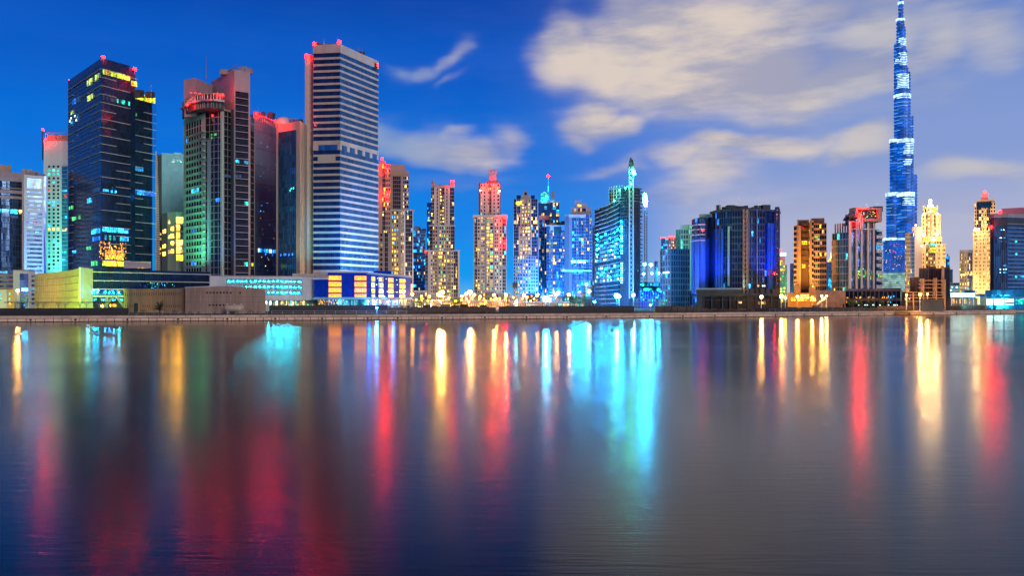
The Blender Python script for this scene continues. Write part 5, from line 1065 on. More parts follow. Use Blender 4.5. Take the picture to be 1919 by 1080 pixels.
def t_burj():
    D = 1915.0; T = Tower('supertall_tower', 'very tall slender stepped tower lit electric blue, its tip out of the picture', D, 1690, 'skyscraper', wall='bluegrey', glass='gld', cap=60)
    gb = pane_glass('silver_blue_tower_glass', (.08, .24, .55), .6, .25, (4, 8)); M['burj'] = gb
    M['rim'] = glowm('painted_blue_rim_glow', rgb(130, 200, 255), 1.05); M['crownlit'] = lit('painted_plant_floor_floodlight', rgb(185, 230, 255), 1.9, .12, .45); M['rimw'] = lit('painted_green_white_base_glow', rgb(170, 235, 225), .75, .1, .5); M['burjglow'] = lit('painted_blue_floodlit_skin', rgb(14, 98, 214), .86, .05, .5)  # painted light: emission on skin, bands and rims replaces the uplighting
    def lobe(l, r, yt, yb, dy, lit_rows=(), step=4.2, crown=5, base=False):
        X0, X1 = pxX(l, D+dy), pxX(r, D+dy); rad = (X1-X0)/2; c = ((X0+X1)/2, D+dy+rad*.2); z1, z0 = pyZ(yt, D+dy), max(G, pyZ(yb, D+dy)); m = MB(); m.cyl(c, rad, z0, z1, 24)
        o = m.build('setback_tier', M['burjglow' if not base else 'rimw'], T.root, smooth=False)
        rr = MB(); sm = MB(); z = z0+step
        while z < z1-2:
            rr.cyl(c, rad+1.0, z, z+1.5, 24, cap=True); z += step*F/D*2.4 if False else 8.4
        vf = MB()
        for q in range(7 if rad > 8 else 4):
            a_ = R(188+(164/(6 if rad > 8 else 3))*q); fx, fy = c[0]+(rad+.6)*math.cos(a_), c[1]+(rad+.6)*math.sin(a_); vf.box((fx-.6, fy-.9, z0), (fx+.6, fy+.9, z1-1))
        rr.build('floor_fins', M['burj'], o)
        rr = MB(); z = z0+step+1.6
        while z < z1-2:
            if random.random() < .42+.4*math.sin(z*.045+l): a0 = R(random.choice([172, 176, 180, random.uniform(180, 260)])); a1 = a0+R(random.uniform(30, 110)); rr.cyl(c, rad+.7, z, z+1.0, 14, a0=a0, a1=a1, cap=False)
            z += 8.4
        if rr.v: rr.build('painted_rim_glow', M['rim'], o, origin=None)  # bright edge painted as glowing arcs, gathered toward the left side
        if crown:
            cr = MB(); cr.cyl(c, rad+1.6, z1-crown*D/F, z1+1.0, 24); k = cr.build('plant_floor', M['crownlit'], o, origin=None); k.location = (0, 0, 0)  # floodlight on the band painted as emission
        for ya, yb2, a0, a1 in lit_rows:
            n = int((yb2-ya)/3.1); 
            for q in range(n):
                cr = MB(); z = pyZ(ya+q*3.1, D+dy); cr.cyl(c, rad+1.3, z-1.9, z, 12, a0=R(a0+random.uniform(-8, 8)), a1=R(a1+random.uniform(-8, 8)), cap=False); cr.build('painted_lit_floor', M['crownlit'], o, origin=None).location = (0, 0, 0)  # floodlit storeys painted as glowing rings
    # centre shaft
    lobe(1680, 1697, 130, 575, 24, crown=0); lobe(1682.5, 1694.5, 36, 140, 20, crown=3); lobe(1684.5, 1692.5, 4, 40, 18, crown=3); lobe(1686, 1691, -22, 8, 18, crown=0)
    m = MB(); m.bar(pt(1688, -20, D+18), pt(1688, -60, D+18), 2.2, .5); m.build('spire', M['steel'], T.root)
    # left wing steps
    lobe(1652.5, 1676, 545 if False else 511, 585, 0, crown=0, base=True); lobe(1657, 1680, 447, 575, 4, crown=6); lobe(1663, 1686, 362, 575, 8, crown=6); lobe(1669.5, 1690, 262, 575, 12, crown=5); lobe(1677, 1692, 81, 270, 16, ((112, 124, 200, 300),), crown=0); lobe(1681, 1690, 36, 100, 17, crown=3)
    # front wing steps
    lobe(1678, 1697, 448, 585, -14, crown=4); lobe(1683, 1713, 362, 585, -8, ((372, 388, 230, 330),), crown=7); lobe(1683, 1711.5, 262, 370, -2, ((270, 294, 240, 320), (300, 314, 240, 290)), crown=6); lobe(1678.5, 1706, 178, 270, 4, ((184, 190, 200, 330),), crown=4); lobe(1680, 1702, 128, 185, 8, ((140, 170, 200, 340),), crown=0); lobe(1682, 1699, 93, 135, 12, ((100, 126, 220, 330),), crown=0); lobe(1684, 1697, 50, 100, 14, ((72, 88, 200, 330),), crown=0)
    # right wing steps
    lobe(1700, 1718.5, 328, 585, 10, crown=0); lobe(1697, 1711.5, 218, 340, 14, crown=0); lobe(1692, 1706, 135, 230, 16, crown=0); lobe(1691, 1700, 93, 140, 17, crown=0)
    # pale base, its light painted as emission
    w = T.slab(1652, 1697, 511, D-30, 16, mat='rimw', part='painted_lit_base')
    for k in range(17): w.box(T.M('base_fins', 'greenish'), 0, w.L, pyZ(513+k*4, D-30), pyZ(511.5+k*4, D-30), 0, 1.5)
    w2 = T.slab(1658, 1696, 450, D-24, 10, mat='burjglow', part='painted_lit_wing', ybot=512)  # wing carries the same painted blue floodlight as the tiers
    for k in range(16): w2.box(T.M('wing_fins', 'burj'), 0, w2.L, pyZ(453+k*3.8, D-24), pyZ(451.5+k*3.8, D-24), 0, 1.5)
    for _ in range(70): x = random.uniform(1659, 1695); y = random.uniform(455, 505); T.pane(w2, x, y, x+1.6, y+1.2, random.choice(['wwin', 'cwin', 'rwin', 'bwin', 'mwin']), 1, d=1.7)
    T.done()
t_burj()
def t_farright():
    D = 700; T = Tower('apartment_tower', 'slim grey and yellow apartment tower overlapping the base of the supertall blue tower', D, 1712, 'tower', wall='beige', glass='glb', cap=60)
    L = ('wwin', 'ywin')
    w = T.slab(1696, 1714, 437, D, 18); T.facade(w, [(1696, 1706, 'P', 4, .08, L, 'beige'), (1706, 1714, 'G', 3, .07, L, 'bluegrey')], fh=3.6)
    w = T.slab(1709, 1728, 425, D+5, 18, mat='mauve', part='flank'); T.facade(w, [(1709, 1717, 'G', 2, .12, ('wwin', 'bwin'), 'mauve')], fh=3.6); T.beacon(1716, 422, D+2, .5, post=.4, mat='lampx'); T.done()
    D = 700; T = Tower('hotel_tower', 'golden floodlit stepped hotel tower with a blazing white crown', D, 1745, 'tower', wall='gold', glass='glk', cap=100)
    L = ('ywin', 'wwin', 'wwin')
    w = T.slab(1722, 1772, 458, D, 22); T.facade(w, [(1722, 1726, 'W', 1, 0), (1726, 1732, 'P', 2, .3, L), (1732, 1735, 'W', 1, 0), (1735, 1740, 'P', 1, .25, L, 'brown'), (1740, 1753, 'P', 4, .35, L, 'brown'), (1753, 1757, 'W', 1, 0), (1757, 1762, 'P', 2, .3, L), (1762, 1766, 'W', 1, 0), (1766, 1772, 'P', 2, .3, L)], fh=3.6)
    T.pane(w, 1734, 457, 1759, 461, 'twin', 6, d=.8); T.pane(w, 1738, 464, 1758, 474, ('ywin', 'lime', 'owin'), 5, .8, d=.8, rows=2)
    w = T.slab(1725, 1765, 444, D+3, 18); T.facade(w, [(1725, 1765, 'P', 8, .5, ('owin', 'ywin', 'wwin'), 'orange')], z0=pyZ(459, D), fh=3.6)
    w = T.slab(1727, 1763, 402, D+6, 16); w.z0 = pyZ(446, D); T.facade(w, [(1727, 1729, 'W', 1, 0), (1729, 1732, 'P', 1, .2, L), (1732, 1735, 'W', 1, 0), (1735, 1739, 'P', 1, .3, L, 'brown'), (1739, 1743, 'P', 1, .5, L), (1743, 1746, 'W', 1, 0, None, 'brown'), (1746, 1750, 'P', 1, .5, L), (1750, 1754, 'P', 1, .3, L, 'brown'), (1754, 1758, 'W', 1, 0), (1758, 1761, 'P', 1, .2, L), (1761, 1763, 'W', 1, 0)], fh=3.6)
    w = T.slab(1730, 1757, 388, D+8, 12, mat='gold', part='crown_storey'); T.pane(w, 1733, 391, 1754, 398, ('owin', 'glk', 'wwin'), 7, .9)
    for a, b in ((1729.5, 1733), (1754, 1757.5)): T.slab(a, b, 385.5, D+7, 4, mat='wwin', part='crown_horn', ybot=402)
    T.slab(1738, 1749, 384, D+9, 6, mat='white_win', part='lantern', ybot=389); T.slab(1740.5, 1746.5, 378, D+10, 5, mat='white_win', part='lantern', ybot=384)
    T.beacon(1743.5, 376, D+8, 1.0, post=.2, mat='lampx')
    for x, y, q in ((1731, 440, 1.4), (1755, 439, 1.4), (1749, 449, 1.6), (1732, 401, 1), (1756, 401, 1), (1728, 461, .8), (1763, 461, .8)): T.beacon(x, y, D-1, q*.8, post=.3, mat='lampx')
    T.done()
    D = 1600; T = Tower('apartment_tower', 'pair of tiny distant blue towers right of the golden hotel tower', D, 1777, 'tower', wall='bluegrey', glass='glc', cap=20)
    w = T.slab(1772, 1779.5, 480, D, 14); T.facade(w, [(1772, 1779.5, 'G', 2, .2, ('cwin',))], fh=6); T.slab(1775, 1777, 476, D+3, 6, part='mast_block'); w = T.slab(1779.5, 1785.5, 505, D+40, 14); T.facade(w, [(1779.5, 1785.5, 'V', 2, 0)], fh=8); T.done()
    T = Tower('low_block', 'low far block with rows of cyan lights right of the brown construction', 900, 1790, 'building', wall='white', glass='glt', cap=80)
    w = T.slab(1778, 1800, 530, 900, 20); T.facade(w, [(1778, 1800, 'H', 8, .5, ('cwin', 'white_win', 'twin'))], fh=3.6); T.done()
    D = 800; T = Tower('apartment_tower', 'grey topped apartment block lit yellow, left of the tall golden tower at the right', D, 1812, 'tower', wall='beige', glass='glb', cap=80)
    w = T.slab(1798.5, 1826, 474, D, 20); T.facade(w, [(1798.5, 1806, 'P', 3, .4, L, 'beige'), (1806, 1808, 'W', 1, 0), (1808, 1811, 'P', 1, .3, L), (1811, 1813, 'W', 1, 0, None, 'mauve'), (1813, 1822, 'G', 3, .25, L, 'beige'), (1822, 1826, 'W', 1, 0, None, 'gold')], fh=3.6)
    T.slab(1798.5, 1826, 468.5, D+1, 18, mat='mauve', part='roof_parapet'); T.pane(w, 1800, 513, 1824, 517, ('ywin', 'wwin'), 7, .9, d=.7); T.done()
    D = 740; T = Tower('apartment_tower', 'tall golden stone apartment tower with a red tipped top near the right edge', D, 1845, 'tower', wall='gold', glass='glk', cap=100)
    w = T.slab(1823.5, 1868, 432, D, 22); T.facade(w, [(1823.5, 1826, 'W', 1, 0), (1826, 1832, 'P', 2, .25, L), (1832, 1835, 'W', 1, 0), (1835, 1839, 'P', 2, .18, L), (1839, 1842, 'W', 1, 0), (1842, 1847, 'P', 2, .3, L), (1847, 1850, 'W', 1, 0), (1850, 1855, 'P', 2, .25, L), (1855, 1868, 'P', 4, .15, L)], fh=3.5)
    w = T.slab(1826, 1866, 380, D+4, 20); w.z0 = pyZ(432, D); T.facade(w, [(1826, 1830, 'P', 1, .15, L), (1830, 1839, 'G', 2, .12, L, 'mauve'), (1839, 1849, 'P', 2, .55, L), (1849, 1856, 'G', 2, .12, L, 'bluegrey'), (1856, 1866, 'P', 2, .1, L)], fh=3.5)
    w.box(T.M('crown_glazing', 'gl'), w.U(1831), w.U(1858), pyZ(389, D), pyZ(379, D), .7, 1.0); w2 = T.slab(1830, 1864, 374, D+5, 16, mat='gold', part='crown_storey', ybot=380); T.slab(1839, 1851.5, 363, D+8, 10, mat='mauve', part='top_block'); 
    for i in range(5): w2.box(T.M('crown_openings', 'glk'), w2.U(1832+i*5.4), w2.U(1835.6+i*5.4), pyZ(385, D), pyZ(377, D), 0, .3)
    T.beacon(1845.5, 360, D+6, 1.2, post=.6); T.beacon(1828.5, 431, D-1, 1.1, post=.5, mat='lampx'); T.beacon(1834, 430, D-1, .7, post=.5, mat='lampx')
    T.done()
    D = 440; T = Tower('office_tower', 'dark blue glass tower cut by the right edge, red beacons at its left corner', D, 1880, 'tower', wall='mauve', glass='glb', cap=80)
    A, B, C_, E = PP(1856.5, D+6), PP(1862, D), PP(1886, D-1), PP(1990, D+10)
    w0, w1, w2 = T.poly([A, B, C_, E], pyZ(408, D), 24)
    for w in (w0, w1): T.facade(w, [(1800, 1900, 'V', 7, 0)], fh=4, wall='black')
    T.facade(w2, [(1886, 1990, 'H', 10, .03, ('cwin', 'twin', 'dimw'))], fh=3.8, wall='glb', proud=.3)
    for k in range(17): y = 419+k*7.4; w2.box(T.M('ledges', 'bluegrey'), .2, w2.L, pyZ(y+1.6, D), pyZ(y, D), 0, .9)
    for w in (w0, w1, w2): w.box(T.M('parapet', 'mauve'), 0, w.L, w.z1, w.z1+2.2, -2, .6); w.box(T.M('attic_band', 'dgrey'), 0, w.L, pyZ(424, D), pyZ(410, D), 0, .3)
    T.slab(1877, 1990, 388, D+10, 12, mat='mauve', part='roof_block')
    for ya in (430, 438, 445, 451.5, 497, 504, 510): T.pane(w1, 1873, ya, 1886, ya+2, ('cwin', 'dimw', 'white_win'), 6, .5)
    for x, y in ((1901, 451), (1902, 474), (1901, 517)): T.pane(w2, x, y, x+4, y+4, 'twin', 1, d=.4)
    for ya in (432, 447, 492, 505): T.pane(w2, 1893, ya, 1906, ya+5, 'dimw', 4, .8, d=.4)
    T.pane(w2, 1909, 515, 1920, 521, 'cwin', 2, d=.4); T.beacon(1874.5, 398, D+6, 1.2, post=.5); T.beacon(1857, 425.5, D-1, 1.2, post=.5); T.done()
t_farright()
# ================================================================== LOW BUILDINGS AND THE SHORE
def t_low_left():
    D = 400; T = Tower('office_block', 'low beige striped office block cut by the left edge, behind the orange and white house', D, 12, 'building', wall='pinkish', glass='gl', cap=30)
    w = T.slab(-20, 25, 506, D, 16)
    for k in range(5): w.box(T.M('wall', 'pinkish'), 0, w.L, pyZ(514+k*8.2+4.2, D), pyZ(514+k*8.2, D), -.1, .5)
    T.pane(w, 0, 508, 22, 513, 'cwin', 8, .6, d=.1); T.done()
    D = 345; T = Tower('house', 'low orange and white house with cyan windows at the far left', D, 12, 'building', wall='white', glass='white', cap=30)
    w = T.slab(-20, 15.5, 543, D, 10, mat='white', part='wall'); T.pane(w, -10, 549, 3, 554, 'cwin', 2, d=.05); T.pane(w, -10, 559, 3, 564, 'twin', 2, d=.05)
    w2 = T.slab(15.5, 27, 543, D+.5, 10, mat='orange', part='orange_wall')
    for y in (549, 558.5): T.pane(w2, 16.5, y, 19.5, y+4, 'twin', 1, d=.05)
    T.pane(w2, 17, 567, 26, 571, 'owin', 3, d=.05); T.done()
    D = 385; T = Tower('office_block', 'white low block with one tall blue glass panel near the left edge', D, 45, 'building', wall='white', glass='white', cap=30)
    w = T.slab(24.5, 66, 508, D, 14, mat='white', part='wall'); w.box(T.M('glass_panel', 'gld'), w.U(37), w.U(53), G, pyZ(513, D), 0, .2)
    for k in range(5): w.box(T.M('mullions', 'bluegrey'), w.U(37), w.U(53), pyZ(522+k*11, D), pyZ(521.5+k*11, D), .2, .3)
    T.pane(w, 41, 540, 52, 546, 'cwinh', 4, d=.35); T.pane(w, 44, 552, 47, 555, 'bwin', 1, d=.35); T.pane(w, 44, 571, 47, 574, 'bwin', 1, d=.35)
    for k in range(7): w.box(T.M('window_strip', 'gl'), w.U(59), w.L, pyZ(520+k*8.6, D), pyZ(515.5+k*8.6, D), 0, .1)
    T.pane(w, 59, 540, 65, 544, 'cwin', 2, d=.15); w.box(T.M('parapet', 'mauve'), 0, w.L, w.z1, w.z1+.5, -2, .2); T.done()
t_low_left()
def t_greenwall():
    D = 318; T = Tower('podium', 'big sloping topped screen wall lit yellow green, left of the dark glass podium', D, 107, 'building', wall='beige', glass='beige', cap=10)
    pa, pb = PP(65, D+32), PP(150, D); A, B = Vector(pa), Vector(pb); n = 10; cols = [A+(B-A)*i/n for i in range(n+1)]
    cols = [c+Wall(pa, pb).n*(-2.2*math.sin(math.pi*i/n)) for i, c in enumerate(cols)]; M['panelgreen'] = principled('pale_panel_cladding', (.50, .44, .27), .6, var=.12, vscale=.4)
    zt = pyZ(502.5, D); za = pyZ(514, D+32); zl = pyZ(577, D)
    back = [c+Vector((2, 6)) for c in reversed(cols)]
    ring = [tuple(c) for c in cols]+[tuple(b) for b in back]; zt_ = [za+(zt-za)*i/n for i in range(n+1)]; T.M('screen_wall', 'panelgreen').prism(ring, G, 0, zt_+list(reversed(zt_)))
    for i in range(n):
        w = Wall(cols[i], cols[i+1])
        for q in range(3):
            x = w.L*q/3; w.box(T.M('panel_ribs', 'beige'), x-.04, x+.04, G, za+(zt-za)*(i+q/3)/n, 0, .12)
        for r in range(1, 6):
            z0, z1 = G+(za-G)*r/6, G+(zt-G)*r/6; a = z0+(z1-z0)*i/n; b = z0+(z1-z0)*(i+1)/n; m = T.M('panel_ribs', 'beige'); m.bar(w.at(0, .1, a), w.at(w.L, .1, b), .10)
    m = T.M('edge_fin', 'white'); m.box8([(pb[0]-.1, pb[1]-.6, G+4), (pb[0]+.5, pb[1]-.6, G+4), (pb[0]+.5, pb[1]+6, G+4), (pb[0]-.1, pb[1]+6, G+4), (pb[0]-.1, pb[1]-.6, zt+.3), (pb[0]+.5, pb[1]-.6, zt+.3), (pb[0]+.5, pb[1]+6, zt+.3), (pb[0]-.1, pb[1]+6, zt+.3)])
    T.done()
    # dark glass podium
    D = 335; T = Tower('podium', 'long dark glass podium with pale horizontal ledges above an open braced ground floor', D, 270, 'building', wall='white', glass='gl', cap=100)
    a, b = PP(150, D-14), PP(394, D+26); Dr = D+26; w = Wall(a, b); zt = pyZ(503.5, D-14)
    T.poly([a, b], zt, 14, 'gl', 'glazing', z0=pyZ(550, D-14))
    for y in (509, 525.5, 541.5): z = pyZ(y, D-14); w.box(T.M('ledges', 'white'), -.1, w.L, z-.22, z+.12, 0, .7)
    for i in range(62): x = w.L*i/61; w.box(T.M('mullions', 'black'), x-.05, x+.05, pyZ(550, D-14), zt-.1, 0, .14)
    w.box(T.M('ledges', 'white'), 0, w.L, pyZ(557, D-14), pyZ(554, D-14), -1, .6); w.box(T.M('soffit', 'dgrey'), 0, w.L, pyZ(554, D-14), pyZ(550, D-14), -8, .3)
    w.box(T.M('rear_wall', 'dgrey'), 0, w.L, G, pyZ(556, D-14), -8, -7)
    wr = Wall((a[0], a[1]+7), (b[0], b[1]+7))
    T.pane(wr, 152, 559, 230, 565, ('cwinc', 'twinh', 'cwinc'), 11, .75, d=.4)
    for (x0, x1) in ((152, 178), (212, 186), (218, 238), (245, 232)): m = T.M('brace', 'grey'); m.bar((*w.at(w.U(x0), .2, 0)[:2], pyZ(556, D-10)), (*w.at(w.U(x1), .2, 0)[:2], G+.2), .42)
    for px in (150.5, 200, 250, 300, 350): w.box(T.M('columns', 'grey'), w.U(px), w.U(px)+.7, G, pyZ(556, D-14), -1.5, -.6)
    T.pane(w, 152, 543, 184, 546, ('cwinh', 'cwinh', 'cwinc'), 12, .85, d=.75); T.pane(w, 190, 544, 232, 546, ('wwin', 'twin'), 14, .6, d=.75)
    for _ in range(34): x = random.gauss(292, 16); y = random.uniform(527, 540); T.pane(w, x, y, x+1.1, y+1.5, random.choice(['twin', 'gwin', 'bwin', 'cwin']), 1, d=.3)
    for px in (154, 160, 166, 171, 176, 182, 196, 204, 212, 222): q = MB(); q.ball(w.at(w.U(px), .5, pyZ(548.3, D-14)), .26, 8, 5); q.build('added_soffit_lamp', M['tube' if px % 4 else 'bulb'], T.root)  # lamps added under the soffit to throw cyan streaks on the water
    T.pane(w, 202, 570, 232, 576, ('owin', 'ywin'), 12, .35, d=-6.5)
    T.done()
    D = 345; m = MB(); p = pt(232, 497, D); T = Tower('plant_room', 'small pale plant room on the roof of the dark glass podium', D, 258, 'building', wall='mauve', glass='mauve')
    w = T.slab(232, 283, 491.5, D, 5, mat='mauve', part='wall', ybot=503); w.box(T.M('roof_edge', 'white'), -.1, w.L+.1, w.z1, w.z1+.25, -5, .2); T.pane(w, 258, 501.5, 272, 503.5, 'ywin', 4, .9, d=.1); T.root.location.z = G; T.done()
t_greenwall()
def t_warehouse():
    D = 285; T = Tower('warehouse', 'beige panelled warehouse with small square vents and slit windows behind the quay', D, 370, 'building', wall='beige', glass='stone', cap=100)
    M['wh'] = principled('sandy_precast_panels', (.46, .31, .16), .85, var=.14, vscale=.35, streak=True); M['wh2'] = principled('pinkish_precast_panels', (.34, .24, .19), .85, var=.22, vscale=.35, streak=True)
    a, b = PP(232, D+30), PP(340, D+2); w = T.poly([a, b], pyZ(540.5, D+2), 22, 'wh', 'side_wall')[0]
    c, d, e = PP(347, D), PP(430, D-1), PP(497.5, D+1)
    A = [Vector(c), Vector(d), Vector(e)]; bk = [Vector(e)*1.08, Vector(d)*1.08, Vector(c)*1.08]
    zt = [pyZ(539, D), pyZ(535.5, D), pyZ(542, D)]
    T.M('front_wall', 'wh2').prism([tuple(v) for v in A+bk], G, 0, zt+zt[::-1])
    wc = T.poly([PP(339, D+4), PP(347.5, D+4)], pyZ(540, D+4), 6, 'brown', 'recess')[0]
    for i in range(30): x = w.L*i/29; w.box(T.M('panel_joints', 'brown'), x-.03, x+.03, G, w.z1, 0, .03)
    for i in range(26):
        px = 235+i*4.1
        if px > 338: break
        w.box(T.M('slit_windows', 'black'), w.U(px), w.U(px)+.32, w.z(555.5-(px-232)*.02, px), w.z(549.5-(px-232)*.02, px), 0, .06)
        if i not in (4, 5, 6, 7, 12, 13): w.box(T.M('slit_windows', 'black'), w.U(px), w.U(px)+.30, w.z(576, px), w.z(571.5, px), 0, .06)
    dr = MB(); w.box(dr, w.U(251.5), w.U(261.5), G, w.z(567, 255), 0, .35); o = dr.build('doorway', M['wh'], T.root); q = MB(); w.box(q, w.U(253), w.U(260.5), G, w.z(568.5, 255), .35, .42); q.build('door', M['black'], o)
    for wq, px0, px1 in ((Wall(c, d), 347, 430), (Wall(d, e), 430, 497)):
        for px in range(px0, px1, 11):
            x = wq.U(px); wq.box(T.M('panel_joints', 'brown'), x-.03, x+.03, G, wq.z(542, px), 0, .03)
        for y in (548, 557, 566): wq.box(T.M('panel_joints', 'brown'), 0, wq.L, pyZ(y, D)-.03, pyZ(y, D)+.03, 0, .03)
    wq = Wall(c, d); wq.box(T.M('downpipes', 'stone'), wq.U(375.5), wq.U(377.5), G, wq.z(538.5, 376), 0, .5)
    wv = Wall(c, d)
    for px in (386.5, 392.8, 399.1, 405.4, 411.7, 418, 424.3): v = MB(); wv.box(v, wv.U(px), wv.U(px)+.62, pyZ(550.3, D), pyZ(547.3, D), 0, .07); v.build('vent', M['black'], T.root)
    wv2 = Wall(d, e)
    for px in (431, 448.5): v = MB(); wv2.box(v, wv2.U(px), wv2.U(px)+.62, pyZ(550.6, D), pyZ(547.6, D), 0, .07); v.build('vent', M['black'], T.root)
    for px in (391.5, 398, 404.5, 411, 417.5): v = MB(); wv.box(v, wv.U(px), wv.U(px)+.62, pyZ(573.7, D), pyZ(570.5, D), 0, .07); v.build('vent', M['black'], T.root)
    for wq in (Wall(c, d), Wall(d, e)):
        p = wq.at(0, .1, pyZ(539, D) if wq.P0 == Vector(c) else pyZ(535.5, D)); q = wq.at(wq.L, .1, pyZ(535.5, D) if wq.P0 == Vector(c) else pyZ(542, D)); m = T.M('verge', 'white'); m.bar(p, q, .14)
    T.done()
    # tank
    p = pt(439, 576, 276); root = thing('storage_tank', 'pale horizontal storage tank lying in front of the warehouse', 'tank', (p.x, p.y, G)); m = MB(); n = 14; r = 1.15
    z = G+.9+r; x0, x1 = pxX(421, 276), pxX(457, 276)
    prof = [(x0, .1), (x0+.25, .7), (x0+.8, r), (x1-.8, r), (x1-.25, .7), (x1, .1)]
    for k, (x, rr) in enumerate(prof): m.v += [(x, p.y+rr*math.cos(2*math.pi*q/n), z+rr*math.sin(2*math.pi*q/n)) for q in range(n)]
    for k in range(len(prof)-1):
        for q in range(n): j = (q+1) % n; m.f.append((k*n+q, k*n+j, (k+1)*n+j, (k+1)*n+q))
    M['tank'] = principled('cream_tank_paint', (.62, .50, .36), .45, var=.15, vscale=.8); m.build('shell', M['tank'], root, smooth=True)
    for x in (x0+1.2, x1-1.2): m = MB(); m.box((x-.2, p.y-.9, G), (x+.2, p.y+.9, G+1.2)); m.build('saddle', M['stone'], root)
    for x in (x0+.9, (x0+x1)/2, x1-1.0): m = MB(); m.cyl((x, p.y), .3, z+r-.1, z+r+.35, 10); m.build('manhole', M['tank'], root)
t_warehouse()
def t_whitelow():
    D = 330; T = Tower('office_block', 'long low white office block with three rows of turquoise lit windows', D, 490, 'building', wall='white', glass='glt', cap=100)
    a, b = PP(393, D-4), PP(590, D+8); w = T.poly([a, b], pyZ(518, D-4), 18, 'glt', 'glazing', z0=pyZ(563, D))[0]
    w.box(T.M('wall', 'white'), 0, w.U(424), pyZ(563, D), w.z1, 0, .5); w.box(T.M('wall', 'white'), w.U(566.5), w.L, pyZ(563, D), w.z1, 0, .5); w.box(T.M('wall', 'white'), w.U(424), w.U(566.5), pyZ(523, D), w.z1, 0, .5); w.box(T.M('wall', 'white'), w.U(424), w.U(566.5), pyZ(563, D), pyZ(553, D), 0, .5)
    for y in (532.5, 543.5): w.box(T.M('wall', 'white'), w.U(424), w.U(566.5), pyZ(y+1.6, D), pyZ(y, D), 0, .45)
    for px in (453.5, 482.5, 511, 539): w.box(T.M('wall', 'white'), w.U(px), w.U(px)+.25, pyZ(553, D), pyZ(523, D), 0, .48)
    for i in range(11): x = w.U(395+i*2.8); w.box(T.M('panel_joints', 'grey'), x-.02, x+.02, pyZ(563, D), w.z1, .5, .52); x = w.U(568+i*2.0); w.box(T.M('panel_joints', 'grey'), x-.02, x+.02, pyZ(563, D), w.z1, .5, .52)
    for y in (524, 536, 548): w.box(T.M('panel_joints', 'grey'), w.U(566.5), w.L, pyZ(y, D)-.02, pyZ(y, D)+.02, .5, .52)
    for i, (ya, yb) in enumerate(((526, 531), (536.5, 542), (547.5, 552.5))): T.pane(w, 425, ya, 565, yb, ('twinh', 'twinh', 'cwinc', 'twin'), 32, .92, d=.1)
    for y in (526.6, 537.2, 548.2):
        for k in range(17):
            x = 428+k*8.2; q = MB(); w.box(q, w.U(x), w.U(x+(3.2 if 470 < x < 550 else 1.2)), pyZ(y+.9, D), pyZ(y, D), .2, .26); q.build('added_ceiling_lamp', M['tube'], T.root)  # ceiling strips, most of them added to feed the turquoise water streak
    w.box(T.M('roof_edge', 'mauve'), -.2, w.L+.2, w.z1, w.z1+.35, -2, .7)
    # shop floor under the block
    wb = Wall((a[0], a[1]+3), (b[0], b[1]+3)); wb.box(T.M('shop_glazing', 'greenish'), 0, wb.L, G, pyZ(563, D), -1, 0)
    for px in (497, 511, 525, 538.5, 552, 566, 579, 588): w.box(T.M('columns', 'dgrey'), w.U(px)-.2, w.U(px)+.2, G, pyZ(560, D) if int(px) % 2 else pyZ(563, D), -.4, .3)
    T.pane(wb, 497, 564, 590, 572, ('white_win', 'wwin', 'greenish', 'greenish', 'twin'), 24, .7, d=.1); T.pane(wb, 497, 570, 590, 575, ('gwin', 'wwin', 'ywin'), 40, .35, d=.3)
    T.done()
    for px in (516, 545, 553, 562, 572): bush(px, D-3, 1.6, 'shrub', None)
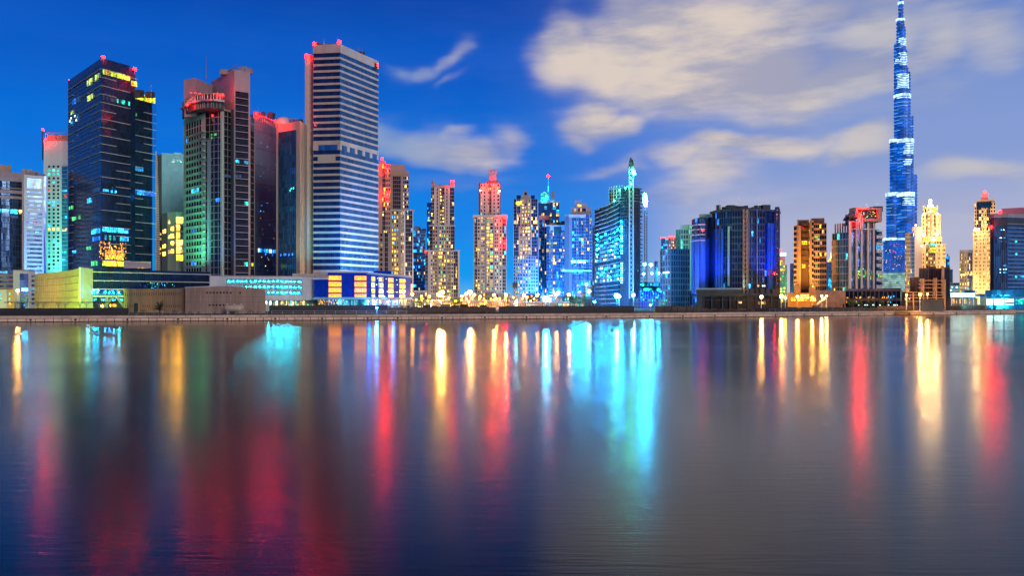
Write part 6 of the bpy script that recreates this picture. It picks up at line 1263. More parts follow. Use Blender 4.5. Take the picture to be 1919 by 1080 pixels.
def t_bluepod():
    D = 330; T = Tower('podium', 'deep blue podium with stacks of glowing amber windows above a cyan lit shop floor', D, 660, 'building', wall='white', glass='gld', cap=100)
    M['podblue'] = principled('royal_blue_podium_panels', (.004, .035, .42), .7, var=.2, vscale=.6, ior=1.15); M['podlight'] = concrete('pale_blue_cladding', (.22, .42, .66))
    a0, a, b, c = PP(589, D+3), PP(614, D), PP(688, D+4), PP(770, D+62)
    w0 = Wall(a0, a); w1 = Wall(a, b); w2 = Wall(b, c)
    T.poly([a0, a], pyZ(523.5, D), 20, 'podblue', 'wall', z0=pyZ(559, D)); T.poly([a, b], pyZ(510.5, D), 20, 'podblue', 'wall', z0=pyZ(559, D)); zt2 = pyZ(513.5, D+4); T.poly([b, c], zt2, 14, 'podblue', 'wall', z0=pyZ(560, D+4))
    zz = pyZ(559.5, D)
    for w, z in ((w0, pyZ(523.5, D)), (w1, pyZ(510.5, D)), (w2, zt2)): w.box(T.M('roof_edge', 'white' if w is not w2 else 'podlight'), -.1, w.L+.1, z-.1, z+.7, -2, .6); w.box(T.M('canopy_band', 'podlight'), -.1, w.L+.2, zz-.5, zz+.5, -2, .9)
    for w in (w0, w1, w2):
        for k in range(12): z = zz+.6+k*.9; w.box(T.M('ribs', 'podblue'), 0, w.L, z, z+.12, 0, .14)
    def amber(w, pa, pb, n, ys, mats=('orsolid',)):
        for (ya, yb) in ys:
            u0, u1 = w.U(pa), w.U(pb); um = w.U((pa+pb)/2); z1, z0 = pyZ(ya, D if w is w1 else D+4), pyZ(yb, D if w is w1 else D+4)
            fr = MB(); w.box(fr, u0-.15, u1+.15, z0-.3, z1+.3, .1, .3); 
            T.M('window_frames', 'grey' if w is w1 else 'podlight'); fr.build('window_frame', M['grey' if w is w1 else 'podlight'], T.root)
            for i in range(n): T.panes.append((w, u0+(u1-u0)*i/n+.06, u0+(u1-u0)*(i+1)/n-.06, z0, z1, random.choice(mats), .32))
    rows = [(517.5, 525), (529, 537), (540.5, 548), (551.5, 558.5)]
    amber(w1, 616, 639.5, 5, rows); amber(w1, 664.5, 686.5, 5, rows)
    r2 = [(517.5+1, 526), (529.5, 537.5), (541, 548.5), (552, 558)]
    amber(w2, 695, 701.5, 1, r2, ('orsolid', 'wwin')); amber(w2, 708.5, 717, 1, r2, ('orsolid', 'wwin', 'wwin')); amber(w2, 726.5, 736, 1, r2, ('orsolid',)); amber(w2, 747.5, 758, 1, r2, ('orsolid',))
    for x, y in ((706, 521), (704, 533), (722, 522), (724, 546), (742, 524), (743, 533), (742, 547), (758, 526), (700, 546), (719, 555)): T.pane(w2, x, y, x+1.6, y+1.6, 'white_win', 1, d=.2)
    T.pane(w2, 737, 547, 745, 548, 'cwin', 2, d=.2)
    # shop floor
    for w, o in ((w0, 2), (w1, 2), (w2, 2)): w.box(T.M('shop_glazing', 'glc'), 0, w.L, G, zz, -3, -o)
    T.pane(w0, 590, 562, 614, 571, ('owin', 'wwin', 'ywin', 'glc'), 16, .6, d=-1.9, rows=4); T.pane(w1, 614, 562, 650, 571, ('owin', 'wwin', 'ywin', 'glc', 'bwin'), 22, .55, d=-1.9, rows=4); T.pane(w1, 640, 562, 688, 574, ('cwinc', 'bwin', 'twin'), 16, .8, d=-1.85); T.pane(w2, 688, 562, 756, 574, ('cwinc', 'cwin', 'cwin', 'bwin'), 20, .85, d=-1.85); T.pane(w2, 758, 563, 768, 573, 'wwin', 3, .9, d=-1.85)
    for w, pxs in ((w1, (616, 640, 664, 686)), (w2, (696, 709, 721, 734, 747, 757, 769))):
        for px in pxs: w.box(T.M('columns', 'white'), w.U(px)-.15, w.U(px)+.15, G, zz-.5, -.3, .3)
    T.pane(w1, 589, 573, 688, 575.5, ('cwin', 'wwin', 'dimw'), 40, .5, d=.35); T.slab(700, 733, 508, D+70, 16, mat='podblue', part='roof_block'); T.slab(548, 615, 513, D+30, 14, mat='cream', part='rear_block')
    T.done()
def bush(px, D, h, name='bush', label='', w=None, mat='leaf', n=90):
    p = Vector((pxX(px, D), D, G)); m = MB(); w = w or h*.9
    for _ in range(n):
        a, r_, z = random.uniform(0, 6.283), math.sqrt(random.random())*w, random.uniform(.05, 1)*h; k = math.sqrt(max(.05, 1-(z/h)**2*.8)); c = p+Vector((math.cos(a)*r_*k, math.sin(a)*r_*k, z)); s_ = random.uniform(.12, .30)*h*.55
        d1 = Vector((random.uniform(-1, 1), random.uniform(-1, 1), random.uniform(-.6, 1))).normalized()*s_; d2 = d1.orthogonal().normalized()*s_*.5; m.quad(c-d1, c+d2, c+d1, c-d2)
    root = thing('shrub', label or 'low dark shrub on the strip of ground behind the quay', 'shrub', p, 'dark shrubs along the quay'); m.build('foliage', M[mat], root, origin=p)
    s2 = MB(); s2.bar(p, p+Vector((0, 0, h*.6)), .06); s2.build('stem', M['bark'], root, origin=p); return root
def palm(px, D, h, label):
    p = Vector((pxX(px, D), D, G)); root = thing('palm_tree', label, 'palm tree', p); m = MB(); m.cyl((p.x, p.y), .35, G, G+h*.35, 8, .25); m.build('trunk', M['bark'], root)
    f = MB(); top = Vector((p.x, p.y, G+h*.35))
    for k in range(34):
        a = random.uniform(0, 6.283); el = random.uniform(.1, 1.45); L = random.uniform(.55, .8)*h; prev = top; d = Vector((math.cos(a)*math.cos(el), math.sin(a)*math.cos(el), math.sin(el)))
        for s_ in range(6):
            q = prev+d*L/6; side = d.cross(Vector((0, 0, 1))).normalized()
            for sg in (-1, 1):
                for t in (0, .5): c = prev+(q-prev)*t; tip = c+side*sg*(.75-abs(s_-2)*.1)+d*.35-Vector((0, 0, .15)); f.quad(c, c+d*.13, tip)
            d = (d-Vector((0, 0, .16))).normalized(); prev = q
    f.build('fronds', M['leaf'], root)
t_whitelow(); t_bluepod()
palm(299, 262, 4.6, 'bushy dark palm in front of the beige warehouse')
SH = [(268, 262, 1.6, 'small dark shrub between the warehouse door and the palm'), (326, 262, 1.4, 'small dark shrub right of the palm by the warehouse corner'), (238, 262, 1.3, 'low shrub at the left end of the warehouse'), (355, 264, 1.1, 'low shrub by the dark corner of the warehouse'), (372, 264, 1.0, 'low shrub below the warehouse drainpipe'), (402, 264, .9, 'low scrub left of the pale tank'), (470, 262, 1.5, 'dark shrub right of the pale tank'), (484, 262, 1.2, 'dark shrub near the right end of the warehouse')]
for x, d, h, l in SH: bush(x, d, h, 'shrub', l)
for i in range(26):
    x = 1434+i*9.4+random.uniform(-3, 3); bush(x, quayD(x, 9+random.random()*4), random.uniform(.9, 2.0), 'shrub', 'one of the dark shrubs in the row before the dark glass podium', n=60)
for i in range(12):
    x = 1322+i*10+random.uniform(-3, 3); bush(x, quayD(x, 8), random.uniform(.6, 1.5), 'shrub', 'one of the brownish dark shrubs on rubble below the concrete frame podium', n=60)
for i in range(16):
    x = 700+i*16+random.uniform(-4, 4); bush(x, quayD(x, 7), random.uniform(.5, 1.3), 'shrub', 'one of the low dark shrubs before the brownish hoarding in the middle', n=50)
for i in range(4): bush(472+i*3.3, 355, 3.4, 'shrub', 'leafy dark tree top on the roof terrace left of the red finned tower', n=110)
# stuff: rough grass tufts on the bank
gm = MB()
for _ in range(5200):
    x = random.uniform(-40, 1900); q = quay_at(x, random.uniform(1.6, 9)); h = random.uniform(.12, .45); a = random.uniform(0, 3.14); dx, dy = math.cos(a)*.14, math.sin(a)*.14
    gm.quad((q.x-dx, q.y-dy, G), (q.x+dx, q.y+dy, G), (q.x+dx*2, q.y+dy*2, G+h), (q.x-dx*.5, q.y-dy*.5, G+h*.8))
M['dry'] = principled('dry_scrub', (.07, .055, .03), .9, var=.4, vscale=1); gmo = gm.build('rough_grass', M['dry']); tag(gmo, 'rough dry grass and scrub on the bank above the quay wall', 'grass'); gmo['kind'] = 'stuff'
# ------------------------------------------------------------------ containers, cabins and rubble
def container(px0, px1, D, h, mat, label, group='brown site containers in a row'):
    x0, x1 = pxX(px0, D), pxX(px1, D); root = thing('site_container', label, 'container', ((x0+x1)/2, D, G), group)
    m = MB(); m.box((x0+.05, D, G+.15), (x1-.05, D+2.4, G+h)); m.build('body', M[mat], root); r_ = MB(); n = 8
    for i in range(n): x = x0+.1+(x1-x0-.2)*i/n; r_.box((x, D-.05, G+.25), (x+.12, D, G+h-.15))
    r_.build('corrugation', M[mat], root); r_ = MB()
    for x in (x0+.05, x1-.17): r_.box((x, D-.08, G), (x+.12, D-.05, G+h+.04))
    r_.box((x0+.05, D-.08, G+h-.1), (x1-.05, D-.055, G+h+.03)); r_.build('frame', M['black'], root)
cx = [1228, 1245, 1258, 1270, 1287, 1299, 1306, 1312]
nm = ['leftmost', 'second', 'third', 'fourth', 'fifth', 'sixth', 'rightmost']
for i in range(7): container(cx[i], cx[i+1]-.5, quayD(1270, 10), 2.3+.12*(i % 3), 'rust', nm[i]+' of the brown site containers below the dark blue gridded block')
k = 0
for (a, b, h, mt) in ((792, 806, 2.4, 'timber'), (808, 822, 2.0, 'rust'), (826, 843, 2.6, 'grey'), (846, 860, 2.2, 'timber'), (862, 877, 2.6, 'rust'), (880, 896, 2.0, 'grey'), (899, 912, 2.4, 'timber')):
    container(a, b, quayD(840, 22), h+.6, mt, nm[k]+' of the dim site cabins below the brightest orange street lamps', 'dim site cabins in the middle'); k += 1
# ------------------------------------------------------------------ the orange lit low quarter
def t_quarter():
    rnd = random.Random(3); names = []
    spec = [(772, 800, 547, 520), (800, 822, 552, 500), (818, 842, 556, 470), (842, 868, 560, 520), (866, 888, 556, 500), (886, 906, 551, 540), (905, 930, 547, 560), (930, 956, 551, 520), (955, 985, 556, 500), (985, 1012, 552, 560), (1012, 1040, 560, 520), (1040, 1075, 556, 560), (1075, 1100, 551, 520)]
    words = ['leftmost pale low house, beside the blue podium', 'pale low house under the two horned stone tower', 'small pale house below the brightest orange lamp', 'low house with a white gate arch left of the square topped tower', 'low house in the orange glare left of the square topped tower', 'low house under the left side of the square topped tower', 'low house below the right side of the square topped tower', 'low house in the gap right of the square topped tower', 'low house behind the small yellow crane', 'low house under the dark stepped tower', 'low building behind the bright cyan floodlight', 'low building beside two pinkish street lamps', 'low building lit green near the floodlit construction tower']
    for i, ((a, b, y, D), wd) in enumerate(zip(spec, words)):
        T = Tower('low_house', wd, D, (a+b)/2, 'house', 'low houses lit by street lamps', wall='white' if i > 7 else 'cream', glass='beige' if i < 10 else 'greenish', cap=30)
        w = T.slab(a, b, y, D, 12, mat=('beige', 'cream', 'pinkish')[i % 3] if i < 10 else 'greenish', part='wall'); T.facade(w, [(a, b, 'P', max(3, int((b-a)/4)), .5, ('owin', 'ywin', 'wwin', 'glk') if i < 10 else ('cwin', 'twin', 'wwin'))], fh=3.3, proud=.4)
        w.box(T.M('parapet', 'white'), -.2, w.L+.2, w.z1, w.z1+.7, -1, .7)
        if i % 3 == 1: T.slab(a+4, a+10, y-4, D+4, 4, mat='white', part='roof_room')
        T.done()
    # shop strip behind the hoarding
    for (a, b, y, lab, mt) in ((778, 862, 564, 'long low lit arcade behind the hoarding, left of centre', ('wwin', 'ywin', 'white_win')), (866, 950, 564, 'long low orange lit arcade behind the hoarding, below the square topped tower', ('owin', 'ywin', 'owin')), (966, 1095, 567, 'long low cyan and white lit arcade behind the dark hoarding', ('white_win', 'wwin', 'owin', 'twin'))):
        T = Tower('arcade', lab, 430, (a+b)/2, 'building', wall='cream', glass='orange' if mt[0] == 'owin' else 'beige', cap=60); w = T.slab(a, b, y, 430, 6, mat='orange' if mt[0] == 'owin' else 'beige', part='wall'); T.facade(w, [(a, b, 'P', int((b-a)/4), .8, mt)], fh=4, proud=.5); w.box(T.M('roof_edge', 'white'), 0, w.L, w.z1, w.z1+.4, -4, 1.4); T.done()
t_quarter()
def t_blueyard():
    T = Tower('site_office', 'low floodlit cyan site building between the construction tower and the gridded block', 480, 1215, 'building', wall='bluegrey', glass='glc', cap=60)
    w = T.slab(1200, 1237, 529, 500, 12, mat='glc', part='glazing'); T.facade(w, [(1200, 1237, 'H', 6, .8, ('twinh', 'cwinc'))], fh=3.5, wall='bluegrey'); w = T.slab(1196, 1300, 545, 470, 10, mat='podblue', part='hall'); T.facade(w, [(1196, 1300, 'V', 22, 0)], fh=4, wall='bluegrey'); T.pane(w, 1198, 545, 1245, 560, ('cwinc', 'bwin', 'twin', 'dimw'), 20, .4, d=.5, rows=4); T.done()
    w = MB(); root = thing('scaffold_frame', 'open steel frame with cyan lights beside the brown containers', 'scaffold', (pxX(1215, 400), 400, G)); 
    for i in range(12):
        x = pxX(1192+i*5.4, 400); w.bar((x, 400, G), (x, 400, G+5.6), .12); w.bar((x, 404, G), (x, 404, G+5.6), .12)
    for z in (1.8, 3.6, 5.5): w.bar((pxX(1192, 400), 400, G+z), (pxX(1252, 400), 400, G+z), .14); w.bar((pxX(1192, 400), 404, G+z), (pxX(1252, 400), 404, G+z), .14)
    w.build('frame', M['bluegrey'], root)
    for i in range(14): g = MB(); x = pxX(1193+i*4.3, 400); g.box((x, 402, G+random.choice([.6, 2.4, 4.2])), (x+.7, 402.2, G+random.choice([4.9, 5.2]))); g.build('lit_panel', M[random.choice(['dimw', 'twin', 'cwin'])], root)
    T = Tower('site_office', 'turquoise lit plant building left of the floodlit construction tower', 500, 1100, 'building', wall='greenish', glass='glt', cap=30)
    w = T.slab(1089, 1116, 525, 500, 8, mat='glt', part='wall', ybot=536); T.facade(w, [(1089, 1116, 'P', 4, .9, ('twinh', 'cwinc'))], fh=3.6, wall='greenish', z0=w.z0); T.slab(1096, 1110, 536, 503, 6, mat='greenish', part='support'); T.done()
    T = Tower('guard_hut', 'small dark round roofed hut left of the floodlit construction tower', 420, 1101, 'hut', wall='dgrey', glass='dgrey', cap=10)
    w = T.slab(1095, 1107, 556, 420, 4, mat='dgrey', part='wall'); m = MB(); c = pt(1101, 556, 422); m.ball((c.x, c.y, c.z-.2), 1.8, 12, 5, .7, half=True); m.build('roof', M['dgrey'], T.root); T.done()
t_blueyard()
# trees lit green and orange
def tree(px, D, ytop, label, r=3.0, mat='leaf', n=420):
    p = Vector((pxX(px, D), D, G)); zt = pyZ(ytop, D); root = thing('tree', label, 'tree', p); t = MB(); hh = zt-G; t.bar(p, (p.x, p.y, G+hh*.6), .18, .08)
    for k in range(5): a = k*1.3; t.bar((p.x, p.y, G+hh*.35), (p.x+math.cos(a)*r*.5, p.y+math.sin(a)*r*.5, G+hh*.75), .08, .03)
    t.build('trunk', M['bark'], root); m = MB(); cl = [Vector((random.gauss(0, r*.42), random.gauss(0, r*.42), hh*random.uniform(.45, .92))) for _ in range(9)]
    for _ in range(n):
        c = p+random.choice(cl)+Vector((random.gauss(0, 1), random.gauss(0, 1), random.gauss(0, .7)))*r*.22; s_ = random.uniform(.15, .4); d1 = Vector((random.uniform(-1, 1), random.uniform(-1, 1), random.uniform(-1, 1))).normalized()*s_; d2 = d1.orthogonal().normalized()*s_*.6; m.quad(c-d1, c+d2, c+d1, c-d2)
    m.build('crown', M[mat], root)
M['leafl'] = principled('mid_green_leaves', (.10, .20, .06), .6, var=.4, vscale=1.5)
for i, (px, y, l) in enumerate(((1076, 553, 'tree lit green right of the two pinkish street lamps'), (1086, 556, 'smaller tree lit green beside the turquoise plant building'), (852, 562, 'small tree in the orange glare left of the square topped tower'), (1462, 566, 'small tree under the orange lamp right of the concrete frame podium'), (790, 563, 'small tree by the leftmost pale low house'))): tree(px, 410, y, l, mat='leafl')
for i, (px, l) in enumerate(((1597, 'first'), (1612, 'second'), (1633, 'third'), (1652, 'fourth'))): tree(px, 396, 563, l+' from the left of four small trees in front of the dark glass podium', 2.2, 'leafl', 260)
# ------------------------------------------------------------------ brown construction with frames
def t_brown():
    D = 372; T = Tower('unfinished_building', 'stepped brown concrete building under construction with an orange lit frame', D, 1745, 'building', wall='brown', glass='brown', cap=60)
    for a, b, y, dd, dp in ((1689, 1706, 549, 2, 16), (1705, 1724, 522, 4, 14), (1722, 1741, 505, 6, 14), (1739, 1754, 502, 7, 14), (1752, 1769, 505, 5, 14), (1768, 1780.5, 503, 0, 10)):
        w = T.slab(a, b, y, D+dd, dp, mat='brown', part='wall')
        for i in range(3): w.box(T.M('ribs', 'dgrey'), w.L*(i+.3)/3, w.L*(i+.3)/3+.5, G, w.z1-.4, 0, .3)
        w.box(T.M('parapet', 'brown'), 0, w.L, w.z1, w.z1+.6, -1, .3)
    c0, c1 = PP(1699, D-8), PP(1772, D-8); w = Wall(c0, c1)
    for y in (526, 533, 539.5, 548, 553, 558.5, 565): a = 1722 if y < 545 else 1699; w.box(T.M('frame', 'orange'), w.U(a), w.L, pyZ(y, D-8)-.14, pyZ(y, D-8)+.14, -.5, 0)
    for px, y in ((1712, 549), (1731, 522), (1755, 521), (1771, 524), (1699.5, 540)): w.box(T.M('frame', 'orange'), w.U(px)-.22, w.U(px)+.22, G, pyZ(y, D-8), -.6, .1)
    for px, y in ((1730, 522), (1754, 521), (1770.5, 498)): q = MB(); w.box(q, w.U(px), w.U(px)+.9, pyZ(560, D), pyZ(y, D-8), -3, -2); q.build('shaft', M['stone'], T.root)
    T.pane(w, 1693, 555, 1710, 562, ('mwin', 'wwin', 'rwin'), 7, .3, d=.1, rows=2); T.done()
    D = 330; T = Tower('site_office', 'long low tan site office with an orange lit edge before the brown construction', D, 1748, 'building', wall='orange', glass='beige', cap=10)
    w = T.slab(1730, 1768, 563, D, 5, mat='beige', part='wall'); w.box(T.M('roof_edge', 'orange'), -.3, w.L+.3, w.z1, w.z1+.35, -5, .5); T.slab(1727, 1731, 562, D-1, 3, mat='orange', part='porch'); T.done()
    D = 400; T = Tower('station', 'low cyan lit station building with big white glowing panels at the right edge', D, 1870, 'building', wall='glc', glass='glc', cap=60)
    w = T.slab(1846, 1990, 543.5, D, 16, mat='glc', part='roof_fascia'); w.box(T.M('eaves', 'podlight'), 0, w.L, pyZ(558.5, D), pyZ(557, D), 0, 1.5)
    for a, b in ((1848.5, 1861), (1862, 1881), (1882, 1901)): T.pane(w, a, 559.5, b, 573, 'whitepanel', 1, d=.25)
    T.pane(w, 1903, 559.5, 1960, 571, ('twin', 'cwin'), 12, .95, d=.25, rows=2); w.box(T.M('hedge_box', 'dgrey'), w.U(1883), w.U(1900), pyZ(570.5, D), pyZ(567, D), .35, .9)
    T.pane(w, 1858, 552.5, 1877, 555.5, 'cwin', 8, .9, d=.2); T.pane(w, 1882, 552.5, 1901, 555.5, 'cwin', 8, .9, d=.2); T.pane(w, 1858, 546, 1915, 549, ('cwin', 'dimw'), 14, .4, d=.2)
    w = T.slab(1836, 1849, 556, D+4, 10, mat='stone', part='end_wall'); w = T.slab(1800, 1850, 551, D+3, 10, mat='glc', part='side_roof', ybot=556); w = T.slab(1802, 1828, 544, D+9, 10, mat='glc', part='domed_roof')
    T.slab(1780, 1832, 559, D+8, 6, mat='stone', part='shop_front'); T.slab(1786, 1799, 542, D+12, 5, mat='white', part='arch', ybot=551)
    w = Wall(PP(1781, D-6), PP(1826, D-6)); T.pane(Wall(PP(1781, D+7), PP(1832, D+7)), 1782, 560, 1826, 570, ('owin', 'stone', 'brown', 'wwin'), 20, .6, d=.3)
    T.done()
    root = thing('lit_sign', 'long white glowing sign panel with a small dark emblem at each end', 'sign', (pxX(1803, D-6), D-6, G)); s_ = MB(); w.box(s_, 0, w.L, pyZ(556.5, D-6), pyZ(550, D-6), 0, .3); s_.build('panel', M['whitepanel'], root)
    f = MB()
    for u0, u1, z0, z1 in ((-.15, w.L+.15, pyZ(557, D-6), pyZ(556.5, D-6)), (-.15, w.L+.15, pyZ(550, D-6), pyZ(549.5, D-6)), (-.15, 0, pyZ(556.5, D-6), pyZ(550, D-6)), (w.L, w.L+.15, pyZ(556.5, D-6), pyZ(550, D-6))): w.box(f, u0, u1, z0, z1, -.1, .4)
    f.build('frame', M['glc'], root)
    for c, sg in ((.9, 1), (w.L-.9, -1)):
        e = MB(); zc = pyZ(553.2, D-6); w.box(e, c-.45, c-.15, zc-.5, zc+.5, .3, .36); w.box(e, c-.1, c+.15, zc-.1, zc+.5, .3, .36); w.box(e, c+.2, c+.5, zc-.05, zc+.35, .3, .36); e.build('emblem', M['gl'], root)
    m = MB()
    for px in (1783, 1803, 1824): m.bar((pxX(px, D-5.5), D-5.5, G), (pxX(px, D-5.5), D-5.5, pyZ(557, D-6)), .14)
    m.build('posts', M['steel'], root)
M['whitepanel'] = lit('white_glowing_panel', (.55, 1, .95), 5, .3, .8)
t_brown()
# ------------------------------------------------------------------ lamps
def lamp(px, py, D, mat, label, r=.45, power=0, color=None, cat='street lamp', name='street_lamp', group=None, head=True):
    p = pt(px, py, D); root = thing(name, label, cat, (p.x, p.y, G), group)
    m = MB(); m.bar((p.x, p.y+.3, G), (p.x, p.y+.3, p.z+.2), .10, .06); m.bar((p.x, p.y+.3, p.z+.2), (p.x, p.y-.3, p.z+.25), .06); m.build('pole', M['steel'], root)
    if head: m = MB(); m.box((p.x-r*.9, p.y-r*.9, p.z+r*.75), (p.x+r*.9, p.y+r*.9, p.z+r*1.0)); m.build('lamp_hood', M['dgrey'], root)
    g = MB(); g.ball(p, r, 10, 6); g.build('lens', M[mat], root)
    if power: plamp(px, py, D-1.5, color, power, .5)
OR = (1, .50, .10); CY = (.15, .75, 1); BL = (.03, .25, 1)
lamps = [(773, 551.5, 402, .59, 'orange street lamp at the right end of the blue podium'), (822, 552, 430, .9, 'left one of the cluster of brightest orange lamps'), (826, 549.5, 432, 1.0, 'middle one of the cluster of brightest orange lamps'), (830, 547.5, 434, .9, 'right one of the cluster of brightest orange lamps'),
 (790, 556, 420, .5, 'small orange lamp by the leftmost pale low house'), (805, 556, 420, .5, 'small orange lamp under the two horned stone tower'), (866, 555.5, 430, .6, 'orange lamp left of the square topped tower base'), (873, 551, 440, .6, 'orange lamp just left of the big lamp by the square topped tower'), (881, 547.5, 440, 1.0, 'big orange lamp at the left foot of the square topped tower'), (889, 553, 430, .65, 'orange lamp under the left side of the square topped tower'),
 (874, 560, 425, .45, 'low orange lamp before the square topped tower'), (900, 556, 430, .5, 'orange lamp centred below the square topped tower'), (926, 553, 435, .65, 'orange lamp under the right side of the square topped tower'), (930, 560, 425, .55, 'low orange lamp right of the square topped tower'), (948, 553, 430, .7, 'orange lamp left of the small yellow crane'),
 (982, 554, 420, .65, 'warm lamp under the left of the dark stepped tower'), (987, 557, 425, .6, 'warm lamp under the middle of the dark stepped tower'), (1007, 553, 430, .7, 'warm lamp under the right of the dark stepped tower')]
for i, (x, y, d, r, l) in enumerate(lamps): lamp(x, y, d, 'lampo', l, r, 34000 if r >= .9 else (14000 if r > .6 and i % 2 == 0 else 0), OR, group='street lamps along the far shore')
for (x, y, d, r, l, pw) in ((1043, 553, 430, .7, 'left of two pinkish orange lamps right of the cyan floodlight', 9000), (1066, 552.5, 430, .7, 'right of two pinkish orange lamps right of the cyan floodlight', 9000), (1427, 556.5, 372, .65, 'single orange lamp before the concrete frame podium', 14000), (1464.5, 555.5, 400, .85, 'orange lamp just right of the concrete frame podium', 12000), (1472, 558, 400, .5, 'smaller orange lamp right of the concrete frame podium', 0), (1494.5, 556.5, 440, .7, 'orange lamp on the left base pier of the orange tower', 14000), (1522, 557.5, 440, .5, 'orange lamp on the right base pier of the orange tower', 14000),
    (1540, 555, 385, .5, 'left of two white lamps before the pink stone wall', 12000), (1549, 555, 385, .5, 'right of two white lamps before the pink stone wall', 12000), (1724.5, 552, 345, .55, 'bright orange lamp before the brown construction', 20000), (1738.5, 551.5, 350, .35, 'smaller orange lamp before the brown construction', 6000), (1699, 553, 350, .3, 'pale orange lamp left of the brown construction', 0)):
    lamp(x, y, d, 'lampx' if 'white lamps' in l else 'lampo', l, r, pw*.5, OR, group='street lamps along the far shore')
rl = random.Random(11)
for i in range(22):
    x = 780+i*10.6+rl.uniform(-3, 3); lamp(x, rl.uniform(556, 566), 408+rl.uniform(-8, 4), 'lampo', 'one of the small orange lamps strung along the low quarter in the middle', rl.uniform(.22, .34), 2200 if i % 3 == 0 else 0, OR, group='small orange lamps of the low quarter')
lamp(33, 545, 330, 'lampo', 'orange lamp between the orange house and the white block at the far left', .6, 4500, OR, group='street lamps along the far shore'); lamp(191, 573.5, 290, 'lampo', 'small yellow lamp under the open floor of the dark glass podium', .28, 1500, (1, .75, .2), group='street lamps along the far shore')
for (x, y, d, r, l, pw, m_) in ((1156, 554.5, 425, 1.25, 'brightest white blue floodlight at the foot of the construction tower', 60000, 'lampw'), (1160, 556, 426, .9, 'smaller floodlight beside the brightest one at the construction tower', 0, 'lampw'), (1187, 553.5, 430, .8, 'right floodlight at the foot of the construction tower', 30000, 'lampw'), (967, 568, 330, .55, 'green white floodlight low behind the hoarding under the small yellow crane', 9000, 'lampw'), (1023, 560, 380, 1.5, 'big cyan white floodlight in the middle of the low quarter', 60000, 'lampw'), (1029, 562, 380, .9, 'smaller floodlight right of the big cyan white one', 0, 'lampw'), (706, 577, 268, .38, 'bright blue floodlight low before the blue podium', 9000, 'lampb'),
    (1103.5, 546, 420, .9, 'white floodlight beside the dark round roofed hut', 12000, 'lampw'), (1099, 533, 440, .7, 'white floodlight on the turquoise plant building', 0, 'lampw'), (1114, 566, 400, .5, 'low cyan lamp right of the dark hut', 0, 'lampw'), (1208, 495.5, 600, 1.1, 'upper left of four pale work lights right of the construction tower', 16000, 'lampw'), (1220, 496.5, 600, 1.2, 'upper right of four pale work lights right of the construction tower', 16000, 'lampw'), (1206, 513.5, 600, .8, 'lower left of four pale work lights right of the construction tower', 0, 'lampw'), (1221.5, 512.5, 600, .8, 'lower right of four pale work lights right of the construction tower', 0, 'lampw'), (1234, 512, 500, .7, 'pale work light on the mast left of the gridded block', 0, 'lampw'), (1219, 572, 360, .35, 'small green white lamp left of the brown containers', 0, 'lampw')):
    lamp(x, y, d, m_, l, r, pw*.4, BL if m_ == 'lampb' else CY, cat='floodlight', name='floodlight', group='cold white and blue floodlights')
m = MB(); b_ = thing('light_mast', 'pale square mast with a lamp left of the gridded block', 'mast', (pxX(1229.5, 505), 505, G)); m.bar((pxX(1229.5, 505), 505, G), (pxX(1229.5, 505), 505, pyZ(491, 505)), .9); m.build('column', M['bluegrey'], b_); m = MB(); m.box((pxX(1227, 505), 504, pyZ(491, 505)), (pxX(1233, 505), 506, pyZ(490, 505))); m.build('head', M['grey'], b_)
# arm of a digger on the right
root = thing('excavator_arm', 'raised dark loader boom in front of the pink stone wall', 'crane', (pxX(1532, 385), 385, G)); m = MB(); m.bar(pt(1530, 571, 385), pt(1546, 559, 385), .35); m.build('boom', M['grey'], root); m = MB(); m.bar(pt(1546, 559, 385), pt(1545, 564, 385), .2); m.build('hook', M['dgrey'], root); m = MB(); m.box((pxX(1524, 385), 384, G), (pxX(1534, 385), 387, G+2)); m.build('base', M['dgrey'], root)

# ------------------------------------------------------------------ assumed coloured floodlights (no lamp bodies, lights added to tint the facades)
GR = (.12, 1, .42); TE = (.1, .9, .75); RDc = (1, .05, .03); GO = (1, .62, .25)
assumed_flood(672, 508, 395, (685, 450, 462), (.0, .36, 1), 430000, 60); assumed_flood(700, 512, 430, (690, 480, 470), (.03, .40, 1), 110000, 70)
assumed_flood(345, 520, 412, (358, 420, 450), GR, 150000, 60); assumed_flood(400, 508, 415, (400, 420, 440), (.05, .35, .9), 22000, 80)
assumed_flood(590, 515, 425, (575, 440, 450), TE, 16000, 60); assumed_flood(540, 515, 425, (520, 430, 450), GO, 16000, 60)
assumed_flood(63, 518, 455, (64, 460, 480), (.08, .5, 1), 70000, 90); assumed_flood(105, 518, 520, (104, 450, 560), (.08, 1, .75), 190000, 85)
assumed_flood(128, 579, 290, (118, 545, 325), (.45, 1, .02), 90000, 120); assumed_flood(85, 579, 300, (92, 545, 345), (.60, 1, .03), 34000, 110)
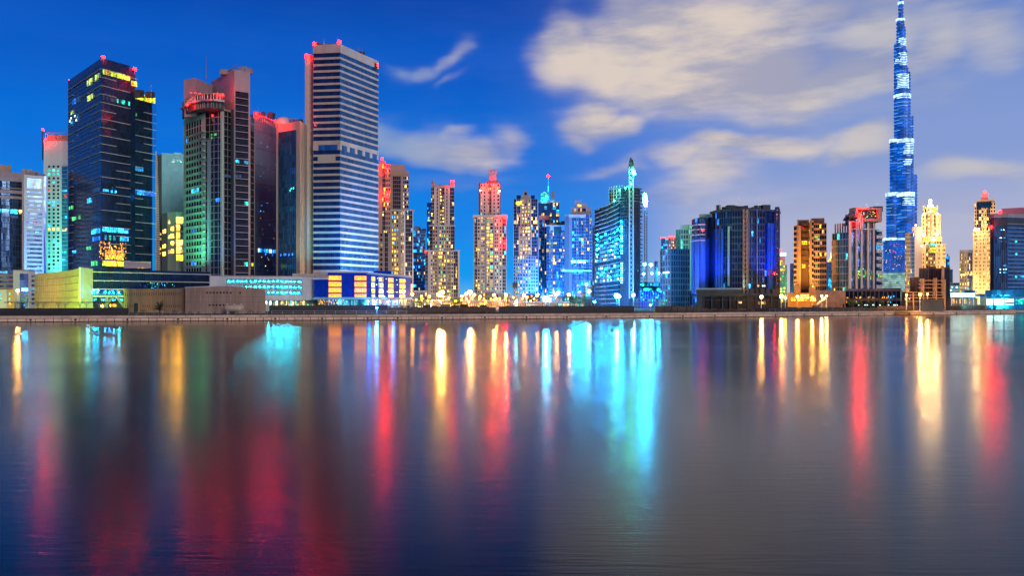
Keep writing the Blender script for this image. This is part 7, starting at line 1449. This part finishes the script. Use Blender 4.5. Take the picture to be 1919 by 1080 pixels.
for (x, y0, D_, tx, ty, tD, c, p) in ((1025, 568, 740, 1018, 500, 900, (.04, .4, 1), 4e5), (1055, 568, 700, 1048, 490, 860, (.03, .33, 1), 5e5), (1092, 568, 690, 1088, 470, 840, (.01, .18, 1), 1.0e6), (985, 568, 700, 985, 540, 780, (.2, .6, 1), 1.2e5),
    (1140, 568, 415, 1135, 510, 470, (.01, .30, 1), 6e5), (1180, 568, 415, 1182, 500, 470, (.01, .22, 1), 1.3e5), (1225, 560, 425, 1250, 500, 460, (.02, .35, .9), 3e4), (1290, 560, 500, 1290, 490, 560, (.08, .9, .55), 1.0e5),
    (1316, 542, 405, 1313, 470, 425, (.005, .09, 1), 2.6e5), (1345, 542, 402, 1345, 470, 415, (.005, .10, 1), 2.6e5), (1443, 542, 402, 1443, 450, 415, (.004, .07, 1), 2e5), (1390, 542, 398, 1385, 470, 414, (.08, .3, .5), 1.2e4), (1355, 400, 395, 1350, 440, 416, (.1, .8, .6), 9e3),
    (1491, 536, 450, 1493, 490, 470, (1, .42, .06), 4.0e4), (1524, 536, 450, 1526, 490, 470, (1, .42, .06), 4.0e4), (1494, 566, 430, 1494, 552, 462, (1, .42, .04), 1.6e4), (1522, 566, 430, 1522, 552, 462, (1, .42, .04), 1.6e4),
    (830, 568, 600, 830, 520, 740, (1, .60, .22), 1.6e5), (918, 568, 600, 918, 520, 760, (1, .60, .22), 1.6e5), (750, 568, 560, 752, 500, 660, (1, .62, .3), 1.1e5),
    (1742, 568, 620, 1745, 440, 700, (1, .60, .24), 5.5e5), (1842, 568, 650, 1845, 450, 740, (1, .62, .28), 6.0e5), (1812, 568, 720, 1812, 520, 800, (1, .72, .25), 1.3e5), (1468, 568, 1150, 1468, 530, 1300, (.25, 1, .3), 6e5),
    (1712, 568, 345, 1735, 545, 372, (1, .40, .12), 1.4e4), (1870, 572, 375, 1870, 548, 400, (.05, .75, 1), 1.6e4), (1815, 572, 372, 1815, 548, 400, (.05, .75, 1), 1.2e4), (1900, 545, 405, 1895, 500, 440, (.05, .5, .8), 3e4)):
    assumed_flood(x, y0, D_, (tx, ty, tD), c, p, 80)
for (x, y, D_, c, p) in ((1731, 436, 694, (1, .62, .3), 16000), (1755, 436, 694, (1, .62, .3), 16000), (1743, 392, 696, (1, .75, .4), 12000), (1829, 428, 734, (1, .66, .35), 14000), (1180, 345, 458, GR, 2500), (1150, 368, 460, GR, 4000), (1187, 322, 458, GR, 3500), (352, 190, 432, RDc, 1560), (383, 180, 425, RDc, 780), (410, 172, 432, RDc, 1560), (425, 165, 436, RDc, 1320), (573, 112, 446, RDc, 840), (573, 224, 445, RDc, 900), (500, 216, 524, RDc, 3600), (484, 217, 534, RDc, 2400), (718, 320, 570, RDc, 1350), (719, 368, 570, RDc, 1500), (945, 410, 748, RDc, 540), (921, 348, 750, RDc, 900), (84, 256, 552, RDc, 1500), (750, 304, 655, RDc, 1200), (1019, 400, 895, RDc, 1800), (1609, 404, 448, RDc, 1560), (1625, 385, 452, (1, .25, .2), 1500)): plamp(x, y, D_, c, p, .5)  # points added to spread coloured spill, most beside beacons and crown lamps
plamp(640, 566, 322, CY, 1100); plamp(700, 566, 330, CY, 1800); plamp(735, 568, 350, CY, 1500); plamp(692, 543, 306, (0, .12, 1), 2600); plamp(737, 543, 329, (0, .12, 1), 2600); plamp(520, 567, 320, (.8, 1, .9), 700); plamp(560, 567, 322, (.8, 1, .9), 700); plamp(170, 562, 325, CY, 900); plamp(210, 562, 330, CY, 900); plamp(165, 540, 315, CY, 700)  # points with no lamp body, added to tint podiums and shop floors


rb = MB(); rr_ = random.Random(5)
for _ in range(620):
    x = rr_.choice([rr_.uniform(1312, 1440), rr_.uniform(1312, 1440), rr_.uniform(745, 960), rr_.uniform(1560, 1690)]); q = quay_at(x, rr_.uniform(7, 11)); h = rr_.uniform(.15, .75)*(1+.6*math.sin(x*.11)); a = rr_.uniform(0, 3); w_ = rr_.uniform(.2, .8)
    c, s_ = math.cos(a)*w_, math.sin(a)*w_; b0 = [(q.x+c, q.y+s_, G-.05), (q.x-s_, q.y+c, G-.05), (q.x-c, q.y-s_, G-.05), (q.x+s_, q.y-c, G-.05)]; k = rr_.uniform(.3, .8)
    rb.box8(b0+[(q.x+(p[0]-q.x)*k, q.y+(p[1]-q.y)*k, G+h) for p in b0])
M['rubble'] = principled('brown_rubble', (.14, .095, .065), .9, var=.5, vscale=1.2); o_ = rb.build('rubble', M['rubble']); tag(o_, 'heaps of brown rubble and soil on the bank behind the quay', 'rubble'); o_['kind'] = 'stuff'
